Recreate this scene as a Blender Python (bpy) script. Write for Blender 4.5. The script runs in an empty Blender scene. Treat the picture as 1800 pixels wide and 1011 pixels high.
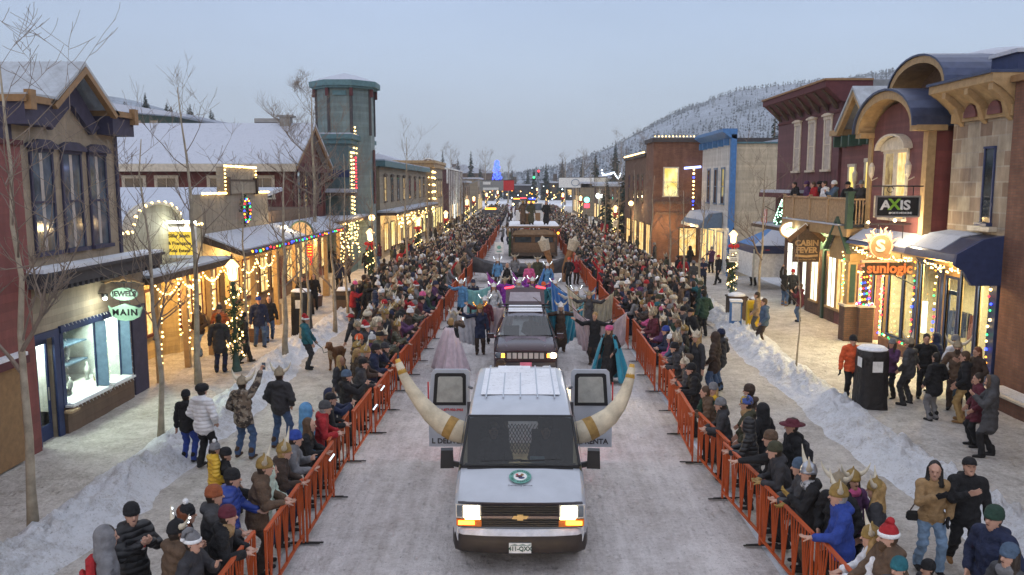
import bpy, math, random
import numpy as np
from mathutils import Vector, Matrix, Euler
R = math.radians
random.seed(7)
SC = bpy.context.scene
COL = SC.collection

# ------------------------------------------------------------------ camera
CAM_H, FPX, HORIZON, VANISH = 5.8, 1430.0, 325.0, 915.0       # drone height, focal length in photo pixels
TILT = math.atan((505.5 - HORIZON) / FPX)
YAW = math.atan((VANISH - 900) / FPX)
cd = bpy.data.cameras.new('camera'); cam = bpy.data.objects.new('camera', cd); COL.objects.link(cam)
cd.sensor_width = 36; cd.lens = FPX / 1800 * 36; cd.clip_end = 6000; cd.clip_start = .1
cam.location = (0, 0, CAM_H); cam.rotation_euler = (math.pi / 2 - TILT, 0, YAW)
SC.camera = cam

# ------------------------------------------------------------------ dusk sky, weak overcast sun, exposure
SUN_EL, SUN_ROT = R(7), R(200)
w = bpy.data.worlds.new('World'); SC.world = w; w.use_nodes = True
nt = w.node_tree; nt.nodes.clear()
sky = nt.nodes.new('ShaderNodeTexSky'); sky.sky_type = 'NISHITA'; sky.sun_disc = False
sky.sun_elevation = SUN_EL; sky.sun_rotation = SUN_ROT; sky.air_density = 1.0; sky.dust_density = 3.0; sky.ozone_density = 2.0
bg1 = nt.nodes.new('ShaderNodeBackground'); bg1.inputs[1].default_value = 0.05
bg2 = nt.nodes.new('ShaderNodeBackground'); bg2.inputs[1].default_value = 1.0
tc = nt.nodes.new('ShaderNodeTexCoord'); sx = nt.nodes.new('ShaderNodeSeparateXYZ')
rp = nt.nodes.new('ShaderNodeValToRGB')
# an overcast dome: pale at the horizon, bluish low down, brightest overhead
rp.color_ramp.elements[0].position = 0.0; rp.color_ramp.elements[0].color = (.395, .46, .57, 1)
rp.color_ramp.elements[1].position = 0.24; rp.color_ramp.elements[1].color = (.335, .405, .575, 1)
e3 = rp.color_ramp.elements.new(.65); e3.color = (.78, .81, .93, 1)
nt.links.new(tc.outputs['Generated'], sx.inputs[0]); nt.links.new(sx.outputs[2], rp.inputs[0])
nz = nt.nodes.new('ShaderNodeTexNoise'); nz.inputs['Scale'].default_value = 1.6; nz.inputs['Detail'].default_value = 4
mp = nt.nodes.new('ShaderNodeMapping'); mp.inputs['Scale'].default_value = (1, 1, 4)
nt.links.new(tc.outputs['Generated'], mp.inputs[0]); nt.links.new(mp.outputs[0], nz.inputs['Vector'])
mr = nt.nodes.new('ShaderNodeMapRange'); mr.inputs[1].default_value = .3; mr.inputs[2].default_value = .7
mr.inputs[3].default_value = .90; mr.inputs[4].default_value = 1.10
nt.links.new(nz.outputs['Fac'], mr.inputs[0])
ml = nt.nodes.new('ShaderNodeMix'); ml.data_type = 'RGBA'; ml.blend_type = 'MULTIPLY'; ml.inputs[0].default_value = 1
nt.links.new(rp.outputs[0], ml.inputs[6]); nt.links.new(mr.outputs[0], ml.inputs[7])
nt.links.new(ml.outputs[2], bg2.inputs[0]); nt.links.new(sky.outputs[0], bg1.inputs[0])
ad = nt.nodes.new('ShaderNodeAddShader'); wo = nt.nodes.new('ShaderNodeOutputWorld')
nt.links.new(bg1.outputs[0], ad.inputs[0]); nt.links.new(bg2.outputs[0], ad.inputs[1]); nt.links.new(ad.outputs[0], wo.inputs[0])
sl = bpy.data.lights.new('sun', 'SUN'); sl.energy = .5; sl.angle = R(25); sl.color = (1, .93, .85)
so = bpy.data.objects.new('sun', sl); COL.objects.link(so)
so.rotation_euler = (R(90) - SUN_EL, 0, R(180) - SUN_ROT + R(180))
SC.view_settings.view_transform = 'Standard'; SC.view_settings.look = 'None'
SC.view_settings.exposure = 0.25; SC.view_settings.gamma = 1
SC.render.engine = 'CYCLES'
cy = SC.cycles
cy.use_denoising = True; cy.max_bounces = 5; cy.diffuse_bounces = 2; cy.glossy_bounces = 2; cy.transmission_bounces = 3
cy.transparent_max_bounces = 6; cy.caustics_reflective = False; cy.caustics_refractive = False; cy.sample_clamp_indirect = 4
cy.use_adaptive_sampling = True

# ------------------------------------------------------------------ pixel -> place on the ground (survey of the photograph)
def ray(px, py):
    x = (px - 900) / FPX; y = -(py - 505.5) / FPX
    fy = math.cos(TILT) + y * math.sin(TILT); fz = -math.sin(TILT) + y * math.cos(TILT)
    c, s = math.cos(YAW), math.sin(YAW)
    return (c * x - s * fy, s * x + c * fy, fz)
def gp(px, py, z=0.0):
    d = ray(px, py); t = (z - CAM_H) / d[2]
    return (d[0] * t, d[1] * t)

# ------------------------------------------------------------------ mesh helpers
class MB:
    def __init__(s): s.v = []; s.f = []; s.m = []
    def add(s, vs, fs, mat=0):
        b = len(s.v); s.v += [tuple(q) for q in vs]
        for f in fs: s.f.append(tuple(b + i for i in f)); s.m.append(mat)
        return s
    def box(s, x0, x1, y0, y1, z0, z1, mat=0):
        if x0 > x1: x0, x1 = x1, x0
        if y0 > y1: y0, y1 = y1, y0
        if z0 > z1: z0, z1 = z1, z0
        return s.add([(x0,y0,z0),(x1,y0,z0),(x1,y1,z0),(x0,y1,z0),(x0,y0,z1),(x1,y0,z1),(x1,y1,z1),(x0,y1,z1)],
                     [(3,2,1,0),(4,5,6,7),(0,1,5,4),(1,2,6,5),(2,3,7,6),(3,0,4,7)], mat)
    def obox(s, c, size, rot=(0,0,0), mat=0, taper=1.0):
        M = Euler(rot).to_matrix(); c = Vector(c); a, b, h = (q / 2 for q in size); t = taper
        P = [(-a,-b,-h),(a,-b,-h),(a,b,-h),(-a,b,-h),(-a*t,-b*t,h),(a*t,-b*t,h),(a*t,b*t,h),(-a*t,b*t,h)]
        return s.add([c + M @ Vector(p) for p in P], [(3,2,1,0),(4,5,6,7),(0,1,5,4),(1,2,6,5),(2,3,7,6),(3,0,4,7)], mat)
    def bar(s, a, b, w, h=None, mat=0):
        a, b = Vector(a), Vector(b); d = b - a; L = d.length
        if L < 1e-6: return s
        q = d.to_track_quat('Z', 'Y'); M = q.to_matrix(); h = h or w; c = (a + b) / 2
        P = [(x*w/2, y*h/2, z*L/2) for z in (-1,1) for x, y in ((-1,-1),(1,-1),(1,1),(-1,1))]
        return s.add([c + M @ Vector(p) for p in P], [(3,2,1,0),(4,5,6,7),(0,1,5,4),(1,2,6,5),(2,3,7,6),(3,0,4,7)], mat)
    def tube(s, pts, rad, n=6, mat=0, cap=True):
        pts = [Vector(p) for p in pts]
        if not hasattr(rad, '__len__'): rad = [rad] * len(pts)
        b = len(s.v); up = None
        for i, p in enumerate(pts):
            d = (pts[min(i+1, len(pts)-1)] - pts[max(i-1, 0)])
            d = d.normalized() if d.length > 1e-9 else Vector((0,0,1))
            if up is None: up = Vector((0,0,1)) if abs(d.z) < .9 else Vector((0,1,0))
            x = d.cross(up)
            x = x.normalized() if x.length > 1e-6 else d.orthogonal().normalized()
            y = d.cross(x).normalized(); up = -y if False else x.cross(d)
            for k in range(n):
                t = 2 * math.pi * k / n
                s.v.append(tuple(p + (x * math.cos(t) + y * math.sin(t)) * rad[i]))
        for i in range(len(pts) - 1):
            for k in range(n):
                k2 = (k + 1) % n
                s.f.append((b+i*n+k, b+(i+1)*n+k, b+(i+1)*n+k2, b+i*n+k2)); s.m.append(mat)
        if cap:
            s.f.append(tuple(b + k for k in range(n))); s.m.append(mat)
            e = b + (len(pts)-1)*n; s.f.append(tuple(e + k for k in reversed(range(n)))); s.m.append(mat)
        return s
    def lathe(s, prof, n=12, c=(0,0,0), mat=0, sx=1., sy=1.):
        b = len(s.v)
        for r, z in prof:
            for k in range(n):
                t = 2*math.pi*k/n; s.v.append((c[0]+r*sx*math.cos(t), c[1]+r*sy*math.sin(t), c[2]+z))
        for i in range(len(prof)-1):
            for k in range(n):
                k2 = (k+1) % n; s.f.append((b+i*n+k, b+i*n+k2, b+(i+1)*n+k2, b+(i+1)*n+k)); s.m.append(mat)
        s.f.append(tuple(b+k for k in reversed(range(n)))); s.m.append(mat)
        e = b+(len(prof)-1)*n; s.f.append(tuple(e+k for k in range(n))); s.m.append(mat)
        return s
    def ball(s, c, r, mat=0, n=8, rings=5):
        if not hasattr(r, '__len__'): r = (r, r, r)
        b = len(s.v); s.v.append((c[0], c[1], c[2]-r[2]))
        for i in range(1, rings):
            a = -math.pi/2 + math.pi*i/rings
            for k in range(n):
                t = 2*math.pi*k/n; s.v.append((c[0]+r[0]*math.cos(a)*math.cos(t), c[1]+r[1]*math.cos(a)*math.sin(t), c[2]+r[2]*math.sin(a)))
        top = len(s.v); s.v.append((c[0], c[1], c[2]+r[2]))
        for k in range(n):
            k2 = (k+1) % n
            s.f.append((b, b+1+k2, b+1+k)); s.m.append(mat)
            for i in range(rings-2):
                s.f.append((b+1+i*n+k, b+1+i*n+k2, b+1+(i+1)*n+k2, b+1+(i+1)*n+k)); s.m.append(mat)
            e = b+1+(rings-2)*n; s.f.append((e+k, e+k2, top)); s.m.append(mat)
        return s
    def prism(s, poly, axis, a0, a1, mat=0):
        """poly in the two other coordinates (in x,y,z order), extruded along axis 0/1/2 from a0 to a1"""
        n = len(poly)
        def put(p, a):
            q = list(p); q.insert(axis, a); return tuple(q)
        vs = [put(p, a0) for p in poly] + [put(p, a1) for p in poly]
        fs = [tuple(range(n))[::-1], tuple(range(n, 2*n))] + [(i, (i+1) % n, n+(i+1) % n, n+i) for i in range(n)]
        return s.add(vs, fs, mat)
    def build(s, name, mats, parent=None, smooth=False, world=False):
        me = bpy.data.meshes.new(name); me.from_pydata(s.v, [], s.f); me.update()
        if not isinstance(mats, (list, tuple)): mats = [mats]
        for m in mats: me.materials.append(m)
        if len(mats) > 1: me.polygons.foreach_set('material_index', s.m)
        if smooth: me.polygons.foreach_set('use_smooth', [True]*len(s.f))
        import bmesh
        bm = bmesh.new(); bm.from_mesh(me); bmesh.ops.recalc_face_normals(bm, faces=bm.faces); bm.to_mesh(me); bm.free()
        return link(name, me, parent, world)

def wloc(o):
    v = Vector((0,0,0))
    while o is not None: v += o.location; o = o.parent
    return v
def link(name, data, parent=None, world=False):
    o = bpy.data.objects.new(name, data); COL.objects.link(o)
    if parent is not None:
        o.parent = parent
        if world: o.location = -wloc(parent)
    return o
def tag(o, label=None, cat=None, group=None, kind=None):
    if label: o['label'] = label
    if cat: o['category'] = cat
    if group: o['group'] = group
    if kind: o['kind'] = kind
    return o
def thing(name, label, cat, loc=(0,0,0), rz=0., group=None):
    o = bpy.data.objects.new(name, None); COL.objects.link(o); o.empty_display_size = .2
    o.location = loc; o.rotation_euler = (0, 0, rz)
    return tag(o, label, cat, group)
KIDS = {}
def copy_tree(o, parent=None, kids=None):
    c = o.copy(); COL.objects.link(c); c.parent = parent
    for ch in (o.children if kids is None else kids): copy_tree(ch, c)
    return c
class Fac:
    """a wall plane: u along it, d outward, z up. side L: faces +x, R: faces -x, S: faces the camera (-y)"""
    def __init__(s, side, at): s.side = side; s.at = at
    def p(s, u, d, z):
        return (s.at + d, u, z) if s.side == 'L' else (s.at - d, u, z) if s.side == 'R' else (u, s.at - d, z)
    def box(s, mb, u0, u1, d0, d1, z0, z1, mat=0):
        a = s.p(u0, d0, z0); b = s.p(u1, d1, z1)
        return mb.box(a[0], b[0], a[1], b[1], a[2], b[2], mat)
    def poly(s, mb, pts, d0, d1, mat=0):       # pts in (u, z)
        n = len(pts); vs = [s.p(u, d0, z) for u, z in pts] + [s.p(u, d1, z) for u, z in pts]
        return mb.add(vs, [tuple(range(n))[::-1], tuple(range(n, 2*n))] + [(i, (i+1) % n, n+(i+1) % n, n+i) for i in range(n)], mat)

# ------------------------------------------------------------------ materials (all node based)
def newmat(name):
    m = bpy.data.materials.new(name); m.use_nodes = True; n = m.node_tree.nodes
    return m, m.node_tree, n['Principled BSDF']
def col4(c): return (c[0], c[1], c[2], 1)
def nmix(t, fac, a, b, blend='MIX'):
    x = t.nodes.new('ShaderNodeMix'); x.data_type = 'RGBA'; x.blend_type = blend
    for i, v in ((0, fac), (6, a), (7, b)):
        if hasattr(v, 'is_linked') or hasattr(v, 'links'): t.links.new(v, x.inputs[i])
        else: x.inputs[i].default_value = v if i == 0 else col4(v)
    return x.outputs[2]
def nmath(t, op, a, b=0.):
    x = t.nodes.new('ShaderNodeMath'); x.operation = op
    for i, v in ((0, a), (1, b)):
        if hasattr(v, 'links'): t.links.new(v, x.inputs[i])
        else: x.inputs[i].default_value = v
    return x.outputs[0]
def nnoise(t, vec, scale, detail=4, rough=.6):
    x = t.nodes.new('ShaderNodeTexNoise'); x.inputs['Scale'].default_value = scale
    x.inputs['Detail'].default_value = detail; x.inputs['Roughness'].default_value = rough
    t.links.new(vec, x.inputs['Vector']); return x.outputs['Fac']
def nramp(t, fac, p0, p1, c0=(0,0,0), c1=(1,1,1)):
    x = t.nodes.new('ShaderNodeValToRGB'); e = x.color_ramp.elements
    e[0].position = p0; e[1].position = p1; e[0].color = col4(c0); e[1].color = col4(c1)
    t.links.new(fac, x.inputs[0]); return x.outputs[0]
def nbump(t, h, strength=.3, dist=.02):
    x = t.nodes.new('ShaderNodeBump'); x.inputs['Strength'].default_value = strength; x.inputs['Distance'].default_value = dist
    t.links.new(h, x.inputs['Height']); return x.outputs[0]
def npos(t): return t.nodes.new('ShaderNodeNewGeometry').outputs['Position']
def nobj(t): return t.nodes.new('ShaderNodeTexCoord').outputs['Object']
def nmap(t, vec, scale):
    x = t.nodes.new('ShaderNodeMapping'); x.inputs['Scale'].default_value = scale; t.links.new(vec, x.inputs[0]); return x.outputs[0]
def dim(c, k): return tuple(min(1, q*k) for q in c)
def plain(name, c, rough=.75, var=.18, scale=6., bump=.15, bscale=60., metal=0., obj=False, bd=.01, coat=0.):
    m, t, b = newmat(name); v = nobj(t) if obj else npos(t)
    t.links.new(nmix(t, nramp(t, nnoise(t, v, scale), .3, .7), dim(c, 1-var), dim(c, 1+var)), b.inputs['Base Color'])
    b.inputs['Roughness'].default_value = rough; b.inputs['Metallic'].default_value = metal
    b.inputs['Coat Weight'].default_value = coat
    b.inputs['Specular IOR Level'].default_value = .35
    if bump: t.links.new(nbump(t, nnoise(t, v, bscale, 3), bump, bd), b.inputs['Normal'])
    return m
def weather(t, v, c):
    """rain streaks and grime with shapes of their own"""
    s = nramp(t, nnoise(t, nmap(t, v, (2.2, 2.2, .35)), 1.5, 6, .75), .35, .68, (.74,.72,.70), (1.1,1.1,1.1)); return nmix(t, 1., c, s, 'MULTIPLY')
def siding(name, c, board=.15, var=.16, vert=False, rough=.7):
    m, t, b = newmat(name); v = npos(t); s = t.nodes.new('ShaderNodeSeparateXYZ'); t.links.new(v, s.inputs[0])
    ax = nmath(t, 'ADD', s.outputs[0], s.outputs[1]) if vert else s.outputs[2]
    q = nmath(t, 'DIVIDE', ax, board); fr = nmath(t, 'FRACT', q)
    wn = t.nodes.new('ShaderNodeTexWhiteNoise'); wn.noise_dimensions = '1D'; t.links.new(nmath(t, 'FLOOR', q), wn.inputs['W'])
    grain = nnoise(t, nmap(t, v, (.6,.6,.6) if not vert else (1,1,.3)), 7, 5)
    f = nmath(t, 'ADD', nmath(t, 'MULTIPLY', wn.outputs['Value'], .45), nmath(t, 'MULTIPLY', grain, .55))
    t.links.new(weather(t, v, nmix(t, nramp(t, f, .2, .8), dim(c, 1-var), dim(c, 1+var))), b.inputs['Base Color'])
    h = nmath(t, 'SUBTRACT', 1., fr) if not vert else nmath(t, 'GREATER_THAN', fr, .1)
    t.links.new(nbump(t, h, .9, .03), b.inputs['Normal']); b.inputs['Roughness'].default_value = rough
    return m
def brick(name, c1, c2, mortar, bw=.22, bh=.075, ms=.012, rough=.85):
    m, t, b = newmat(name); v = npos(t); s = t.nodes.new('ShaderNodeSeparateXYZ'); t.links.new(v, s.inputs[0])
    cb = t.nodes.new('ShaderNodeCombineXYZ'); t.links.new(nmath(t, 'ADD', s.outputs[0], s.outputs[1]), cb.inputs[0]); t.links.new(s.outputs[2], cb.inputs[1])
    k = t.nodes.new('ShaderNodeTexBrick'); t.links.new(cb.outputs[0], k.inputs['Vector'])
    k.inputs['Color1'].default_value = col4(c1); k.inputs['Color2'].default_value = col4(c2); k.inputs['Mortar'].default_value = col4(mortar)
    k.inputs['Scale'].default_value = 1; k.inputs['Mortar Size'].default_value = ms; k.inputs['Brick Width'].default_value = bw; k.inputs['Row Height'].default_value = bh
    k.inputs['Bias'].default_value = -.1
    t.links.new(weather(t, v, nmix(t, 1., k.outputs['Color'], nramp(t, nnoise(t, v, 2.2, 5), .25, .75, (.72,.72,.72), (1.2,1.2,1.2)), 'MULTIPLY')), b.inputs['Base Color'])
    t.links.new(nbump(t, nmath(t, 'SUBTRACT', 1., k.outputs['Fac']), .6, .015), b.inputs['Normal']); b.inputs['Roughness'].default_value = rough
    return m
def emit(name, c, strength, sampled=False):
    m = bpy.data.materials.new(name); m.use_nodes = True; t = m.node_tree; t.nodes.clear()
    e = t.nodes.new('ShaderNodeEmission'); e.inputs[0].default_value = col4(c); e.inputs[1].default_value = strength
    o = t.nodes.new('ShaderNodeOutputMaterial'); t.links.new(e.outputs[0], o.inputs[0])
    m.cycles.emission_sampling = 'AUTO' if sampled else 'NONE'
    return m
def litwin(name, c0, c1, strength, scale=2.5):
    """a lit window seen from the street: warm room behind glass, curtains and goods as soft patches"""
    m = bpy.data.materials.new(name); m.use_nodes = True; t = m.node_tree; b = t.nodes['Principled BSDF']; v = npos(t)
    f = nramp(t, nnoise(t, nmap(t, v, (1.6, 1.6, .9)), scale, 3), .35, .65)
    c = nmix(t, f, c0, c1); t.links.new(c, b.inputs['Emission Color']); b.inputs['Emission Strength'].default_value = strength
    b.inputs['Base Color'].default_value = (.03,.03,.03,1); b.inputs['Roughness'].default_value = .08
    m.cycles.emission_sampling = 'NONE'
    return m
def glass(name, tint=(.8,.85,.85), gloss=.12):
    m = bpy.data.materials.new(name); m.use_nodes = True; t = m.node_tree; t.nodes.clear()
    a = t.nodes.new('ShaderNodeBsdfTransparent'); a.inputs[0].default_value = col4(tint)
    g = t.nodes.new('ShaderNodeBsdfGlossy'); g.inputs['Roughness'].default_value = .03
    lw = t.nodes.new('ShaderNodeLayerWeight'); lw.inputs[0].default_value = .5
    x = t.nodes.new('ShaderNodeMixShader'); t.links.new(nmath(t, 'ADD', nmath(t, 'MULTIPLY', nmath(t, 'POWER', lw.outputs['Facing'], 4.), .55), gloss - .07), x.inputs[0])
    t.links.new(a.outputs[0], x.inputs[1]); t.links.new(g.outputs[0], x.inputs[2])
    o = t.nodes.new('ShaderNodeOutputMaterial'); t.links.new(x.outputs[0], o.inputs[0]); return m
def darkglass(name, c=(.02,.025,.03), rough=.06):
    m, t, b = newmat(name); v = npos(t)
    t.links.new(nmix(t, nramp(t, nnoise(t, v, 1.7, 3), .35, .65), c, dim(c, 2.6)), b.inputs['Base Color'])
    b.inputs['Roughness'].default_value = rough; b.inputs['Specular IOR Level'].default_value = .6; return m

def snowmat(name, clean=(.80,.82,.86), dirt=(.42,.38,.33), cover=.5, bump=.5, scale=1.0, tracks=False, obj=False):
    m, t, b = newmat(name); v = nobj(t) if obj else npos(t)
    big = nnoise(t, v, .35*scale, 3); mid = nnoise(t, v, 2.2*scale, 8, .75); fine = nnoise(t, v, 13*scale, 5, .8)
    f = nmath(t, 'ADD', nmath(t, 'MULTIPLY', big, .25), nmath(t, 'MULTIPLY', mid, .4))
    f = nmath(t, 'ADD', f, nmath(t, 'MULTIPLY', fine, .35))
    h = nmath(t, 'ADD', nmath(t, 'MULTIPLY', mid, 1.), nmath(t, 'MULTIPLY', fine, .6))
    if tracks:                                     # packed wheel tracks run along the street
        tr = nnoise(t, nmap(t, v, (1.3, .07, 1)), 1.0, 4, .65); tr2 = nnoise(t, nmap(t, v, (7, .8, 1)), 1.0, 4, .7)
        sp_ = t.nodes.new('ShaderNodeSeparateXYZ'); t.links.new(v, sp_.inputs[0]); wob_ = nmath(t, 'ADD', sp_.outputs[0], nmath(t, 'MULTIPLY', nnoise(t, nmap(t, v, (.2,.09,1)), 1., 2), .9))
        tr = nmath(t, 'ADD', tr, nmath(t, 'MULTIPLY', nmath(t, 'SINE', nmath(t, 'MULTIPLY', wob_, 3.9)), .09))
        f = nmath(t, 'ADD', nmath(t, 'MULTIPLY', f, .62), nmath(t, 'ADD', nmath(t, 'MULTIPLY', tr, .23), nmath(t, 'MULTIPLY', tr2, .15)))
        h = nmath(t, 'ADD', h, nmath(t, 'MULTIPLY', tr2, .6))
    c = nmix(t, nramp(t, f, cover-.10, cover+.10), dirt, clean)
    sp = nramp(t, nnoise(t, v, 11*scale, 6, .9), .57, .64)          # crumbs of grit and leaf
    c = nmix(t, nmath(t, 'MULTIPLY', sp, .75), c, dim(dirt, .45))
    t.links.new(c, b.inputs['Base Color']); b.inputs['Roughness'].default_value = .85; b.inputs['Specular IOR Level'].default_value = .2
    if cover > .45:                                # boot prints and scuffs
        vo = t.nodes.new('ShaderNodeTexVoronoi'); vo.inputs['Scale'].default_value = 3.6; vo.inputs['Randomness'].default_value = 1
        t.links.new(nmap(t, v, (1.3, .8, 1)), vo.inputs['Vector']); h = nmath(t, 'ADD', h, nmath(t, 'MULTIPLY', nramp(t, vo.outputs['Distance'], .12, .3), .5))
    t.links.new(nbump(t, h, bump, .11), b.inputs['Normal']); return m

M = {}
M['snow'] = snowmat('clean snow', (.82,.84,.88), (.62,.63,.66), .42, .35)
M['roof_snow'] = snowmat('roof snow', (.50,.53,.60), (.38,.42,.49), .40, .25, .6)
M['road'] = snowmat('packed road snow', (.76,.72,.71), (.29,.25,.23), .46, .8, 1., True)
M['verge'] = snowmat('trodden verge snow', (.70,.66,.61), (.30,.26,.22), .46, .9, 1.3)
M['walk'] = snowmat('trodden pavement snow', (.70,.66,.61), (.29,.25,.205), .46, .9, 1.1)
M['ridge'] = snowmat('ploughed snow', (.88,.89,.92), (.40,.36,.31), .42, 1., 1.4)
M['tan'] = siding('tan clapboard', (.34,.27,.19)); M['tan2'] = siding('grey tan clapboard', (.30,.25,.18), .17)
M['yellow'] = siding('ochre yellow clapboard', (.48,.36,.17), .16); M['pale'] = siding('pale yellow clapboard', (.47,.44,.32), .15)
M['redside'] = siding('red clapboard', (.20,.052,.045), .18); M['burg'] = siding('burgundy clapboard', (.125,.043,.05), .14)
M['burg2'] = siding('rose burgundy clapboard', (.185,.066,.06), .11)
M['burgv'] = siding('weathered burgundy boards', (.115,.038,.05), .16, .3, True)
M['cream'] = siding('cream clapboard', (.56,.48,.34), .16); M['white'] = siding('white clapboard', (.60,.60,.58), .16)
M['teal'] = siding('teal clapboard', (.165,.225,.225), .17); M['teal2'] = siding('blue green clapboard', (.095,.155,.165), .17)
M['olive'] = siding('olive tan clapboard', (.27,.215,.14), .17); M['brownside'] = siding('brown boards', (.15,.095,.06), .2)
M['redbrick'] = brick('dull red brick', (.20,.055,.05), (.16,.045,.042), (.17,.07,.06)); M['brownbrick'] = brick('brown brick', (.23,.105,.065), (.17,.075,.05), (.16,.09,.065))
M['darkbrick'] = brick('old dark brick', (.17,.085,.055), (.11,.06,.045), (.10,.07,.055))
M['stone'] = brick('sandstone blocks', (.42,.36,.27), (.24,.16,.11), (.40,.35,.28), .62, .42, .022)
M['purple'] = plain('dusky purple paint', (.055,.05,.085)); M['navy'] = plain('dark blue paint', (.03,.045,.12), .5)
M['slate'] = plain('slate blue paint', (.13,.20,.30), .5); M['blue'] = plain('bright blue paint', (.07,.20,.45), .5)
M['orange'] = plain('ochre paint', (.27,.155,.07), .6); M['gold'] = plain('golden tan paint', (.38,.255,.125), .6)
M['creamp'] = plain('cream paint', (.58,.52,.42), .6); M['whitep'] = plain('white paint', (.75,.75,.73), .5)
M['green'] = plain('dark green paint', (.035,.075,.06), .5); M['black'] = plain('black paint', (.015,.015,.017), .45)
M['wood'] = plain('brown timber', (.17,.10,.055), .75, .3, 9); M['lumber'] = plain('light deck timber', (.42,.29,.17), .75, .25, 9)
M['dkwood'] = plain('dark timber', (.075,.05,.035), .75, .3, 9); M['grey'] = plain('grey metal', (.25,.26,.27), .5, .15, 5, .1, 50, .5)
M['dark'] = plain('dark eaves paint', (.06,.055,.06)); M['maroon'] = plain('dark maroon paint', (.10,.03,.035))
M['tealp'] = plain('teal paint', (.10,.19,.21)); M['shingle'] = brick('grey shingles', (.20,.20,.22), (.12,.12,.13), (.06,.06,.06), .3, .2, .02)
M['steelroof'] = siding('ribbed steel roof', (.38,.42,.47), .3, .08, True, .4); M['blueroof'] = plain('blue steel roof', (.055,.07,.13), .35, .2, 4, .1, 40, .4)
M['pane'] = darkglass('dark window glass'); M['pane2'] = darkglass('blue grey window glass', (.045,.06,.08))
M['glass'] = glass('clear shop glass'); M['curtain'] = plain('pale curtain', (.45,.40,.36), .9)
M['litwarm'] = litwin('lit warm window', (.9,.45,.09), (1,.78,.36), 1.1); M['litdim'] = litwin('dim lit window', (.25,.14,.05), (.75,.55,.22), .6)
M['lityellow'] = litwin('bright yellow window', (.85,.6,.12), (1,.9,.45), 1.2, 1.2); M['litwhite'] = litwin('white lit window', (.7,.8,.62), (1,1,.9), 1.8, 4)
M['bulb'] = emit('warm bulb', (1,.66,.22), 7); M['bulbw'] = emit('white bulb', (.75,.88,1), 5); M['bulbb'] = emit('blue bulb', (.03,.06,1), 6)
M['bulbr'] = emit('red bulb', (1,.03,.05), 4); M['bulbg'] = emit('green bulb', (.05,1,.25), 3); M['bulbo'] = emit('orange bulb', (1,.35,.03), 5)
M['lantern'] = emit('lantern glass', (1,.62,.26), 5.); M['lampw'] = emit('white lamp', (.9,1,.85), 14)
M['head'] = emit('headlamp', (1,.80,.42), 16); M['amber'] = emit('amber lamp', (1,.33,.03), 7); M['tail'] = emit('tail lamp', (1,.04,.06), 5)
M['screen'] = emit('phone screen', (.75,.9,1), 1.8)
M['needles'] = plain('green garland needles', (.028,.062,.03), .8, .4, 30)
M['redbow'] = plain('red ribbon', (.55,.02,.025), .55); M['bark'] = plain('pale aspen bark', (.34,.29,.215), .85, .3, 5, .4, 25)
M['twig'] = plain('brown twigs', (.21,.165,.13), .9); M['fir'] = plain('fir needles', (.028,.045,.035), .9, .4, 3)
M['fence'] = plain('orange barrier paint', (.46,.082,.018), .5, .15, 4); M['rubber'] = plain('black rubber', (.015,.015,.015), .8, .2, 8, .2, 40)
M['steel'] = plain('bright steel', (.55,.56,.57), .3, .1, 8, .05, 40, .9)
BULBS = [M['bulbr'], M['bulbg'], M['bulbb'], M['bulbo'], M['bulb']]
# ================================================================== SETTING
def noise2(x, y, seed=0, octaves=4):
    """smooth value noise on numpy arrays"""
    out = 0; amp = 1.; fr = 1.; tot = 0
    for o in range(octaves):
        xs, ys = x*fr, y*fr; xi, yi = np.floor(xs).astype(np.int64), np.floor(ys).astype(np.int64); xf, yf = xs-xi, ys-yi
        def h(a, b):
            n = (a*374761393 + b*668265263 + (seed+o)*974634777) & 0xffffffff
            n = ((n ^ (n >> 13))*1274126177) & 0xffffffff
            return ((n ^ (n >> 16)) & 0xffff)/65535.
        u, v = xf*xf*(3-2*xf), yf*yf*(3-2*yf)
        out = out + amp*((h(xi,yi)*(1-u)+h(xi+1,yi)*u)*(1-v)+(h(xi,yi+1)*(1-u)+h(xi+1,yi+1)*u)*v)
        tot += amp; amp *= .5; fr *= 2.03
    return out/tot
def grid_mesh(name, X, Y, Z, mat, smooth=True):
    ny, nx = X.shape; me = bpy.data.meshes.new(name)
    v = np.stack([X, Y, Z], -1).reshape(-1, 3).astype(np.float32)
    i = np.arange((ny-1)*(nx-1)); r, c = i//(nx-1), i % (nx-1); a = r*nx+c
    f = np.stack([a, a+1, a+nx+1, a+nx], -1).astype(np.int32)
    np_mesh(me, v, f, smooth); me.materials.append(mat)
    return link(name, me)
def np_mesh(me, v, f, smooth=True):
    n, k = f.shape
    me.vertices.add(len(v)); me.vertices.foreach_set('co', v.astype(np.float32).ravel())
    me.loops.add(n*k); me.loops.foreach_set('vertex_index', f.astype(np.int32).ravel())
    me.polygons.add(n); me.polygons.foreach_set('loop_start', np.arange(0, n*k, k, dtype=np.int32))
    me.polygons.foreach_set('use_smooth', np.full(n, smooth)); me.update(calc_edges=True)

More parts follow.
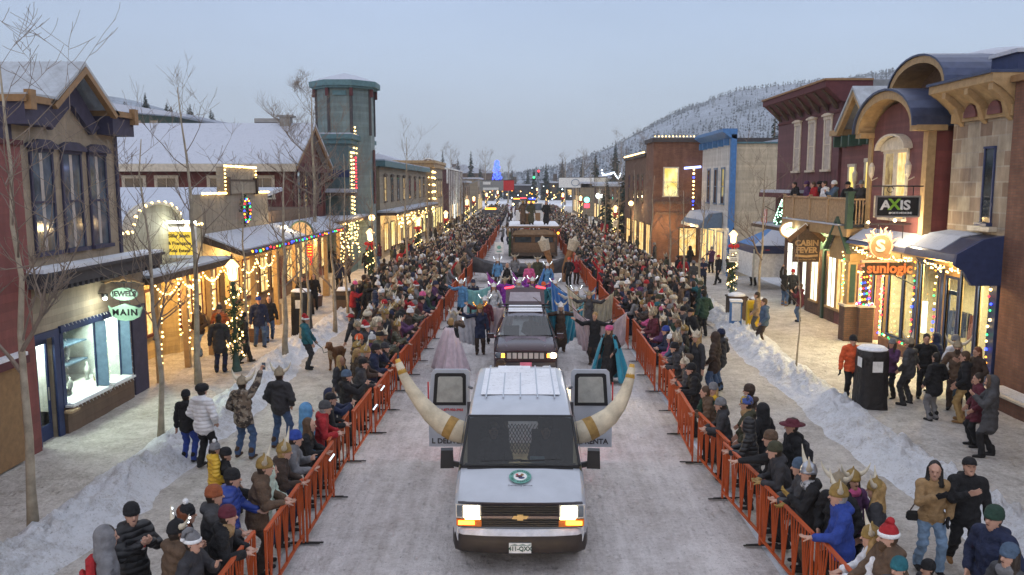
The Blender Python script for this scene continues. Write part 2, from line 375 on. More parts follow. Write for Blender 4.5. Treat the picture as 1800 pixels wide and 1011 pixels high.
gm = MB().add([(-3000,-300,-.03),(3000,-300,-.03),(3000,4500,-.03),(-3000,4500,-.03)], [(0,1,2,3)])
tag(gm.build('ground', M['snow']), kind='structure')
rs = 0.012
def sheet(name, x0, x1, y0, y1, z, mat, amp, step=.16, seed=1, far=70):
    ys = np.concatenate([np.arange(y0, 34, step), np.arange(34, far, step*3), np.linspace(far, y1, 40)]); xs = np.arange(x0, x1+1e-6, step)
    X, Y = np.meshgrid(xs, ys); Z = z + amp*(noise2(X*1.3, Y*.9, seed, 4)-.5) + amp*.6*(noise2(X*4, Y*2.2, seed+9, 3)-.5)
    return tag(grid_mesh(name, X, Y, Z, mat), kind='structure')
sheet('road', -3.75, 4.05, 6, 600, .0, M['road'], .035, .17, 1)
sheet('verge_left', -7.5, -3.7, 6, 220, .012, M['verge'], .05, .17, 6)
sheet('verge_right', 4.0, 8.2, 6, 220, .012, M['verge'], .05, .17, 7)
sheet('pavement_left', -13.2, -7.3, 6, 220, .05, M['walk'], .07, .17, 2)
sheet('pavement_right', 7.8, 14.8, 6, 220, .05, M['walk'], .06, .17, 3)

def windrow(x0, wid, y0, y1, hgt, seed, drift):
    ys = np.arange(y0, y1, .07); xs = np.arange(-1.25, 1.2501, .07); U, Y = np.meshgrid(xs, ys)
    along = .55 + .75*noise2(Y*.35, Y*0+3, seed, 3); wob = (noise2(Y*.22, Y*0+9, seed+5, 3)-.5)*.7 + (noise2(Y*1.3, U*0+2, seed+6, 3)-.5)*.25
    prof = np.clip(1-np.abs(U/1.25)**2, 0, 1)**1.7
    lump = noise2(U*3.1+Y*0, Y*2.3, seed+1, 4); clod = np.clip(noise2(U*5.5, Y*5.2, seed+2, 4)-.50, 0, 1)*2.2 + np.abs(noise2(U*3.4, Y*3.6, seed+4, 3)-.5)*.9
    Z = hgt*prof*along*(.35+1.05*lump) + prof*clod*.26 + .0
    X = x0 + U*wid + wob + drift(Y)
    return tag(grid_mesh('snow_bank', X, Y, Z - .005, M['ridge']), kind='structure')
windrow(-7.8, .70, 7, 64, .31, 11, lambda y: 0*y)
windrow(8.3, .75, 7, 64, .31, 23, lambda y: np.clip((y-20)*.03, -.2, .5))

# far street surface past the crossing, hills and their forest
def hill(name, x0, x1, y0, y1, fn, n=90):
    X, Y = np.meshgrid(np.linspace(x0, x1, n), np.linspace(y0, y1, n)); Z = fn(X, Y)
    return tag(grid_mesh(name, X, Y, Z, M['hillside']), kind='structure'), fn
M['hillside'] = snowmat('hazy forest floor snow', (.40,.45,.52), (.13,.155,.185), .49, .2, .06)  # haze of the distance is mixed into these blue greys
def prof_right(X, Y):      # ridge that climbs to the right of the street's end
    ang = X/np.maximum(Y, 1)                                   # tan of the bearing
    h = np.interp(ang, [-.5,-.15,-.03,.05,.12,.19,.26,.38,.55,.9], [0,.004,.012,.024,.052,.092,.112,.124,.15,.13])
    t = np.clip((Y-420)/560, 0, 1); t = t*t*(3-2*t)
    return (h*980*t) + (noise2(X*.012, Y*.012, 5, 4)-.5)*18*t - 3*(1-t) + 0*X
hr, fr_ = hill('hillside_right', -420, 1100, 380, 1500, prof_right, 120)
def prof_left(X, Y):
    d = np.sqrt(((X+150)/95)**2 + ((Y-260)/90)**2); return 36*np.exp(-d*d*.9) - 2 + (noise2(X*.03, Y*.03, 8, 3)-.5)*5
hl, fl_ = hill('hillside_left', -420, -40, 110, 520, prof_left, 70)
def conifer(mb, x, y, z, h, r, tiers=5, n=6, mat=0, rnd=random):
    for k in range(tiers):
        a = k/tiers; zz = z + h*(.10 + .86*a); rr = r*(1-a*.88)*rnd.uniform(.85, 1.15); o = rnd.uniform(0, 6)
        top = (x, y, zz + h*.30*(1-a*.4)); b = len(mb.v)
        mb.v.append(top)
        for i in range(n):
            q = rr*rnd.uniform(.62, 1.2); t = o + 2*math.pi*i/n
            mb.v.append((x+q*math.cos(t), y+q*math.sin(t), zz - h*.05*rnd.uniform(0, 1.6)))
        for i in range(n): mb.f.append((b, b+1+i, b+1+(i+1) % n)); mb.m.append(mat)
rh = random.Random(5)
mb = MB()
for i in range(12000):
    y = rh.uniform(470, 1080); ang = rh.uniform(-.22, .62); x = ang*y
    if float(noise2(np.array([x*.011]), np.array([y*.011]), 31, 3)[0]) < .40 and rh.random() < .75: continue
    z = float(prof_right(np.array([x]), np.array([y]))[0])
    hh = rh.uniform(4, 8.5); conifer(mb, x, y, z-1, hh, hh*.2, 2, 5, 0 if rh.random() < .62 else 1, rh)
M['farfir'] = plain('hazy distant firs', (.075,.09,.105), .9, .3, .05, 0); M['farfir2'] = plain('hazy frosted firs', (.20,.23,.265), .9, .3, .05, 0)  # fir tones pulled towards the hillside's hazy blue grey
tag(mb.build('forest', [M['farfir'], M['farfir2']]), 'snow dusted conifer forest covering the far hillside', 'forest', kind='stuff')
def fir_tree(x, y, z, h, r, label, group, seed):
    q = random.Random(seed); t = thing('fir_tree', label, 'tree', (x, y, z), 0, group)
    MB().tube([(0,0,-.5),(0,0,h*.5),(0,0,h*.97)], [h*.022, h*.014, .03], 6).build('trunk', M['twig'], t)
    c = MB(); N = int(26 + h*7)
    for i in range(N):
        a = (i+.5)/N; zz = h*(.08 + .9*a); rr = r*(1-a)**.85*q.uniform(.55, 1.15) + .12
        for k in range(3):
            th = q.uniform(0, 6.283); L = rr*q.uniform(.7, 1.1); wd = L*.34
            d = Vector((math.cos(th), math.sin(th), 0)); s = Vector((-d.y, d.x, 0))
            p0 = Vector((0,0,zz+.12*L)); p1 = d*L*.62 + Vector((0,0,zz-.05*L)); p2 = d*L + Vector((0,0,zz-.26*L))
            c.add([p0, p1+s*wd, p2, p1-s*wd, p1+Vector((0,0,.1*L))], [(0,3,4),(0,4,1),(4,3,2),(4,2,1)], 0)
    c.build('crown', M['fir'], t); return t

# ------------------------------------------------------------------ bare aspens along the pavements
def aspen(x, y, h, seed, label, dense=1.0, r0=.10, fork=None, group='bare trees along the pavements', lean=0.):
    q = random.Random(seed); t = thing('aspen_tree', label, 'tree', (x, y, 0), q.uniform(0, 6), group)
    tr = MB(); pts = []; px_, py_ = 0., 0.
    n = 9
    for i in range(n+1):
        a = i/n; pts.append((px_, py_, h*a - .1)); px_ += q.uniform(-.07, .07) + lean*.03; py_ += q.uniform(-.07, .07)
    rad = [r0*(1-.86*(i/n)**.85) for i in range(n+1)]; rad[0] *= 1.25
    tr.tube(pts, rad, 8)
    tr.build('trunk', M['bark'], t, True)
    br = MB()
    def grow(p, d, L, r, lvl):
        pts = [p]; v = d.copy(); seg = 4
        for i in range(seg):
            v = (v + Vector((q.uniform(-.22,.22), q.uniform(-.22,.22), q.uniform(-.02,.2)))).normalized(); pts.append(pts[-1] + v*L/seg)
        br.tube(pts, [max(r*(1-.75*i/seg), .0035) for i in range(seg+1)], 4 if lvl else 5, 0, False)
        if lvl >= 3: return
        for k in range(int((q.randint(3, 5) if lvl else q.randint(4, 6))*dense)):
            i = q.uniform(.25, 1.); j = min(int(i*seg), seg-1); pp = pts[j].lerp(pts[j+1], i*seg-j)
            o = Vector((q.uniform(-1,1), q.uniform(-1,1), q.uniform(-.1,.7))).normalized()
            grow(pp, (v*.55 + o).normalized(), L*q.uniform(.38,.62), max(r*.5, .004), lvl+1)
    nb = int(9*dense)
    for k in range(nb):
        a = .34 + .64*(k+q.random())/nb; j = min(int(a*n), n-1); p = Vector(pts[j]).lerp(Vector(pts[j+1]), a*n-j)
        th = q.uniform(0, 6.283); d = Vector((math.cos(th), math.sin(th), q.uniform(.55, 1.3))).normalized()
        grow(p, d, h*(.30 - .2*(a-.34))*q.uniform(.7, 1.15), r0*.36*(1.15-a), 1 if dense < 1.3 else 0 if q.random() < .3 else 1)
    for b in (fork or []):
        p = Vector(pts[0]).lerp(Vector(pts[-1]), b[0]); grow(p, Vector(b[1]).normalized(), b[2], r0*.5, 0)
    br.build('branch', M['twig'], t); return t
# ================================================================== BUILDINGS
def bthing(name, label, loc): return thing(name, label, 'building', loc)
def holes_wall(F, mb, u0, u1, z0, z1, holes, d0, d1, mat=0):
    us = sorted({u0, u1, *[h[0] for h in holes], *[h[1] for h in holes]})
    for a, b in zip(us, us[1:]):
        hs = sorted([h for h in holes if h[0] <= a + 1e-6 and h[1] >= b - 1e-6], key=lambda h: h[2]); z = z0
        for h in hs:
            if h[2] > z + 1e-6: F.box(mb, a, b, d0, d1, z, h[2], mat)
            z = h[3]
        if z1 > z + 1e-6: F.box(mb, a, b, d0, d1, z, z1, mat)
def win(root, F, u, z, w, h, trim, pane, hood=0., sill=.08, bars=(1, 1), tw=.09, d=0., lab=None):
    """window: frame (> pane). u centre, z bottom"""
    mb = MB(); a, b = u - w/2, u + w/2
    F.box(mb, a-tw, a, d, d+.045, z, z+h); F.box(mb, b, b+tw, d, d+.045, z, z+h)
    F.box(mb, a-tw, b+tw, d, d+.07, z+h, z+h+tw); F.box(mb, a-tw-.04, b+tw+.04, d, d+.05+sill, z-.09, z)
    for i in range(1, bars[0]+1): q = z + h*i/(bars[0]+1); F.box(mb, a, b, d+.02, d+.05, q-.025, q+.025)
    for i in range(1, bars[1]): q = a + w*i/bars[1]; F.box(mb, q-.02, q+.02, d+.02, d+.045, z, z+h)
    if hood:
        F.poly(mb, [(a-tw-.1, z+h+tw), (b+tw+.1, z+h+tw), (b+tw+.1, z+h+tw+hood*.45), (u+w*.28, z+h+tw+hood), (u-w*.28, z+h+tw+hood), (a-tw-.1, z+h+tw+hood*.45)], d, d+.14)
    f = mb.build('window', trim, root, world=True)
    if lab: f['label'] = lab
    p = MB(); F.box(p, a, b, d+.004, d+.018, z, z+h); p.build('pane', pane, f, world=True); return f
SPLIT = set('awning_end window_reveal corner_post bracket arch_vent pilaster post tower_bracket corner_board side_log shop_window window_sill side_door display_shelf shelf_board window_frame trim eaves fascia bargeboard window_band roof_snow gable_trim rail_post knee_wall upright chain cap snow_top'.split())
def islands(mb):
    p = list(range(len(mb.v)))
    def r(i):
        while p[i] != i: p[i] = p[p[i]]; i = p[i]
        return i
    for f in mb.f:
        for q in f[1:]: p[r(q)] = r(f[0])
    out = {}
    for f, m in zip(mb.f, mb.m): out.setdefault(r(f[0]), []).append((f, m))
    for fs in out.values():
        n = MB(); mp = {}
        for f, m in fs:
            for i in f:
                if i not in mp: mp[i] = len(n.v); n.v.append(mb.v[i])
            n.f.append(tuple(mp[i] for i in f)); n.m.append(m)
        yield n
def part(name, mats, root, fn, smooth=False):
    mb = MB(); fn(mb)
    if name in SPLIT:
        for n in islands(mb): o = n.build(name, mats, root, smooth, True)
        return o
    return mb.build(name, mats, root, smooth, True)
def text(parent, s, loc, rot, size, mat, ext=.012, name='lettering', align='CENTER', bold=0., sx=1., world=True, spacing=1.):
    c = bpy.data.curves.new(name, 'FONT'); c.body = s; c.size = size; c.extrude = ext; c.align_x = align; c.align_y = 'CENTER'; c.offset = bold
    c.space_character = spacing; c.resolution_u = 3
    tmp = bpy.data.objects.new('tmp', c); me = bpy.data.meshes.new_from_object(tmp); bpy.data.objects.remove(tmp); bpy.data.curves.remove(c)
    me.name = name; me.materials.clear(); me.materials.append(mat)
    o = link(name, me, parent); o.location = Vector(loc) - (wloc(parent) if world and parent else Vector()); o.rotation_euler = rot; o.scale = (sx, 1, 1); return o
FRONT, FACEL, FACER = (R(90), 0, 0), (R(90), 0, R(90)), (R(90), 0, R(-90))
def bulbs(name, label, pts, mats, r=.035, group='strings of Christmas bulbs', cable=True):
    mb = MB(); q = random.Random(len(pts)*7 + int(abs(pts[0][1])*10)); n = len(mats)
    for i, p in enumerate(pts): mb.ball(p, r*q.uniform(.75, 1.2), q.randrange(n), 5, 4)
    if cable: 
        for a, b in zip(pts, pts[1:]):
            if (Vector(a)-Vector(b)).length < 1.2: mb.bar(a, b, .008, .008, n)
    return tag(mb.build(name, list(mats) + [M['black']]), label, 'light string', group)
def along(pts, step, sag=0., jit=0., seed=1):
    q = random.Random(seed); out = []
    for a, b in zip(pts, pts[1:]):
        a, b = Vector(a), Vector(b); L = (b-a).length; n = max(1, int(L/step))
        for i in range(n):
            t = i/n; p = a.lerp(b, t); p.z -= sag*4*t*(1-t)
            out.append((p.x+q.uniform(-jit, jit), p.y+q.uniform(-jit, jit), p.z+q.uniform(-jit, jit)))
    return out
def lamp_light(name, loc, energy, color=(1,.62,.28), radius=.12, kind='POINT', size=(1,1), rot=None, parent=None):
    l = bpy.data.lights.new(name, kind); l.energy = energy; l.color = color
    if kind == 'AREA': l.shape = 'RECTANGLE'; l.size, l.size_y = size
    elif kind == 'SPOT': l.shadow_soft_size = radius; l.spot_size = R(120); l.spot_blend = .6
    else: l.shadow_soft_size = radius
    o = bpy.data.objects.new(name, l); COL.objects.link(o); o.location = loc
    if rot: o.rotation_euler = rot
    if parent is not None: o.parent = parent; o.location = Vector(loc) - wloc(parent)
    return o
# ---------- red building at the very left
t = bthing('red_building', 'dark red clapboard building with a rusty brown door, next to the tan jewellery shop', (-10.4, 12.5, 0))
F = Fac('L', -10.42)
part('wall', M['redside'], t, lambda m: m.box(-20, -10.42, 7, 17.06, 0, 6.62))
part('roof', M['maroon'], t, lambda m: m.box(-20, -10.36, 7, 17.08, 6.62, 6.72))
d = part('door', M['orange'], t, lambda m: (F.box(m, 14.9, 16.3, 0, .10, .1, 2.1)))
part('lintel', [M['maroon'], M['snow']], t, lambda m: (F.box(m, 14.7, 16.5, 0, .22, 2.14, 2.3), F.box(m, 14.72, 16.48, .0, .20, 2.3, 2.37, 1)))
# ---------- tan jewellery shop
t = bthing('jewellery_shop', 'tan clapboard two storey shop with steep gable and bright jewellery windows', (-10.6, 19.8, 0))
F = Fac('L', -10.6)
hol = [(17.25, 18.0, 0.0, 2.4), (18.4, 20.1, .72, 2.42), (20.3, 21.35, .72, 2.42)]
def f(m):
    F.poly(m, [(17.1,3.6),(21.45,3.6),(21.45,7.32),(20.55,7.32),(19.27,8.22),(18.0,7.32),(17.1,7.32)], -9, 0)
    holes_wall(F, m, 17.1, 21.5, 0, 3.58, hol, -.16, 0)
    F.box(m, 17.1, 21.5, -9, -1.75, 0, 3.58); F.box(m, 17.1, 17.2, -1.75, -.16, 0, 3.58)
    F.box(m, 21.52, 22.66, -9, -.02, 0, 3.6)
part('wall', M['tan'], t, f)
part('shop_room', M['whitep'], t, lambda m: (F.box(m, 17.2, 21.5, -1.74, -1.72, .5, 2.7), F.box(m, 17.2, 21.5, -1.72, -.17, 2.55, 2.6), F.box(m, 18.1, 21.5, -1.72, -.165, .62, .71),
     F.box(m, 18.1, 18.13, -1.72, -.17, .72, 2.55), F.box(m, 21.45, 21.5, -1.72, -.17, .72, 2.55), F.box(m, 17.2, 18.1, -1.72, -.17, -.02, .06)))
def f(m):
    for a, b in ((18.4, 20.1), (20.3, 21.35)):
        F.box(m, a-.13, a, -.02, .03, .66, 2.52); F.box(m, b, b+.13, -.02, .03, .66, 2.52); F.box(m, a-.13, b+.13, -.02, .07, 2.42, 2.58)
        F.box(m, a, a+.03, -.155, -.12, .72, 2.42); F.box(m, b-.05, b-.02, -.155, -.12, .72, 2.42)
    F.box(m, 17.1, 17.3, -.02, .05, 0, 2.5); F.box(m, 18.0, 18.2, -.02, .05, 0, 2.5); F.box(m, 17.1, 18.2, -.02, .06, 2.4, 2.55)
part('window_frame', M['navy'], t, f)
part('window_reveal', M['slate'], t, lambda m: (F.box(m, 20.075, 20.099, -.158, .16, .745, 2.41), F.box(m, 21.325, 21.349, -.158, .16, .745, 2.41)))
wp = part('shop_window', M['glass'], t, lambda m: (F.box(m, 18.43, 20.05, -.14, -.135, .73, 2.42), F.box(m, 20.33, 21.30, -.14, -.135, .73, 2.42)))
part('window_sill', [M['whitep'], M['snow']], t, lambda m: (F.box(m, 18.3, 20.15, -.12, .22, .66, .71), F.box(m, 20.25, 21.4, -.12, .22, .66, .71), F.box(m, 18.37, 20.05, -.1, .2, .71, .74, 1), F.box(m, 20.32, 21.3, -.1, .2, .71, .74, 1)))
part('knee_wall', M['brownside'], t, lambda m: (F.box(m, 18.25, 21.5, .0, .10, 0, .62)))
dr = part('door', M['navy'], t, lambda m: (F.box(m, 17.26, 17.33, -.15, -.11, .06, 2.38), F.box(m, 17.92, 17.99, -.15, -.11, .06, 2.38), F.box(m, 17.33, 17.92, -.15, -.11, .06, .4), F.box(m, 17.33, 17.92, -.15, -.11, 2.25, 2.38)))
part('door_glass', M['glass'], dr, lambda m: F.box(m, 17.33, 17.92, -.135, -.13, .4, 2.25)); part('handle', M['steel'], dr, lambda m: m.tube([F.p(17.88, -.08, .95), F.p(17.88, -.08, 1.25)], .014))
part('side_door', M['purple'], t, lambda m: (F.box(m, 21.75, 22.55, -.02, .03, .05, 2.5)))
part('bench', M['lumber'], t, lambda m: F.box(m, 18.1, 18.44, .105, .30, .58, .63))
def f(m):
    F.box(m, 16.95, 22.7, -.1, .52, 3.60, 3.86); F.box(m, 16.9, 22.75, -.1, .60, 3.86, 3.93)
    for k in range(24): F.box(m, 17.1+k*.235, 17.2+k*.235, .3, .5, 3.50, 3.6, 0)
    F.poly(m, [(16.95, 3.932), (22.7, 3.932), (22.7, 4.0), (16.95, 4.02)], -.0, .55, 1)
part('ledge', [M['dark'], M['snow']], t, f)
for u in (18.05, 19.25, 20.42):
    wf = win(t, F, u, 4.32, .74, 2.2, M['purple'], M['pane2'], .20, .07, (1, 1), .07)
    part('curtain', M['curtain'], wf, lambda m: F.box(m, u-.08, u+.04, .019, .024, 4.34, 6.5))
def f(m):
    F.box(m, 16.92, 18.0, -.3, .42, 7.05, 7.5); F.box(m, 20.55, 21.65, -.3, .42, 7.05, 7.5)
    for a, b in (((18.05, 7.2), (19.27, 8.27)), ((20.5, 7.2), (19.27, 8.27))):
        F.poly(m, [(a[0], a[1]), (b[0], b[1]), (b[0], b[1]-.62), (a[0] + (.35 if a[0] < 19 else -.35), a[1]-.18)], -.2, .12)
    F.box(m, 16.95, 17.1, -6, 0, 6.5, 7.5); F.box(m, 16.98, 17.1, -.06, .05, 0, 3.5); F.box(m, 21.35, 21.47, -.06, .05, 4.02, 7.1)
part('eaves', M['purple'], t, f)
def f(m):
    F.box(m, 16.85, 18.02, -.3, .50, 7.5, 7.64); F.box(m, 20.53, 21.72, -.3, .50, 7.5, 7.64)
    for sg in (-1, 1): F.poly(m, [(19.27+sg*1.4, 7.52), (19.27, 8.52), (19.27, 8.36), (19.27+sg*1.3, 7.44)], .38, .52)
    for u in (17.02, 21.55): F.box(m, u-.1, u+.1, .42, .56, 7.35, 7.75)
part('fascia', M['orange'], t, f)
def f(m):
    F.poly(m, [(17.75,7.56),(19.27,8.64),(20.79,7.56),(20.72,7.5),(19.27,8.53),(17.82,7.5)], -9, .50)
part('roof', M['steelroof'], t, f)
part('roof_slab', M['steelroof'], t, lambda m: F.poly(m, [(16.9,7.645),(17.9,7.645),(17.9,7.70),(16.9,7.68)], -9, .5))
text(t, '1\n1\n1', F.p(18.31, .02, 1.9), FACEL, .2, M['black'])
lamp_light('jewel window light', F.p(19.2, -.55, 2.48), 190, (.90, 1, .80), kind='AREA', size=(1.2, 1.0), rot=(0, R(-35), 0), parent=t)
lamp_light('jewel window light', F.p(20.8, -.55, 2.48), 120, (.90, 1, .80), kind='AREA', size=(.8, .8), rot=(0, R(-35), 0), parent=t)
lamp_light('jewel door light', F.p(17.65, -.6, 2.4), 60, (.93, 1, .86), kind='AREA', size=(.5, .5), rot=(0, R(-30), 0), parent=t)
q = random.Random(3)
bust = MB().lathe([(.10,0),(.11,.02),(.05,.05),(.12,.18),(.155,.30),(.10,.40),(.05,.46),(.055,.54),(.02,.55)], 10, sy=.6)
b0 = tag(bust.build('necklace_bust', M['whitep'], smooth=True), 'small white necklace bust displayed in the bright jewellery window', 'display bust', 'busts in the jewellery window')
spots = [(-11.0, 18.7, .73), (-11.4, 19.05, .73), (-11.05, 19.4, .73), (-11.7, 18.8, 1.25), (-11.75, 19.3, 1.25), (-11.0, 20.55, .73), (-11.4, 20.85, .73), (-11.75, 20.6, 1.3), (-11.75, 19.0, 1.75), (-11.75, 19.6, 1.75)]
for i, p in enumerate(spots):
    b = b0 if i == 0 else b0.copy()
    if i: COL.objects.link(b)
    b.location = p; b.rotation_euler = (0, 0, R(90) + q.uniform(-.5, .5)); b.scale = (q.uniform(.7, 1.0),)*3
sh = thing('display_shelf', 'tiered grey display shelves inside the bright jewellery window', 'shelf', (-12.0, 19.4, .72))
for z in (1.2, 1.7): part('shelf_board', M['slate'], sh, lambda m: m.box(-12.2, -11.55, 18.4, 21.2, z, z+.04))
part('upright', M['slate'], sh, lambda m: [m.box(-12.25, -12.2, u-.03, u+.03, .73, 1.75) for u in (18.4, 19.8, 21.15)])
for k, (u, c, l) in enumerate(((18.62, 'maroon', 'dark red jewellery box standing in the bright shop window'), (19.22, 'black', 'black jewellery box standing in the bright shop window'), (20.72, 'gold', 'golden jewellery box standing in the bright shop window'))):
    tag(MB().box(-11.13, -10.98, u-.09, u+.09, .73, .86).box(-11.12, -11.10, u-.09, u+.09, .86, 1.02).build('jewellery_box', M[c]), l, 'jewellery box')
# hanging sign
s = thing('shop_sign', 'pale green oval and crown shaped shop sign hung by a bracket from the tan shop', 'sign', (-10.05, 21.2, 2.3))
def f(m):
    n = 20
    m.prism([(-10.02+.34*math.cos(2*math.pi*i/n), 3.02+.165*math.sin(2*math.pi*i/n)) for i in range(n)], 1, 21.17, 21.23)
    m.prism([(-10.45,2.72),(-10.38,2.66),(-10.02,2.78),(-9.66,2.66),(-9.56,2.72),(-9.66,2.44),(-9.82,2.36),(-10.02,2.33),(-10.2,2.36),(-10.36,2.44)], 1, 21.17, 21.23)
pl = part('panel', M['signgreen'] if 'signgreen' in M else plain('pale sign green', (.28,.47,.34), .5), s, f)
part('bracket', M['black'], s, lambda m: (m.tube([(-10.6,21.2,3.32),(-9.5,21.2,3.32)], .02), m.tube([(-10.02,21.2,3.3),(-10.02,21.2,3.18)], .012), m.tube([(-10.15,21.2,2.87),(-10.15,21.2,2.7)], .01), m.tube([(-9.9,21.2,2.87),(-9.9,21.2,2.7)], .01)))
part('crest', M['orange'], s, lambda m: m.tube([(-10.5,21.2,3.30),(-10.3,21.2,3.36),(-10.12,21.2,3.36),(-10.02,21.2,3.42),(-9.92,21.2,3.36),(-9.75,21.2,3.36),(-9.5,21.2,3.28)], [.03,.035,.04,.05,.04,.035,.03], 6))
text(pl, 'JEWELS', (-10.02, 21.165, 3.02), FRONT, .185, M['black'], bold=.004); text(pl, 'MAIN', (-10.02, 21.165, 2.55), FRONT, .225, M['black'], bold=.004, spacing=1.25)
s.location += Vector((0, -.9, .04))
fl = thing('spot_lamp', 'dazzling white spotlight fixed beside the oval jewellery sign', 'lamp', (-10.42, 20.1, 2.98))
MB().ball((0,0,0), (.055,.055,.055), 0, 10, 6).build('bulb', M['lampw'], fl); MB().lathe([(.03,.05),(.075,.03),(.08,.10),(.03,.12)], 10).build('housing', M['black'], fl); MB().tube([(0,.03,.1),(-.18,.03,.12)], .012).build('arm', M['black'], fl)
lamp_light('sign spot', (-10.15, 19.8, 2.9), 24, (.9,1,.85), .05)
for u0, u1, z0, z1, nm in ((18.38, 20.16, .6, 2.6, 'wider'), (20.28, 21.42, .6, 2.6, 'narrower')):
    pts = along([F.p(u0, .09, z1), F.p(u0, .09, z0), F.p(u1, .12, z0), F.p(u1, .09, z1), F.p(u0, .09, z1)], .16)
    mb = MB()
    for p in pts: mb.tube([p, (p[0]+.03, p[1], p[2]-.05)], [.016, .004], 5)
    tag(mb.build('icicle_lights', M['whitep']), 'unlit icicle bulbs around the %s jewellery display window' % nm, 'light string')
# ---------- estate agency with arched parapet
t = bthing('agency_building', 'low yellow shop with an arched parapet and lit porch, beside the jewellery shop', (-11.5, 26, 0))
F = Fac('L', -11.5); G = Fac('L', -12.3)
arch = [(22.7, 2.9), (29.15, 2.9), (29.15, 4.35), (27.6, 4.35)] + [(25.75 + 1.75*math.cos(R(a)), 4.35 + .85*math.sin(R(a))**.8) for a in range(10, 171, 16)] + [(23.9, 4.35), (22.7, 4.35)]
part('parapet', M['pale'], t, lambda m: F.poly(m, arch, -.25, 0))
part('wall', M['yellow'], t, lambda m: (G.box(m, 22.7, 29.15, -9, 0, 0, 3.2), F.box(m, 22.7, 22.9, -9, -.8, 0, 3.9)))
part('bay', M['yellow'], t, lambda m: m.prism([(-12.3, 26.9), (-11.75, 27.5), (-11.75, 28.7), (-12.3, 29.1)], 2, 0, 2.7))
for u, w_ in ((23.7, 1.0), (25.0, 1.0), (26.2, .9)): win(t, G, u, .9, w_, 1.4, M['redframe'] if 'redframe' in M else M['maroon'], M['litwarm'], 0, .06, (1, 2), .08)
win(t, Fac('L', -11.745), 28.1, .95, .9, 1.4, M['maroon'], M['litwarm'], 0, .06, (1, 2), .08)
def f(m):
    m.prism([(22.6, 3.0), (29.2, 3.0), (29.2, 3.18), (22.6, 3.18)], 0, -12.4, -10.35); 
part('porch_roof', M['dkwood'], t, f); part('porch_snow', M['roof_snow'], t, lambda m: m.box(-11.45, -10.4, 22.65, 29.15, 3.185, 3.26))
for u in (23.2, 25.2, 27.2, 29.0): part('post', M['gold'], t, lambda m: (m.box(-10.62, -10.46, u-.08, u+.08, 0, 2.98), m.box(-10.66, -10.42, u-.12, u+.12, 2.7, 2.98)))
part('roof', [M['roof_snow'], M['dark']], t, lambda m: (m.prism([(23.0, 4.0), (40.5, 5.68), (40.5, 5.5), (23.0, 3.8)], 0, -27, -11.8)))
part('cap', M['creamp'], t, lambda m: [m.box(-11.8, -11.44, a[0], b[0], a[1], a[1]+.07) if abs(a[1]-b[1]) < .01 else m.bar((-11.6, a[0], a[1]+.03), (-11.6, b[0], b[1]+.03), .36, .08) for a, b in zip(arch[2:], arch[3:])])
bulbs('light_string', 'row of big warm bulbs tracing the arched yellow parapet', along([F.p(u, .05, z+.06) for u, z in arch[2:]], .25), [M['bulb']], .055)
k = 0
for i in range(4):
    bulbs('light_string', ['warm bulbs hanging in a swag under the porch edge nearest the jewellery shop', 'warm bulbs in a swag at the agency porch, second bay from the jewellery shop', 'warm bulbs in a swag at the agency porch, third bay from the jewellery shop', 'warm bulbs in a swag at the porch where two shops meet'][i],
          along([(-10.36, 22.8+i*1.75, 2.95), (-10.36, 24.5+i*1.75, 2.95)], .15, .35), [M['bulb']], .036)
for u in (23.2, 25.2, 27.2, 29.0):
    k += 1; bulbs('light_string', 'warm bulbs strung down agency porch post number %d counted from the jewellery shop' % k, along([(-10.44, u+.05, 2.7), (-10.44, u, .5)], .17, 0, .05, k), [M['bulb']], .034)
bulbs('light_string', 'warm bulbs outlining the low yellow bay window under the porch', along([(-11.7, 27.5, 2.6), (-11.7, 27.5, .7), (-11.7, 28.75, .7), (-11.7, 28.75, 2.6)], .16, 0, .02), [M['bulb']], .034)
lamp_light('porch light', (-11.3, 24.6, 2.85), 200, (1,.60,.2), .2, parent=t); lamp_light('porch light', (-11.1, 27.8, 2.85), 260, (1,.60,.2), .2, parent=t)
s = thing('lit_sign', 'bright yellow illuminated estate agency sign below a glaring white tube', 'sign', (-11.15, 26.5, 3.5))
part('board', emit('glowing yellow sign', (1,.68,.09), .95), s, lambda m: m.box(-11.58, -10.72, 26.46, 26.54, 3.52, 4.28))
part('sign_top', emit('glowing white sign top', (1,.97,.85), 1.6), s, lambda m: m.box(-11.58, -10.72, 26.46, 26.54, 4.285, 4.44))
part('frame', M['whitep'], s, lambda m: (m.box(-11.68, -11.585, 26.42, 26.58, 3.42, 4.5), m.box(-10.715, -10.62, 26.42, 26.58, 3.42, 4.5), m.box(-11.58, -10.72, 26.42, 26.58, 3.42, 3.515)))
part('tube_lamp', M['lampw'], s, lambda m: m.tube([(-11.75, 26.38, 4.60), (-10.55, 26.38, 4.60)], .035, 8)); part('bracket', M['black'], s, lambda m: (m.tube([(-11.7, 26.5, 4.5), (-11.7, 26.38, 4.6)], .02), m.tube([(-10.65, 26.5, 4.5), (-10.65, 26.38, 4.6)], .02)))
for i, (tx, z) in enumerate((('Slifer Smith', 4.14), ('& Frampton', 3.90), ('Real Estate', 3.66))): text(s, tx, (-11.15, 26.455, z), FRONT, .155, M['black'], bold=.004)
lamp_light('sign tube light', (-11.15, 26.2, 4.5), 18, (.95,1,.85), .3)
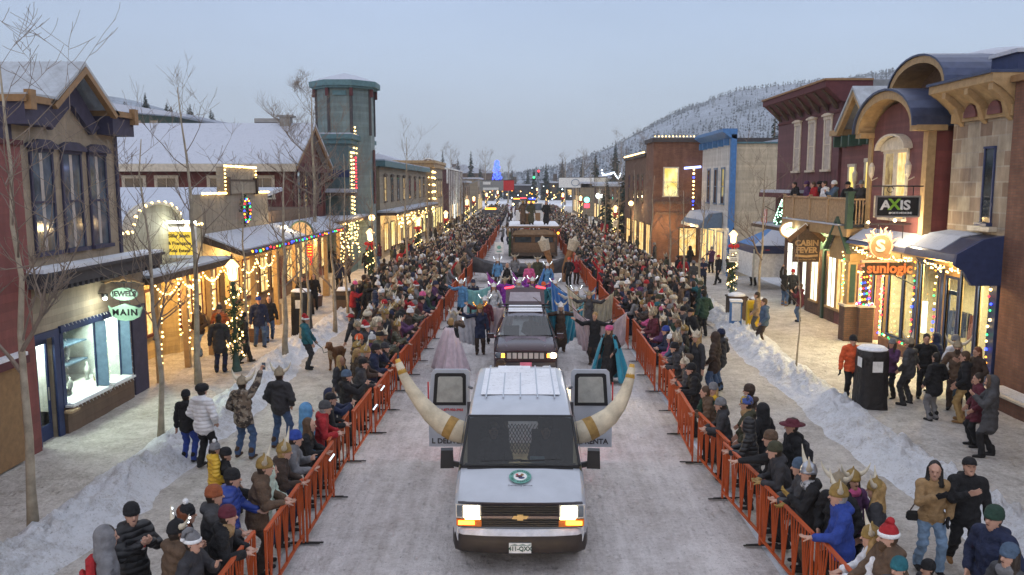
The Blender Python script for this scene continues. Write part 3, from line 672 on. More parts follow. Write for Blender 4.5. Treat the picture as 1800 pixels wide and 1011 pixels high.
# ---------- stepped false front shop
t = bthing('stepped_shop', 'grey tan shop with a stepped false front outlined in warm bulbs and a wreath', (-11.5, 33, 0))
stp = [(29.25, 2.9), (37.1, 2.9), (37.1, 5.45), (35.4, 5.45), (35.4, 6.5), (31.7, 6.5), (31.7, 5.45), (29.25, 5.45)]
part('false_front', M['tan2'], t, lambda m: F.poly(m, stp, -.3, 0)); part('wall', M['yellow'], t, lambda m: (G.box(m, 29.25, 37.1, -9, 0, 0, 3.2), F.box(m, 29.25, 29.45, -7, -.3, 0, 4.6)))
part('sign_board', [M['tan2'], M['dkwood']], t, lambda m: (F.box(m, 31.95, 35.15, 0, .10, 5.45, 5.95), F.box(m, 31.75, 31.95, 0, .18, 5.4, 6.1, 1), F.box(m, 35.15, 35.3, 0, .18, 5.4, 6.1, 1), F.box(m, 31.95, 35.15, 0, .13, 5.95, 6.02, 1)))
part('porch_roof', [M['dkwood'], M['roof_snow']], t, lambda m: (m.prism([(-11.5, 3.95), (-9.95, 3.35), (-9.95, 3.2), (-11.5, 3.7)], 1, 29.3, 46.5), m.prism([(-11.48, 3.955), (-11.48, 4.03), (-10.1, 3.47), (-10.1, 3.42)], 1, 29.35, 46.3, 1)))
for u in (30.5, 33.3, 36.1, 39.0, 42, 45): part('post', M['gold'], t, lambda m: (m.box(-10.2, -10.02, u-.09, u+.09, 0, 3.2), m.box(-10.27, -9.96, u-.16, u+.16, 0, .9)))
for u in (30.4, 31.9, 34.6, 36.2): win(t, G, u, .85, 1.0, 1.6, M['maroon'], M['litwarm'], 0, .06, (1, 2), .08)
part('door', M['dkwood'], t, lambda m: G.box(m, 32.8, 33.7, 0, .06, .05, 2.2))
k = 0
bulbs('light_string', 'warm bulbs tracing the stepped outline of the grey tan false front', along([F.p(u, .05, z+.03) for u, z in (stp[2:] )], .14), [M['bulb']], .045)
bulbs('light_string', 'multicoloured bulbs along the snowy porch edge below the wreath', along([(-9.93, 30, 3.33), (-9.93, 46.3, 3.33)], .42, 0, .03), BULBS[:4], .045)
for i, u in enumerate((29.4, 30.6, 32.0)): bulbs('light_string', 'warm bulbs dangling on porch post %s beside the lit yellow wall' % ('one', 'two', 'three')[i], along([(-10.05, u, 3.1), (-10.05, u, .9)], .2, 0, .09, i+40), [M['bulb']], .036)
bulbs('light_string', 'warm bulbs in loose loops over the first porch posts past the agency', along([(-10.0, 29.3, 2.7), (-10, 30.6, 3.0), (-10, 31.8, 2.7), (-10, 33, 3.1)], .16, .25), [M['bulb']], .036)
wr = thing('wreath', 'green wreath with coloured bulbs hung on the stepped false front', 'wreath', F.p(33.7, .09, 4.75))
m = MB(); q = random.Random(4)
for i in range(260):
    a = q.uniform(0, 6.283); rr = .38 + q.gauss(0, .07); p = Vector((q.uniform(-.05,.1), rr*math.cos(a), rr*math.sin(a)*1.25)); d = Vector((q.uniform(-1,1), q.uniform(-1,1), q.uniform(-1,1)))*.13
    m.add([p, p+d, p+d.cross(Vector((.3,.9,.2)))*.4], [(0,1,2)])
m.build('foliage', M['needles'], wr); m = MB()
for i in range(20): a = i*.314; m.ball((.1, .38*math.cos(a), .475*math.sin(a)), .04, i % 4, 5, 4)
m.build('bulbs', BULBS[:4], wr)
for u, e in ((31.2, 260), (34.5, 200), (38.5, 170), (43, 180)): lamp_light('porch light', (-10.9, u, 3.0), e, (1,.60,.2), .2, parent=t)
t = bthing('brown_shop', 'brown boarded shop front under the snowy porch beyond the stepped false front', (-12.2, 41.5, 0))
part('wall', M['brownside'], t, lambda m: (m.box(-20, -12.2, 37.15, 44.9, 0, 3.95), m.box(-20, -11.6, 37.15, 44.9, 3.96, 4.6)))
for u in (38.3, 40.0, 42.6, 44): win(t, Fac('L', -12.2), u, .8, 1.1, 1.6, M['dkwood'], M['litwarm'], 0, .06, (1, 2), .08)
part('door', M['maroon'], t, lambda m: Fac('L', -12.2).box(m, 40.9, 41.8, 0, .06, .05, 2.2))
s = thing('arch_sign', 'arched shop sign board lit by a glaring lamp above the porch', 'sign', (-10.3, 38.5, 3.4))
n = 14
part('board', emit('glowing arch sign', (1,.55,.22), .9), s, lambda m: m.prism([(-10.35+.55*math.cos(R(a)), 3.45+.62*math.sin(R(a))) for a in range(0, 181, 15)], 1, 38.3, 38.38))
part('border', M['green'], s, lambda m: m.tube([(-10.35+.57*math.cos(R(a)), 38.34, 3.45+.64*math.sin(R(a))) for a in range(0, 181, 15)] , .055, 6))
part('lamp', M['head'], s, lambda m: m.ball((-10.95, 37.9, 3.85), .085, 0, 8, 6)); part('lamp_arm', M['black'], s, lambda m: m.tube([(-11.5, 38, 3.95), (-10.95, 37.95, 3.92)], .02))
lamp_light('arch sign light', (-10.7, 37.6, 3.8), 60, (1,.75,.4), .1)
s = thing('red_sign', 'tall glowing red hanging sign with pale strokes under the porch', 'sign', (-9.75, 37.6, 2.5))
part('panel', emit('glowing red sign', (1,.035,.015), 2.2), s, lambda m: (m.box(-9.92, -9.66, 37.6, 37.66, 2.45, 3.05), m.box(-9.80, -9.70, 37.6, 37.66, 2.1, 2.44))); part('stroke', M['bulbo'], s, lambda m: [m.box(-9.88, -9.70, 37.57, 37.595, z, z+.03) for z in (2.55, 2.7, 2.83, 2.95)])
part('chain', M['black'], s, lambda m: m.tube([(-9.79, 37.63, 3.06), (-9.95, 37.63, 3.25)], .015))
# ---------- long red brick building with the big snow roof
t = bthing('brick_building', 'long dark red building with a big snow covered roof and white eaves', (-20, 48, 0))
part('wall', M['redbrick'], t, lambda m: (m.box(-32, -12.6, 45, 52.4, 0, 7.05), m.prism([(45, 7.05), (52.4, 7.05), (48.7, 9.1)], 0, -13.4, -12.62)))
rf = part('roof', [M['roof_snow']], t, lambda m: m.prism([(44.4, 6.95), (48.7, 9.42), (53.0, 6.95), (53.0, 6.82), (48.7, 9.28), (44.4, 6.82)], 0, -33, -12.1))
part('eave', M['creamp'], t, lambda m: m.box(-33, -12.15, 44.30, 44.42, 6.52, 6.93)); part('bargeboard', M['orange'], t, lambda m: [m.prism([(48.7, 9.26), (48.7, 8.98), (e, 6.6), (e, 6.85)], 0, -12.25, -12.12) for e in (44.45, 52.95)])
S = Fac('S', 45.0)
for x in (-21.3, -19.5, -16.6, -14.2): win(t, S, x, 5.1, 1.0, 1.05, M['creamp'], M['pane'], 0, .05, (0, 2), .17)
F2 = Fac('L', -12.6)
for u in (46.4, 48.0, 49.6, 51.2): win(t, F2, u, 4.6, .62, 2.0, M['maroon'], M['pane'], .35, .08, (1, 1), .08)
part('pilaster', M['maroon'], t, lambda m: [F2.box(m, u-.12, u+.12, 0, .09, 3.9, 6.9) for u in (45.3, 47.2, 48.8, 50.4, 52.2)])
part('cornice', M['maroon'], t, lambda m: F2.box(m, 44.9, 52.5, 0, .4, 6.55, 6.8))
part('awning', [M['dkwood'], M['roof_snow']], t, lambda m: (m.box(-12.6, -10.4, 46.6, 58, 3.5, 3.7), m.box(-12.6, -10.45, 46.65, 57.9, 3.7, 3.82, 1)))
for u in (47.2, 49.5, 51.8): win(t, F2, u, .7, 1.5, 1.9, M['dkwood'], M['litwarm'], 0, .06, (0, 2), .08)
lamp_light('awning light', (-10.6, 48.5, 3.3), 240, (1,.62,.24), .2, parent=t); lamp_light('awning light', (-10.4, 53.5, 3.3), 240, (1,.62,.24), .2, parent=t)
part('roof_vent', M['grey'], t, lambda m: (m.box(-14.1, -13.5, 48.3, 48.9, 9.2, 9.75), m.box(-14.25, -13.35, 48.15, 49.05, 9.75, 9.85)))
ac = thing('air_unit', 'grey louvred rooftop air unit behind the snow roof ridge', 'air unit', (-16, 52.5, 8.9))
MB().box(-.75,.75,-.6,.6,-1.5,1.05).build('casing', M['grey'], ac); MB().box(-.7,.7,-.64,-.605,.1,.2).box(-.7,.7,-.64,-.605,.3,.4).box(-.7,.7,-.64,-.605,.5,.6).box(-.7,.7,-.64,-.605,.7,.8).build('louvre', M['dark'], ac)
k = 0
for u in (46.7, 47.4, 48.2, 49.0, 49.9, 50.8, 51.7): 
    k += 1; bulbs('light_string', 'curtain of warm bulbs hanging under the awning, strand %d from the brown shop' % k, along([(-10.35, u, 3.45), (-10.35, u, 3.45 - 1.5 - .5*(k % 3))], .18, 0, .07, k+60), [M['bulb']], .05)
# ---------- teal corner tower
t = bthing('tower_building', 'teal clapboard building with an octagonal corner tower under a snowy cap', (-13, 57, 0))
part('wall', M['teal2'], t, lambda m: m.box(-19, -11.15, 53.3, 62, 0, 8.75))
part('cornice', M['tealp'], t, lambda m: (m.box(-19.3, -10.85, 53.0, 62, 8.751, 9.05), m.box(-19.1, -11.0, 53.15, 62, 8.45, 8.751)))
part('cornice_snow', M['roof_snow'], t, lambda m: m.box(-19.2, -10.95, 53.1, 61.9, 9.055, 9.14))
cx, cy_ = -12.1, 57.2
oc = lambda r, o=22.5: [(cx + r*math.cos(R(o+45*i)), cy_ + r*math.sin(R(o+45*i))) for i in range(8)]
tw = part('tower_wall', M['teal'], t, lambda m: m.prism(oc(1.98), 2, 0, 12.35))
part('corner_board', M['dark'], t, lambda m: [m.box(x-.09, x+.09, y-.09, y+.09, 9.15, 12.3) for x, y in oc(1.97)])
part('panel', M['tealp'], t, lambda m: (m.box(cx-.45, cx+.45, cy_-1.93, cy_-1.8, 11.75, 12.05)))
part('tower_eave', M['tealp'], t, lambda m: (m.prism(oc(2.45), 2, 12.35, 12.72), m.prism(oc(2.25), 2, 12.22, 12.35)))
part('tower_bracket', M['maroon'], t, lambda m: [m.box(x*1-.1, x+.1, y-.1, y+.1, 11.7, 12.22) for x, y in oc(2.12)])
def f(m):
    b = len(m.v); m.v += [(x, y, 12.73) for x, y in oc(2.38)] + [(x, y, 13.18) for x, y in oc(1.0)] + [(cx, cy_, 13.42)]
    for i in range(8): j = (i+1) % 8; m.f += [(b+i, b+j, b+8+j, b+8+i), (b+8+i, b+8+j, b+16)]; m.m += [0, 0]
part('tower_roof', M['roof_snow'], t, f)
part('blue_band', M['navy'], t, lambda m: m.box(-17, -11.13, 53.27, 54, 6.3, 6.75)); part('sign_strip', M['maroon'], t, lambda m: m.box(-13.6, -12.2, 53.2, 53.265, 5.95, 6.2))
F3 = Fac('L', -11.15)
for z in (4.3, 6.4): win(t, F3, 54.2, z, .8, 1.5, M['slate'], M['litdim'], .2, .08)
part('tower_slot', M['maroon'], t, lambda m: m.box(-10.22, -10.14, 57.0, 57.4, 4.5, 8.2)); 
part('porch', [M['dkwood'], M['roof_snow']], t, lambda m: (m.prism([(-19, 5.1), (-10.6, 5.1), (-10.6, 5.3), (-19, 5.3)], 1, 52.45, 53.25), m.prism([(-19, 5.31), (-10.65, 5.31), (-10.65, 5.55), (-19, 5.6)], 1, 52.5, 53.2, 1)))
pts = lambda L: [F3.p(u, .1, z) for u, z in L]
bulbs('light_string', 'warm bulbs shaped like a spire on the front of the teal tower building', along(pts([(53.6, 4), (53.6, 7.9), (54.6, 7.9), (54.6, 8.9), (55.0, 9.6), (55.4, 8.9), (55.4, 7.9), (56.4, 7.9), (56.4, 4)]), .26), [M['bulb']], .06)
bulbs('light_string', 'inner column of warm bulbs on the front of the teal tower building', along(pts([(54.3, 3.9), (54.3, 7.7)]), .26) + along(pts([(55.8, 3.9), (55.8, 7.7)]), .26), [M['bulb']], .06, cable=False)
bulbs('light_string', 'column of red bulbs between the warm ones on the tower building', along(pts([(55.05, 5.6), (55.05, 7.8)]), .2), [M['bulbr']], .06)
# ---------- further left shops
t = bthing('olive_shop', 'long olive tan two storey shop row with a snowy lit porch beyond the tower', (-11, 78, 0))
F4 = Fac('L', -10.85)
part('wall', M['olive'], t, lambda m: (m.box(-20, -10.85, 63, 94, 0, 7.2), m.box(-21, -12.5, 62.5, 84, 7.2, 8.0))); part('cornice', M['tealp'], t, lambda m: (F4.box(m, 62.8, 94.2, -8, .5, 7.2, 7.65)))
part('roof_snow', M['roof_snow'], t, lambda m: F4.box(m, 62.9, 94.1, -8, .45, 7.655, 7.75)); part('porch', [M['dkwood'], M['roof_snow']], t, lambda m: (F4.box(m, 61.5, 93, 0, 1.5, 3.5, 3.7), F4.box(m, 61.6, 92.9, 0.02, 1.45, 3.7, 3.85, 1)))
for i, u in enumerate((65.5, 69, 72.5, 76, 80, 84, 88, 91.5)): win(t, F4, u, 4.5, 1.0, 1.9, M['dkwood'], M['pane'] if i % 3 else M['litdim'], .2, .06); win(t, F4, u, .6, 1.8, 2.1, M['dkwood'], M['lityellow'] if i % 2 else M['litwarm'], 0, .06, (0, 2))
S4 = Fac('S', 62.99); win(t, S4, -12.2, 4.6, .9, 1.7, M['dkwood'], M['pane'], .2)
for u in (64, 70, 76, 83): lamp_light('porch light', (-9.6, u, 3.3), 240, (1,.66,.28), .2, parent=t)
k = 0
for u in (62, 66, 70, 75, 80, 86): k += 1; bulbs('light_string', 'warm bulbs dangling from the snowy porch of the olive shop, strand %d past the tower' % k, along([(-9.3, u, 3.45), (-9.3, u+1.2, 2.6), (-9.3, u+2.5, 3.45)], .3, 0, .1, k), [M['bulb']], .07)
t = bthing('gold_tower_shop', 'narrow golden tan false front tower strung with bulbs', (-10.2, 100, 0))
F5 = Fac('L', -10.3)
part('wall', M['olive'], t, lambda m: m.box(-16, -10.3, 95, 108, 0, 8.3)); part('cornice', M['gold'], t, lambda m: (m.box(-16, -9.8, 94.6, 108.3, 8.3, 8.6), m.box(-16, -10.0, 94.8, 108.2, 7.8, 8.3)))
for u in (97, 100, 103, 106): win(t, F5, u, .8, 2, 2.2, M['dkwood'], M['lityellow'], 0, .06, (0, 2)); win(t, F5, u, 4.3, 1.1, 2, M['dkwood'], M['litdim'], .2)
bulbs('light_string', 'dense warm bulbs filling the golden tower front', [p for z in (3.4, 4.2, 5, 5.8, 6.6, 7.3) for p in along([(-10.6, 94.7, z), (-10.2, 94.7, z), (-10.2, 98, z)], .3, 0, .06, int(z*9))], [M['bulb']], .09, cable=False)
lamp_light('shop light', (-8.9, 101, 3), 160, (1,.66,.28), .2, parent=t)
t = bthing('parapet_shop', 'maroon and white shop with a rounded parapet far along the jewellery side', (-12, 122, 0))
part('wall', M['burg'], t, lambda m: m.box(-18, -9.9, 112, 140, 0, 7.9)); part('trim', M['whitep'], t, lambda m: ([m.box(-9.88, -9.75, u-.2, u+.2, 1, 7.8) for u in range(113, 140, 3)], m.box(-18, -9.7, 111.9, 140, 7.9, 8.1), [m.box(x-.12, x+.12, 111.86, 111.98, 6, 7.9) for x in (-13.8, -12.3, -10.9, -10)]))
part('parapet', M['burg'], t, lambda m: m.prism([(-12.6+1.3*math.cos(R(a)), 8.1+1.25*math.sin(R(a))) for a in range(0, 181, 15)], 1, 111.9, 112.5)); part('parapet_trim', M['whitep'], t, lambda m: (m.tube([(-12.6+1.3*math.cos(R(a)), 111.85, 8.1+1.25*math.sin(R(a))) for a in range(0, 181, 15)], .1, 5), m.box(-12.75, -12.45, 111.8, 111.9, 8.1, 9.2)))
for x in (-13, -11.6): win(t, Fac('S', 112), x, 5.2, .8, 1.7, M['whitep'], M['pane'], 0, .06)
for u in (114, 118, 122, 127, 132): win(t, Fac('L', -9.9), u, .8, 2.4, 2.2, M['dkwood'], M['litwhite'] if u == 122 else M['litwarm'], 0, .06, (0, 2))
lamp_light('shop light', (-8.3, 122, 3), 220, (.95,1,.8), .2, parent=t)
t = bthing('hill_lodge', 'long dark green lodge with a sloping snow roof on the hill behind the shops', (-46, 100, 5))
part('wall', M['green'], t, lambda m: m.box(-75, -41, 98, 110, 5, 14.1)); part('roof', M['roof_snow'], t, lambda m: m.prism([(-80, 17.2), (-57, 16.6), (-38.5, 13.9), (-38.5, 13.6), (-80, 16.8)], 1, 95, 112)); part('window_band', M['pane2'], t, lambda m: [m.box(x, x+.9, 97.93, 98.01, 11.8, 13.4) for x in range(-58, -42, 2)])
# ================================================================== RIGHT-HAND BUILDINGS
t = bthing('brick_shop', 'brown brick wall of the nearest building beside the glass fronted shop', (13.5, 14, 0))
part('wall', M['brownbrick'], t, lambda m: m.box(12.92, 24, 4, 21.86, 0, 8.45)); part('coping', M['orange'], t, lambda m: m.box(12.78, 24, 4, 21.88, 8.45, 8.62))
part('window', M['pane2'], t, lambda m: m.box(12.86, 12.918, 17.2, 18.6, 4.6, 7)); part('sill', M['creamp'], t, lambda m: m.box(12.75, 12.9, 17, 18.8, 4.45, 4.6))
pl = thing('brick_planter', 'low brick planter wall with snow on top at the foot of the brown brick building', 'planter', (12.6, 19.6, 0))
part('wall', M['brownbrick'], pl, lambda m: m.box(12.3, 12.9, 15.2, 21.4, 0, .42)); part('snow_top', M['ridge'], pl, lambda m: m.box(12.36, 12.86, 15.3, 21.3, .42, .50)); part('coping', M['creamp'], pl, lambda m: (m.box(12.24, 12.36, 15.2, 21.45, .42, .47)))
# ---------- glass fronted shop with stone corner and barrel arch
t = bthing('glass_shop', 'ornate stone and burgundy shop with barrel arches and glowing glass windows', (13.5, 26, 0))
F = Fac('R', 13.0)
hol = [(22.35, 23.0, .35, 3.25), (23.15, 23.95, .12, 3.3), (24.1, 24.75, 0, 3.0), (25.25, 26.35, .45, 3.3), (26.6, 27.5, .6, 3.2), (27.62, 28.6, .6, 3.2), (29.0, 29.85, 0, 2.7)]
def f(m):
    holes_wall(F, m, 22.0, 29.95, 0, 3.6, hol, -.08, 0)
    F.box(m, 21.9, 30.0, -8, -2.6, 0, 3.6); F.box(m, 21.9, 22.0, -2.6, -.0, 0, 3.6)
part('shop_front', M['gold'], t, f)
part('shop_room', M['creamp'], t, lambda m: (F.box(m, 22, 30, -2.58, -2.5, 0, 3.4), F.box(m, 22, 30, -2.5, -.31, 3.4, 3.5), F.box(m, 22, 30, -2.5, -.31, -.02, .03), F.box(m, 22.0, 22.06, -2.5, -.31, 0, 3.4), F.box(m, 29.94, 30, -2.5, -.31, 0, 3.4), F.box(m, 24.9, 24.96, -2.5, -1.2, 0, 3.4)))
part('window_frame', M['navy'], t, lambda m: [ (F.box(m, a-.05, a, -.05, .03, c-.06, d+.06), F.box(m, b, b+.05, -.05, .03, c-.06, d+.06), F.box(m, a, b, -.05, .04, d, d+.07), F.box(m, a, b, -.05, .05, c-.07, c)) for a, b, c, d in hol])
part('shop_window', M['glass'], t, lambda m: [F.box(m, a, b, -.06, -.055, c, d) for i, (a, b, c, d) in enumerate(hol) if i not in (6,)])
part('pilaster', M['navy'], t, lambda m: (F.box(m, 21.95, 22.3, .0, .12, 0, 3.62), F.box(m, 26.4, 26.55, .08, .14, 0, 3.4), F.box(m, 24.8, 24.9, .08, .14, 0, 3.4)))
dr = part('door', M['navy'], t, lambda m: (F.box(m, 24.1, 24.17, -.1, -.062, 0, 2.6), F.box(m, 24.68, 24.75, -.1, -.062, 0, 2.6), F.box(m, 24.1, 24.75, -.1, -.062, 2.5, 2.62), F.box(m, 24.17, 24.68, -.1, -.062, 0, .3)))
part('knee_wall', M['brownbrick'], t, lambda m: (F.box(m, 25.05, 28.8, .09, .2, 0, .44)))
def f(m):
    m.prism([(13.0, 4.30), (12.55, 4.2), (11.95, 3.78), (11.9, 3.70), (13.0, 3.70)], 1, 24.9, 29.9)
    m.prism([(13.0, 4.42), (12.4, 4.32), (11.75, 3.92), (11.7, 3.72), (13.0, 3.72)], 1, 22.0, 24.9)
part('awning', M['blueroof'], t, f)
part('awning_snow', M['roof_snow'], t, lambda m: (m.prism([(12.98, 4.36), (12.55, 4.26), (12.0, 3.87), (12.0, 3.83), (12.55, 4.21), (12.98, 4.31)], 1, 25.0, 29.8), m.prism([(12.98, 4.46), (12.4, 4.365), (11.82, 3.98), (11.82, 3.95), (12.4, 4.33), (12.98, 4.43)], 1, 23.0, 24.8)))
part('awning_end', M['navy'], t, lambda m: (m.prism([(13.0, 4.45), (12.4, 4.35), (11.7, 3.95), (11.66, 3.65), (11.9, 3.5), (12.0, 3.3), (12.15, 3.1), (12.95, 3.1)], 1, 21.86, 21.99), m.prism([(13.0, 3.7), (12.1, 3.7), (12.3, 3.45), (12.8, 3.2), (13, 2.95)], 1, 25.0, 25.15)))
part('awning_soffit', M['gold'], t, lambda m: (F.box(m, 22, 29.9, .09, .95, 3.62, 3.69), F.box(m, 22.0, 29.9, .2, .3, 3.4, 3.62)))
part('stone_wall', M['stone'], t, lambda m: m.box(13.02, 21, 21.9, 25.0, 3.7, 7.9)); F0 = Fac('R', 13.02)
win(t, F0, 22.95, 4.75, .42, 2.05, M['navy'], M['pane'], 0, .12, (0, 1), .06)
part('stone_sill', M['creamp'], t, lambda m: F0.box(m, 22.4, 23.5, 0, .22, 4.52, 4.65))
def f(m):
    m.prism([(13.05, 7.9), (12.95, 8.05), (12.6, 8.35), (12.35, 8.5), (12.35, 8.72), (20, 8.72), (20, 7.9)], 1, 21.92, 25.3)
    F0.box(m, 21.92, 25.0, 0, .1, 7.62, 7.9)
    for u in (22.1, 23.3, 24.5): m.prism([(13.0, 7.5), (12.9, 7.6), (12.75, 8.0), (12.4, 8.3), (12.4, 8.48), (13.0, 8.48)], 1, u-.1, u+.1)
part('cornice', M['gold'], t, f); part('roof_edge', M['blueroof'], t, lambda m: m.box(12.28, 20, 21.9, 25.35, 8.721, 8.80))
part('arch_vent', M['burg2'], t, lambda m: [m.prism([(u+.32*math.cos(R(a)), 7.72+.36*math.sin(R(a))) for a in range(0, 181, 20)], 0, 12.86, 12.94) for u in (22.7, 23.9)])
W = 12.55                                                        # projecting arched bay
part('bay_wall', M['burg2'], t, lambda m: m.prism([(25.75, 4.2), (29.45, 4.2), (29.45, 7.55)] + [(27.6+1.85*math.cos(R(a)), 7.55+.95*math.sin(R(a))) for a in range(10, 171, 16)] + [(25.75, 7.55)], 0, W, 16))
def arc(u, r, z, h, a0=0, a1=180, st=12): return [(u+r*math.cos(R(a)), z+h*math.sin(R(a))) for a in range(a0, a1+1, st)]
def ring(m, u, r, z, h, th, x0, x1): m.prism(arc(u, r+th, z, h+th) + arc(u, r, z, h)[::-1], 0, x0, x1)
part('arch_fascia', M['gold'], t, lambda m: (ring(m, 27.6, 1.95, 7.6, 1.0, .26, 12.0, 13), m.box(12.05, 13, 25.3, 25.75, 7.45, 7.62), m.box(12.05, 13, 29.4, 29.85, 7.45, 7.62)))
part('barrel_roof', M['blueroof'], t, lambda m: ring(m, 27.6, 2.22, 7.6, 1.27, .07, 11.92, 15))
part('corner_post', M['gold'], t, lambda m: (m.box(W-.06, W+.2, 25.45, 25.74, 4.2, 7.44), m.box(W-.06, W+.2, 29.46, 29.75, 4.2, 7.44))); part('bay_side', M['redside'], t, lambda m: m.box(W+.2, 13.3, 25.5, 25.72, 4.2, 7.44))
FB = Fac('R', W)
for u in (27.15, 28.05): win(t, FB, u, 4.7, .62, 2.15, M['creamp'], M['litdim'] if u > 27.5 else M['litwarm'], 0, .1, (1, 1), .13)
part('window_hood', [M['creamp'], M['blueroof']], t, lambda m: (m.prism(arc(27.6, 1.0, 6.95, .42), 0, W-.12, W-.005), ring(m, 27.6, 1.02, 6.97, .44, .07, W-.3, W-.005), m.box(W-.1, W-.075, 26.6, 28.6, 6.93, 6.95)))
for u in (26.3, 29.0):
    s = part('wall_lantern', M['creamp'], t, lambda m: (m.lathe([(.04,-.12),(.09,.0),(.11,.28),(.03,.42)], 8, (W-.22, u, 6.15)), m.tube([(W, u, 6.05), (W-.2, u, 5.95), (W-.22, u, 6.03)], .02)))
part('attic_wall', M['gold'], t, lambda m: m.box(13.6, 18, 25.36, 29.9, 7.9, 8.9))
part('attic_arch', M['gold'], t, lambda m: (ring(m, 27.6, 1.75, 8.9, .85, .22, 13.0, 14.2), m.box(13.05, 14, 25.2, 25.9, 8.72, 8.95), m.box(13.05, 14, 29.3, 30, 8.72, 8.95)))
part('attic_face', M['wood'], t, lambda m: m.prism(arc(27.6, 1.74, 8.9, .84), 0, 14.0, 17)); part('attic_roof', M['blueroof'], t, lambda m: ring(m, 27.6, 1.98, 8.9, 1.08, .06, 12.95, 17))
part('roof_box', [M['navy'], M['roof_snow']], t, lambda m: (m.box(14.2, 20, 24.0, 25.34, 8.82, 9.55), m.box(14.1, 20, 23.9, 25.34, 9.55, 9.66, 1), m.ball((16, 27.6, 9.9), (1.6, 1.2, .35), 1, 10, 6)))
part('chimney', M['creamp'], t, lambda m: (m.box(16.2, 16.6, 22.4, 22.8, 8.8, 10.1), m.box(16.15, 16.65, 22.35, 22.85, 10.1, 10.2)))
for i, (u, e) in enumerate(((22.7, 70), (24.3, 60), (26, 90), (27.9, 90))): lamp_light('shop ceiling light', F.p(u, -.45, 3.35), e*3.4, (1,.80,.42), kind='AREA', size=(.8, .6), rot=(0, R(25), 0), parent=t)
lamp_light('awning light', (11.9, 23.6, 3.45), 170, (1,.66,.28), .2, parent=t); lamp_light('awning light', (11.8, 28.3, 3.4), 190, (1,.70,.30), .2, parent=t)
tube = emit('shop tube lamp', (1,.92,.7), 4.5)
for i, (u, z0, z1) in enumerate(((22.5, 2.1, 2.8), (27.0, .7, 1.9), (28.0, .7, 1.8))):
    tag(MB().tube([F.p(u, -1.0, z0), F.p(u, -1.0, z1)], .09, 8).build('tube_lamp', tube), ('white tube lamp standing high in the narrow corner window of the glass shop', 'tall glowing tube lamp in the left pane pair, nearer the shop door', 'tall glowing tube lamp in the pane nearest the sunburst sign')[i], 'lamp')
q = random.Random(12)
hats = [('tealp', 'teal knitted hat on a stand in the glass shop window', 25.75, 2.0), ('redbow', 'red knitted hat on a stand in the glass shop window', 25.75, 1.35), ('signg', 'mint knitted hat on a low stand in the glass shop window', 25.85, .75)]
M['signg'] = plain('mint wool', (.18,.42,.36)); M['tealw'] = plain('teal wool', (.08,.35,.40))
for nm, lab, u, z in hats:
    x, y, _ = F.p(u, -.45, 0); h = thing('display_hat', lab, 'hat', (x, y, z)); mt = M['tealw'] if nm == 'tealp' else M[nm]
    MB().lathe([(.16,0),(.17,.05),(.15,.06),(.145,.12),(.10,.2),(.03,.235)], 12).build('crown', mt, h, True); MB().tube([(0,0,.02),(0,0,-.25)], .012).lathe([(.08,-.27),(.08,-.25)], 10).build('stand', M['steel'], h)
for i, (u, d, c) in enumerate(((23.5, -1.6, 'slate'), (22.7, -1.7, 'tan'), (26.1, -1.9, 'maroon'), (27.2, -1.8, 'navy'))):
    x, y, _ = F.p(u, d, 0); g = thing('clothes_rack', ('rack of slate blue garments behind the tall clear pane near the blue pilaster', 'rack of tan garments inside the corner window of the glass shop', 'rack of dark red garments behind the knitted hats', 'rack of navy garments behind the glowing tube lamps')[i], 'clothes rack', (x, y, .03))
    MB().tube([(0,-.45,0),(0,-.45,1.6),(0,.45,1.6),(0,.45,0)], .02).build('frame', M['steel'], g); m = MB()
    for k in range(9): m.obox((0, -.38+k*.095, 1.12), (.42, .06, .8), (0, 0, q.uniform(-.12, .12)), 0, .75)
    m.build('garment', M[c] if c != 'tan' else M['curtain'], g)
for i, (u, z) in enumerate(((25.1, .5), (22.15, .5), (28.85, .3))):
    bulbs('light_string', ('multicoloured bulbs on the brown pillar right of the knitted hats', 'multicoloured bulbs down the corner beside the blue pilaster', 'multicoloured bulbs down the pillar nearest the sunburst sign')[i], along([F.p(u, .17, 3.4), F.p(u, .17, z)], .2, 0, .03, i), BULBS, .038)
bulbs('light_string', 'multicoloured bulbs around the double pane with glowing tubes', along([F.p(26.5, .16, 3.3), F.p(26.5, .2, .6), F.p(27.6, .22, .45), F.p(28.7, .2, .6), F.p(28.7, .16, 3.2)], .2, 0, .03, 6), BULBS, .038)
bulbs('light_string', 'thick garland of warm bulbs below the blue awning near the stone corner', along([(12.2, 22.2, 3.5), (12.2, 24.6, 3.5)], .05, .12, .07, 3), [M['bulb']], .026)
bulbs('light_string', 'thick garland of warm bulbs below the awning next to the sunburst sign', along([(12.1, 25.2, 3.5), (12.1, 29.6, 3.5)], .05, .1, .07, 4), [M['bulb']], .026)
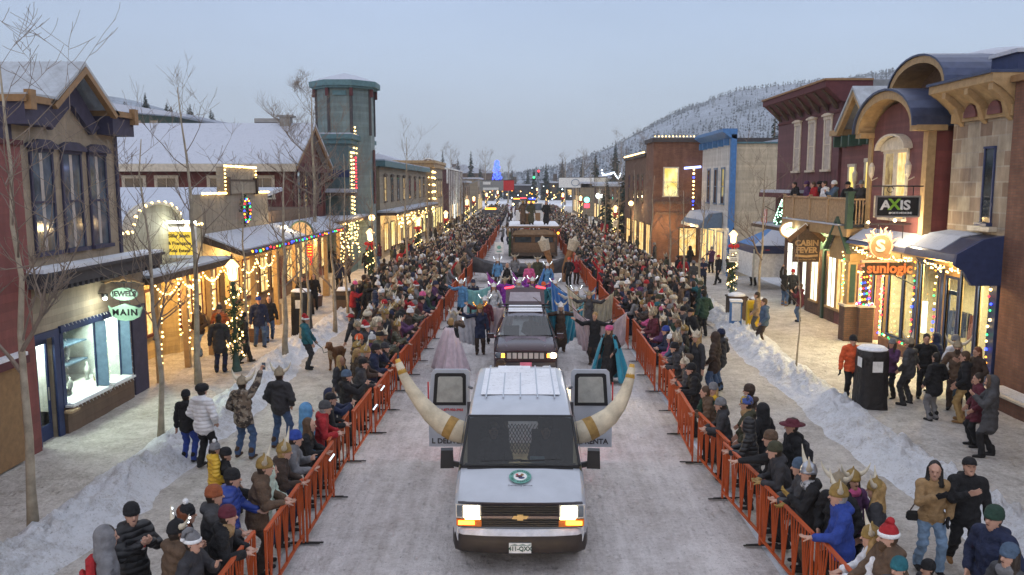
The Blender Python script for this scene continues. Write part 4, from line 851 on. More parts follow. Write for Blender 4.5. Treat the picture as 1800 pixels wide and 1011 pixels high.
# hanging square sign board, dark
s = thing('square_sign', 'black framed rectangular sign, white letters and one lime green, hung on a scrolled bracket', 'sign', (12.22, 26.7, 5.1)); axis = s
bd = part('board', M['black'], s, lambda m: m.box(11.6, 12.86, 26.66, 26.74, 4.82, 5.38)); part('frame', M['steel'], s, lambda m: (m.box(11.54, 12.92, 26.63, 26.77, 5.38, 5.43), m.box(11.54, 12.92, 26.63, 26.77, 4.77, 4.82), m.box(11.54, 11.6, 26.63, 26.77, 4.82, 5.38), m.box(12.86, 12.92, 26.63, 26.77, 4.82, 5.38)))
part('bracket', M['black'], s, lambda m: (m.tube([(13, 26.7, 5.72), (11.45, 26.7, 5.72)], .022), m.tube([(11.8, 26.7, 5.72), (11.8, 26.7, 5.43)], .014), m.tube([(12.7, 26.7, 5.72), (12.7, 26.7, 5.43)], .014), m.tube([(12.0+.09*math.cos(a/2), 26.7, 5.62+.09*math.sin(a/2)) for a in range(12)], .012)))
lime = plain('lime green enamel', (.25,.48,.05)); tw_ = M['whitep']
text(bd, 'A', (11.86, 26.65, 5.13), FRONT, .40, tw_, bold=.012, sx=1.15); text(bd, 'X', (12.12, 26.64, 5.15), FRONT, .46, lime, bold=.012, sx=1.1); text(bd, 'IS', (12.45, 26.65, 5.13), FRONT, .40, tw_, bold=.012, sx=1.15); text(bd, 'SPORTS MEDICINE', (12.32, 26.65, 4.9), FRONT, .085, tw_, bold=.002)
axis.location += Vector((-.68, -1.5, .04))
# ---------- burgundy shop with the timber deck
t = bthing('deck_shop', 'rose burgundy shop with a small teal gable and a crowded timber balcony', (13.4, 32, 0))
F = Fac('R', 13.15)
part('wall', M['burg2'], t, lambda m: (m.prism([(29.97, 0), (33.88, 0), (33.88, 7.75), (32.8, 7.75), (31.5, 9.0), (30.2, 7.75), (29.97, 7.75)], 0, 13.15, 20), m.box(13.6, 20, 33.88, 36, 0, 4.0)))
part('gable_trim', M['gold'], t, lambda m: [m.prism([(31.5, 9.42), (31.5, 9.12), (e, 7.72), (e, 8.0)], 0, 12.55, 12.75) for e in (30.0, 33.0)]); part('gable_roof', M['steelroof'], t, lambda m: m.prism([(29.9, 8.01), (31.5, 9.5), (33.1, 8.01), (33.05, 7.9), (31.5, 9.38), (29.95, 7.9)], 0, 12.5, 18))
part('bracket', M['green'], t, lambda m: [F.box(m, u-.07, u+.07, 0, .5, 7.3, 7.72) for u in (30.3, 31.0, 32.0, 32.7, 33.5)]); part('cornice', M['gold'], t, lambda m: (F.box(m, 32.9, 33.88, 0, .55, 7.76, 7.98), F.box(m, 29.0, 30.1, 0, .5, 7.98, 8.2)))
win(t, F, 32.7, 4.4, .5, 2.1, M['creamp'], M['lityellow'], 0, .08, (1, 1), .12); win(t, F, 31.0, 4.3, .75, 2.35, M['creamp'], M['lityellow'], 0, .03, (0, 1), .15)
for u in (31.9, 30.2): part('wall_lantern', M['creamp'], t, lambda m: (m.lathe([(.04,-.12),(.09,.0),(.11,.28),(.03,.42)], 8, (12.93, u, 5.95)), m.tube([(13.15, u, 5.85), (12.95, u, 5.78), (12.93, u, 5.83)], .02)))
part('deck', [M['gold'], M['roof_snow']], t, lambda m: (m.box(12.0, 13.14, 29.97, 37.4, 3.95, 4.22), m.box(11.93, 12.05, 29.9, 37.4, 3.9, 4.28), m.box(11.88, 12.1, 30.6, 37.2, 4.285, 4.34, 1)))
def f(m):
    for k in range(62): u = 30.05 + k*.118; m.box(12.0, 12.04, u, u+.09, 4.36, 5.26)
    m.box(11.95, 12.09, 29.97, 37.4, 5.26, 5.33)
    for u in (32, 34, 36, 37.35): m.box(11.95, 12.07, u-.05, u+.05, 4.3, 5.4)
    for k in range(9): x = 12.12+k*.12; m.box(x, x+.04, 29.95, 30.0, 4.36, 5.24)
    m.box(12.05, 13.15, 29.93, 30.02, 5.24, 5.30)
part('railing', M['lumber'], t, f); part('rail_post', M['green'], t, lambda m: (m.box(11.9, 12.12, 29.85, 30.08, 4.2, 5.5), m.box(11.86, 12.16, 29.81, 30.12, 5.5, 5.56)))
def f(m):
    m.prism([(29.95, 3.35), (31.3, 4.55), (32.6, 3.35), (32.5, 3.28), (31.3, 4.40), (30.05, 3.28)], 0, 11.3, 11.9)
part('portico_roof', M['green'], t, lambda m: (m.prism([(29.7, 3.3), (30.9, 4.62), (32.1, 3.3), (31.98, 3.3), (30.9, 4.46), (29.82, 3.3)], 0, 11.9, 12.05)))
part('portico_shingle', M['shingle'], t, lambda m: m.prism([(29.75, 3.32), (30.9, 4.58), (32.05, 3.32), (31.95, 3.3), (30.9, 4.45), (29.85, 3.3)], 0, 12.055, 13.14)); part('portico_face', M['gold'], t, lambda m: (m.prism([(29.9, 3.3), (30.9, 4.4), (31.9, 3.3)], 0, 12.1, 12.2), m.box(12.2, 13.1, 29.95, 30.05, 2.9, 3.3), m.box(12.1, 12.2, 29.9, 31.9, 3.0, 3.3)))
part('shop_front', M['green'], t, lambda m: (m.box(13.1, 13.14, 30, 37.4, 3.0, 3.9), m.box(13.05, 13.14, 32.3, 32.6, 0, 3.0), m.box(13.05, 13.14, 35, 35.2, 0, 3.0)))
for u in (33.2, 34.2, 36.2): win(t, Fac('R', 13.14 if u < 35 else 13.14), u, .7, .8, 2.1, M['gold'], M['litwhite'] if u > 34 else M['litwarm'], 0, .06, (0, 2), .07)
part('front_wall', M['darkbrick'], t, lambda m: m.box(13.141, 13.9, 33.9, 37.4, 0, 3.9)); part('entry_door', M['litwarm'], t, lambda m: Fac('R', 13.15).box(m, 30.5, 31.4, 0, .06, .1, 2.4))
lamp_light('deck shop light', (12.6, 35.2, 3.5), 260, (1,.72,.34), .2, parent=t); lamp_light('portico light', (12.5, 30.9, 2.9), 110, (1,.72,.34), .15, parent=t)
for i, (x, y, l) in enumerate(((12.2, 30.0, 'brick pillar with a green and gold panel under the small portico'), (12.65, 29.75, 'short brick pillar wrapped in coloured bulbs below the sunburst sign'))):
    p = thing('brick_pillar', l, 'pillar', (x, y, 0)); MB().box(-.26,.26,-.26,.26,0,1.35).build('base', M['darkbrick'], p); MB().box(-.3,.3,-.3,.3,1.35,1.42).build('cap', M['creamp'], p)
    if i == 0: MB().box(-.17,.17,-.17,.17,1.42,3.0).build('shaft', M['gold'], p); MB().box(-.10,.10,-.19,-.171,1.5,2.9).build('inlay', M['green'], p)
    else: MB().lathe([(.15,1.42),(.13,1.5),(.13,2.7),(.17,2.8)], 10).build('shaft', M['dkwood'], p)
bulbs('light_string', 'multicoloured bulbs wound around the short brick pillar', [(12.65+.17*math.cos(k*.55), 29.75+.17*math.sin(k*.55), 1.5+k*.018) for k in range(70)], BULBS, .036, cable=False)
bulbs('light_string', 'bright bulbs ringing the cap of the short brick pillar', [(12.65+.28*math.cos(k*.35), 29.75+.28*math.sin(k*.35), 1.46) for k in range(18)], BULBS[:3]+[M['bulbw']], .038, cable=False)
bulbs('light_string', 'warm bulbs around the doorway behind the pillars', along([(12.9, 30.4, .3), (12.9, 30.4, 2.5), (12.9, 31.5, 2.5), (12.9, 31.5, .3)], .13, 0, .02), [M['bulb']], .034)
bulbs('light_string', 'warm bulbs on the garland hanging at the front of the portico', along([(12.0, 30.2, 3.3), (12.0, 30.1, 1.6)], .09, 0, .06), [M['bulb'], M['bulbg']], .03, cable=False)
# sunburst sign
s = thing('sunburst_sign', 'floodlit peach sunburst shop sign with a big letter S', 'sign', (11.9, 26.3, 3.7))
peach = plain('peach sign enamel', (.80,.42,.27), .5); rustc = plain('rust sign letters', (.62,.16,.05), .5)
def f(m):
    m.prism([(11.1, 4.22), (11.95, 4.28), (11.93, 3.45), (11.75, 3.42), (11.72, 3.78), (11.3, 3.72)], 1, 26.28, 26.33)
    c = (11.57, 3.84)
    for a in range(20, 250, 33):
        a2 = R(a); m.prism([(c[0]+.36*math.cos(a2-.16), c[1]+.36*math.sin(a2-.16)), (c[0]+.62*math.cos(a2+.1), c[1]+.62*math.sin(a2+.1)), (c[0]+.36*math.cos(a2+.16), c[1]+.36*math.sin(a2+.16))], 1, 26.24, 26.275)
    m.prism([(11.0, 3.38), (12.2, 3.40), (12.2, 3.33), (11.0, 3.31)], 1, 26.22, 26.36)
pb = part('backplate', peach, s, f)
part('disc', M['orange'], s, lambda m: m.prism([(11.57+.35*math.cos(R(a)), 3.84+.37*math.sin(R(a))) for a in range(0, 360, 18)], 1, 26.20, 26.238))
part('ring', peach, s, lambda m: m.tube([(11.57+.36*math.cos(R(a)), 26.20, 3.84+.38*math.sin(R(a))) for a in range(-40, 250, 15)], .035, 6))
part('flame', peach, s, lambda m: (m.tube([(11.35,26.24,4.2),(11.3,26.24,4.33),(11.38,26.24,4.42)], [.05,.035,.01]), m.tube([(11.62,26.24,4.2),(11.72,26.24,4.3),(11.68,26.24,4.4),(11.78,26.24,4.46)], [.05,.045,.035,.01]), m.tube([(11.9,26.24,3.7),(12.05,26.24,3.82),(12.12,26.24,3.75)], [.05,.035,.01])))
text(pb, 'S', (11.55, 26.19, 3.84), FRONT, .52, M['creamp'], bold=.02, sx=1.25)
part('letter_board', M['dkwood'], s, lambda m: m.box(11.15, 12.75, 26.30, 26.35, 2.9, 3.30)); text(s, 'sunlogic', (11.92, 26.27, 3.12), FRONT, .46, rustc, bold=.014, sx=.98)
part('bracket', M['black'], s, lambda m: (m.tube([(13, 26.33, 4.55), (11.0, 26.33, 4.55)], .02), m.tube([(12.3, 26.33, 4.55), (12.3, 26.33, 3.3)], .014), m.tube([(11.5, 26.33, 4.55), (11.5, 26.33, 4.2)], .014), m.tube([(12.1,26.33,2.9),(12.9,26.33,2.5)], .02)))
part('spot', M['head'], s, lambda m: (m.ball((11.02, 25.95, 4.62), .045, 0, 8, 5), m.ball((11.85, 25.95, 4.68), .05, 0, 8, 5))); part('spot_arm', M['black'], s, lambda m: (m.tube([(11.02, 25.97, 4.66), (11.05, 26.33, 4.56)], .014), m.tube([(11.85, 25.97, 4.72), (11.85, 26.33, 4.56)], .014)))
lamp_light('sunburst spot', (11.2, 25.6, 4.5), 75, (1,.80,.5), .05); lamp_light('sunburst spot', (12.0, 25.6, 4.5), 75, (1,.80,.5), .05)
# ---------- cabin sign, oval sign, small lit tree, flag, tent
s = thing('cabin_sign', 'dark gabled house shaped wooden sign with golden lettering', 'sign', (11.85, 33.8, 3.2))
bd = part('board', M['dkwood'], s, lambda m: m.prism([(11.32, 2.62), (12.38, 2.62), (12.42, 3.55), (11.85, 4.02), (11.28, 3.55)], 1, 33.76, 33.84))
part('gable', [M['wood'], M['snow']], s, lambda m: (m.bar((11.1, 33.8, 3.5), (11.85, 33.8, 4.12), .05, .22), m.bar((12.6, 33.8, 3.5), (11.85, 33.8, 4.12), .05, .22), m.bar((11.1, 33.8, 3.54), (11.85, 33.8, 4.16), .03, .2, 1)))
text(bd, 'CABIN', (11.85, 33.75, 3.40), FRONT, .33, M['gold'], bold=.012); text(bd, 'FEVER', (11.85, 33.75, 3.11), FRONT, .33, M['gold'], bold=.012); part('banner', M['gold'], s, lambda m: m.prism([(11.38,2.94),(11.85,2.90),(12.32,2.94),(12.32,2.85),(11.85,2.81),(11.38,2.85)], 1, 33.735, 33.755))
text(bd, 'Home Decor and Gifts', (11.85, 33.75, 2.73), FRONT, .085, M['gold']); part('bracket', M['black'], s, lambda m: (m.tube([(13.1, 33.8, 3.95), (11.9, 33.8, 3.95)], .025), m.tube([(13.1, 33.8, 3.5), (12.5, 33.8, 3.7)], .02)))
s = thing('oval_sign', 'glowing white oval sign jutting out above the gabled cabin sign', 'sign', (11.95, 36, 3.85))
part('face', emit('glowing oval sign', (1,.97,.74), 1.9), s, lambda m: m.prism([(11.92+.46*math.cos(R(a)), 3.84+.33*math.sin(R(a))) for a in range(0, 360, 15)], 1, 35.94, 36.04)); part('rim', M['gold'], s, lambda m: m.tube([(11.92+.48*math.cos(R(a)), 36, 3.84+.35*math.sin(R(a))) for a in range(0, 361, 15)], .05, 6)); part('emblem', M['signg'], s, lambda m: (m.ball((11.86, 35.93, 3.86), (.2, .012, .11), 0, 10, 6), m.ball((12.18, 35.93, 3.82), (.05, .012, .06), 0, 8, 6))); part('bracket', M['black'], s, lambda m: m.tube([(13.1, 36, 4.1), (12.3, 36, 4.0)], .025))
lamp_light('oval sign light', (11.9, 35.4, 3.9), 14, (1,.95,.7), .2)
t = bthing('cornice_shop', 'tall weathered burgundy shop with a heavy bracketed cornice and three narrow windows', (13.3, 38, 0))
F = Fac('R', 13.05)
part('wall', M['burgv'], t, lambda m: m.box(13.05, 20, 33.95, 42.0, 4.0, 6.4)); part('upper_wall', M['burg'], t, lambda m: m.box(13.05, 20, 33.95, 42.0, 6.401, 9.3)); part('shop_front', M['darkbrick'], t, lambda m: m.box(13.6, 20, 36.05, 42, 0, 3.99))
part('cornice', M['maroon'], t, lambda m: (m.prism([(13.05, 9.15), (12.95, 9.2), (12.4, 9.7), (12.3, 9.72), (12.3, 9.98), (14.2, 9.98), (14.2, 9.15)], 1, 33.7, 42.3), m.box(13.0, 13.05, 33.95, 42, 8.75, 8.85)))
part('cornice_edge', M['orange'], t, lambda m: m.box(12.24, 14.2, 33.65, 42.35, 9.98, 10.06)); part('parapet', M['grey'], t, lambda m: m.box(14.21, 20, 33.75, 42.2, 9.2, 10.02))
part('bracket', M['dkwood'], t, lambda m: [m.prism([(13.04, 8.9), (12.9, 9.0), (12.55, 9.5), (12.4, 9.62), (12.4, 9.68), (12.8, 9.66)], 1, u-.11, u+.11) for u in (34.3, 35.35, 36.4, 37.45, 38.5, 39.55, 40.6, 41.6)])
for u in (35.2, 37.1, 39.0): win(t, F, u, 6.45, .62, 2.1, M['creamp'], M['curtain'], .12, .08, (1, 1), .14)
part('ledge', [M['maroon'], M['roof_snow']], t, lambda m: (F.box(m, 37.5, 42.2, 0, .8, 5.2, 5.42), F.box(m, 37.6, 42.1, .02, .76, 5.42, 5.56, 1)))
part('porch_roof', [M['dkwood'], M['roof_snow']], t, lambda m: (F.box(m, 37.5, 42, -.5, 1.2, 3.7, 3.85), F.box(m, 37.6, 41.9, -.4, 1.15, 3.85, 3.93, 1)))
for u in (38.3, 40.6): win(t, Fac('R', 13.6), u, .6, 1.6, 2.3, M['maroon'], M['litwhite'], 0, .06, (0, 2), .08)
tr = thing('lit_tree', 'small conical Christmas tree of green white bulbs standing on the porch ledge', 'Christmas tree', (12.35, 38.8, 3.95))
m = MB(); q = random.Random(8); m.lathe([(.36,0),(.02,1.15)], 8); m.build('crown', M['needles'], tr); m = MB()
for i in range(110): a = q.random(); th = q.uniform(0, 6.28); r_ = .38*(1-a); m.ball((r_*math.cos(th), r_*math.sin(th), 1.15*a), .030, 0, 5, 4)
m.build('bulbs', emit('green white bulb', (.55,1,.75), 4), tr)
fl = thing('flag', 'small red and white striped flag with blue corner hanging from a short pole', 'flag', (12.2, 41, 4.6))
m = MB(); stripes = []
for k in range(7): m.box(0, .02, -.42+k*.12, -.42+(k+1)*.12, -.95, 0, k % 2)
m.box(-.008, .028, .06, .42, -.45, .01, 2); m.build('cloth', [M['redbow'], M['whitep'], M['navy']], fl); MB().tube([(.9,0,-.3),(.0,0,.15)], .02).build('pole', M['dkwood'], fl)
tn = thing('canopy_tent', 'blue and white pop up canopy tent with pale side walls beside the cream wall', 'tent', (14.4, 46.3, 0))
m = MB(); b = [(-1.6,-1.7),(1.6,-1.7),(1.6,1.7),(-1.6,1.7)]; m.add([(x,y,2.45) for x,y in b] + [(0,0,3.5)], [(0,1,4),(1,2,4),(2,3,4),(3,0,4)], 0); m.build('canopy', [M['blue']], tn)
MB().add([(-1.62,-1.72,2.5),(.5,-1.72,2.5),(0,-.1,3.47)], [(0,1,2)]).build('snow_cover', M['roof_snow'], tn)
m = MB(); [m.box(min(a[0],c[0])-.02, max(a[0],c[0])+.02, min(a[1],c[1])-.02, max(a[1],c[1])+.02, 2.05, 2.46) for a, c in zip(b, b[1:]+b[:1])]; m.build('valance', M['navy'], tn); MB().box(-1.6,1.6,-1.66,-1.62,0.75,2.05).box(-1.66,-1.62,-1.6,1.6,.75,2.05).build('side_wall', M['whitep'], tn); m = MB(); [m.box(x-.03,x+.03,y-.03,y+.03,0,2.3) for x,y in b]; m.build('leg', M['steel'], tn); MB().lathe([(.14,0),(.14,.02)], 12).build('emblem', M['redbow'], tn).location = (-.9, -1.74, 2.25)
# ---------- blue trimmed, brick and far right buildings
t = bthing('blue_trim_shop', 'cream clapboard building with bright blue cornice and corner board', (15, 55, 0))
part('wall', M['cream'], t, lambda m: m.box(13.4, 25, 51.5, 59.4, 0, 8.35)); part('front', M['white'], t, lambda m: m.box(13.1, 13.39, 51.55, 59.4, 0, 8.9)); part('corner_board', M['blue'], t, lambda m: (m.box(13.05, 13.38, 51.2, 51.54, 0, 8.9)))
part('cornice', M['blue'], t, lambda m: (m.prism([(13.4, 8.6), (13.0, 8.7), (12.5, 9.05), (12.5, 9.25), (13.4, 9.25)], 1, 51.2, 59.5), [m.box(12.75, 13.09, u-.1, u+.1, 8.25, 8.68) for u in (52, 53.5, 55, 56.5, 58, 59)]))
part('roof_edge', [M['tealp'], M['roof_snow']], t, lambda m: (m.box(13.4, 25, 51.4, 59.4, 8.351, 8.45), m.box(16, 25, 51.5, 59.4, 8.45, 8.62, 1)))
F = Fac('R', 13.1)
for u in (53.2, 55.2, 57.2): win(t, F, u, 4.6, .7, 2.2, M['slate'], M['pane'], 0, .06, (1, 1), .12)
part('awning', [M['slate'], M['roof_snow']], t, lambda m: (m.prism([(13.05, 4.0), (12.2, 3.9), (11.6, 3.2), (11.6, 3.0), (13.05, 3.0)], 1, 53, 59), m.prism([(13.05, 4.06), (12.2, 3.97), (11.85, 3.5), (11.9, 3.45), (12.25, 3.92), (13.05, 4.01)], 1, 53.1, 58.9, 1)))
for u in (53.5, 56, 58): win(t, F, u, .5, 1.5, 2.2, M['slate'], M['litwarm'], 0, .06, (0, 2), .1)
lamp_light('shop light', (11.6, 55.5, 2.9), 260, (1,.70,.32), .2, parent=t)
t = bthing('brick_hall', 'square brown brick building with one lit window and bulbs along its parapet', (13, 66, 0))
part('wall', M['brownbrick'], t, lambda m: m.box(9.75, 22, 60.5, 64, 0, 8.9)); part('parapet', M['dark'], t, lambda m: m.box(9.6, 22, 60.3, 64.1, 8.9, 9.2)); S = Fac('S', 60.5); win(t, S, 11.05, 5.0, .95, 2.0, M['creamp'], M['lityellow'], 0, .06, (1, 1), .1)
part('ground_band', M['darkbrick'], t, lambda m: (S.box(m, 9.88, 13.4, 0, .1, 3.6, 3.8), S.box(m, 9.88, 13.4, 0, .25, 4.4, 4.6))); win(t, S, 12.4, .6, 1.2, 2.0, M['dkwood'], M['litwarm'], 0, .06, (0, 2)); 
win(t, Fac('R', 9.75), 62.2, .6, 1.8, 2.2, M['dkwood'], M['litwarm'], 0, .06, (0, 2))
bulbs('light_string', 'row of small warm bulbs along the top of the brown brick hall', along([(9.8, 60.25, 9.3), (13.4, 60.25, 9.3)], .25), [M['bulb']], .045)
bulbs('light_string', 'blue and white bulbs hanging at the corner of the brick hall beside the blue trim', along([(12.6, 59.9, 6.9), (12.6, 59.9, 3.2)], .28), [M['bulbb'], M['bulb']], .075); tag(MB().tube([(11.9, 59.9, 7.0), (13.1, 59.9, 7.1)], .09, 6).build('tube_light', emit('blue white tube', (.35,.45,1), 4)), 'short glowing blue white tube beside the blue cornice', 'lamp')
lamp_light('hall light', (10.5, 59.3, 3), 120, (1,.68,.3), .2, parent=t)
t = bthing('low_brick_hall', 'lower red brown building with bulbs on its roof edge beyond the brick hall', (13, 85, 0))
part('wall', M['darkbrick'], t, lambda m: m.box(9.8, 20, 64.05, 77, 0, 8.0)); part('parapet', M['dark'], t, lambda m: m.box(9.65, 20, 64.12, 77.1, 8.0, 8.25))
for u in (66, 68.5, 71, 74): win(t, Fac('R', 9.8), u, 4.4, .8, 2.2, M['dkwood'], M['pane'], 0, .05)
for u in (66, 70, 74): win(t, Fac('R', 9.8), u, .6, 2.4, 2.2, M['dkwood'], M['litwarm'], 0, .06, (0, 2))
bulbs('light_string', 'sparse warm bulbs along the roof edge of the lower red brown building', along([(9.6, 64.3, 8.32), (9.6, 77, 8.32)], .6), [M['bulb']], .06)
lamp_light('hall light', (8.9, 71, 3), 160, (1,.68,.3), .2, parent=t)
# ================================================================== FAR END OF THE STREET
q = random.Random(21)
far = [(-10, 146, 8, 16, 6.2, 'brownside', 'low brown shop far along the jewellery side'), (-9, 172, 7, 20, 7.0, 'tan2', 'grey tan far shop before the crossing'), (12.2, 96, 9, 40, 5.6, 'brownside', 'brown boarded shop beyond the red brown hall'), (11, 150, 8, 24, 6.0, 'olive', 'olive far shop near the crossing on the deck side')]
for x, y, w_, l_, h_, mt, lab in far:
    t = bthing('far_shop', lab, (x, y, 0)); sd = 1 if x > 0 else -1
    part('wall', M[mt], t, lambda m: m.box(x, x+sd*w_, y, y+l_, 0, h_)); part('roof', M['roof_snow'], t, lambda m: m.box(x-sd*.3, x+sd*w_, y-.3, y+l_+.3, h_, h_+.35))
    Fx = Fac('R' if sd > 0 else 'L', x)
    for k in range(int(l_/5)): win(t, Fx, y+2.5+k*5, .6, 3, 2.2, M['dkwood'], M['litwarm'] if k % 2 else M['lityellow'], 0, .06, (0, 2)); win(t, Fx, y+2.5+k*5, 3.9, 1.2, 1.4, M['dkwood'], M['pane'], 0, .06)
    lamp_light('far shop light', (x-sd*1.4, y+l_/2, 3.2), 260, (1,.7,.34), .2, parent=t)
for i, (x, y, w_, h_, mt, lab) in enumerate(((-32, 300, 22, 10, 'brownside', 'wide brown lodge with snow roof beyond the crossing'), (-7, 330, 13, 5.5, 'dark', 'dark slate block closing the street beyond the traffic lights'), (8, 310, 15, 6.5, 'dkwood', 'dark timber block beyond the traffic lights on the hill side'), (26, 280, 20, 8, 'tan2', 'grey tan lodge partly hidden behind the firs'), (-52, 250, 18, 12, 'tan2', 'tan chalet standing far left of the crossing'))):
    t = bthing('far_building', lab, (x, y, 0))
    part('wall', M[mt], t, lambda m: m.box(x, x+w_, y, y+20, 0, h_)); part('roof', M['roof_snow'], t, lambda m: m.prism([(x-1, h_), (x+w_/2, h_+3.2), (x+w_+1, h_)], 1, y-1, y+21) if i in (0, 3, 4) else m.box(x-.5, x+w_+.5, y-.5, y+20, h_, h_+.6)); part('chimney', M['dkwood'], t, lambda m: m.box(x+w_*.3, x+w_*.3+1.4, y+4, y+6, h_, h_+3.4))
    for k in range(int(w_/4)): win(t, Fac('S', y), x+2.5+k*4, 2, 1.5, 2, M['dkwood'], M['litwarm'] if q.random() < .5 else M['pane'], 0, .06)
for x, y, h_, r_, lab in ((11.2, 88, 8.6, 1.6, 'tall dark fir standing past the red brown hall'), (10.6, 101, 7, 1.4, 'shorter fir behind the tall dark one near the far lamps'), (16, 176, 13, 2.4, 'narrow fir rising above the white banner'), (23, 200, 17, 2.9, 'big fir rising behind the pale banner end'), (30, 205, 13, 2.4, 'stout fir beside the big one behind the banner'), (-18, 190, 14, 2.2, 'thin fir among bare trees beyond the rounded parapet'), (-13, 215, 15, 2.4, 'fir beside the blue lit tree'), (24.5, 80, 13, 2.0, 'dark fir poking above the cream building roof')):
    fir_tree(x, y, 0, h_, r_, lab, 'fir trees at the street end', int(x*7+y))
for i in range(17): x = -72+i*1.15+(i*7 % 3)*.4; fir_tree(x, 150+(i*5 % 7), 17.6-.25*i+(i % 2)*.4, 3.2+(i*13 % 5)*.55-(1 if i > 11 else 0), 1.15, 'dark fir in the clump on the rise behind the lodge roof', 'firs behind the lodge roof', i)
for i, (x, y, h_) in enumerate(((-24, 205, 17), (-19, 225, 19), (-10, 235, 19), (-4, 260, 16), (13, 240, 17), (19, 250, 20), (28, 230, 22), (36, 235, 24), (43, 220, 22), (34, 190, 17), (20, 160, 12))): aspen(x, y, h_*.82, 300+i, 'tall bare tree far beyond the shops at the end of the street', 1.5, .28, group='bare trees at the street end')
bt = aspen(-6.2, 215, 11, 411, 'bare tree wound with intense blue lights above the far roofs', 1.2, .2, group=None); m = MB(); q = random.Random(2)
for i in range(170): a = q.random(); th = q.uniform(0, 6.28); r_ = 1.9*(1-a*.8)*q.random()**.5; m.ball((r_*math.cos(th), r_*math.sin(th), 5.5+a*6.5), .17, 0, 4, 3)
m.build('bulbs', M['bulbb'], bt)
for i, (x, y, h_) in enumerate(((-14, 285, 13), (-8, 300, 11), (-3.5, 322, 12), (5, 305, 12), (9, 290, 14), (14, 275, 15), (20, 268, 14), (-21, 275, 15), (3, 345, 13))): fir_tree(x, y, 0, h_, h_*.2, 'dark fir in the belt of trees behind the far crossing', 'firs behind the far crossing', 700+i)
q = random.Random(31)
bulbs('light_string', 'scatter of distant warm lights in front of the dark trees past the crossing', [(q.uniform(-16, 20), q.uniform(215, 268), q.uniform(1.5, 5.5)) for _ in range(46)], [M['bulb'], M['bulb'], M['bulbo'], M['bulbw']], .17, None, False)
# banners and signals over the street
for x0, x1, z0, z1, mt, lab, tx in ((-7.5, -3.15, 4.75, 6.6, 'grey', 'grey banner panel with a pale strip slung over the far street', None), (-3.14, -1.2, 4.75, 6.6, 'redbow', 'red banner panel slung beside the grey one over the far street', None), (7.0, 13.4, 5.3, 7.1, 'whitep', 'white banner with a round crest slung over the far street', None), (13.5, 15.9, 5.4, 7.1, 'creamp', 'small cream banner panel at the end of the white one', None)):
    b = thing('street_banner', lab, 'banner', ((x0+x1)/2, 150, z0)); part('cloth', M[mt], b, lambda m: m.box(x0, x1, 150, 150.06, z0, z1)); part('cord', M['black'], b, lambda m: (m.tube([(x0, 150, z1+.02), (x1, 150, z1+.05)], .04, 4)))
    if mt == 'grey': part('pale_strip', M['whitep'], b, lambda m: (m.box(x0+.6, x1-.9, 149.95, 149.99, z0+.1, z0+.55), m.box(x0+.6, x0+2.0, 149.95, 149.99, z0+1.1, z0+1.6)))
    if mt == 'whitep': part('crest', M['slate'], b, lambda m: m.tube([(10+.7*math.cos(a*.4), 149.97, 6.2+.6*math.sin(a*.4)) for a in range(17)], .06, 4))
pm = thing('mast_arm', 'steel mast with a long arm that carries the far street banners', 'mast', (-12.5, 149, 0)); MB().tube([(0,0,0),(0,0,3.6),(1.4,0,5.2),(5.0,0,6.7)], [.14,.12,.1,.07], 8).build('arm', M['grey'], pm); MB().lathe([(.3,0),(.3,.2),(.15,.3)], 8).build('base', M['grey'], pm)
wm = thing('banner_wire', 'thin wire that carries the banners between both sides of the street', 'wire', (0, 150, 8.2)); MB().tube([(-8.6,.1,-1.55),(4,.1,-1.4),(17,.1,-.9)], .03, 4).build('strand', M['black'], wm)
for i, (x, z, c) in enumerate(((2.6, 7.6, 'bulbg'), (3.5, 8.1, 'bulbr'))):
    s = thing('traffic_signal', ('hanging traffic signal showing green over the far crossing', 'hanging traffic signal showing red over the far crossing')[i], 'traffic light', (x, 160, z)); MB().box(-.2,.2,0,.25,-.6,.6).build('housing', M['black'], s); MB().ball((0,-.05,.35 if i else -.35), .22, 0, 8, 5).build('lens', M[c], s); MB().tube([(0,.1,.6),(0,.1,1.2)], .03).build('hanger', M['black'], s)
bulbs('light_string', 'swag of bright white bulbs hung above the far crossing beside the firs', along([(14.6, 148, 8.4), (14.8, 148, 7.6), (16.8, 148, 8.0), (17.6, 148, 6.9), (18.1, 148, 8.2)], .28, .1), [M['bulbw']], .14)
fl = thing('flood_lamp', 'dazzling white green floodlight on a pole beside the far fir', 'lamp', (12.2, 128, 0)); MB().tube([(0,0,0),(0,0,4)], .06).build('pole', M['grey'], fl); MB().ball((0,0,4.1), .42, 0, 10, 6).build('bulb', M['lampw'], fl); lamp_light('flood', (12.2, 126.5, 4.1), 500, (.9,1,.9), .4)
fl = thing('neon_sign', 'small turquoise glowing sign above red lettering-free panel beside the floodlight', 'sign', (10.2, 126, 0)); fl['label'] = 'small turquoise glowing sign over a red glowing panel, left beside the floodlight'
MB().ball((0,0,3.5), .45, 0, 8, 5).build('top_panel', emit('turquoise glow', (.2,1,.75), 3.5), fl); MB().box(-.4,.4,-.1,.1,2.3,2.9).build('bottom_panel', M['tail'], fl); MB().tube([(0,.2,0),(0,.2,3.4)], .05).build('pole', M['grey'], fl)
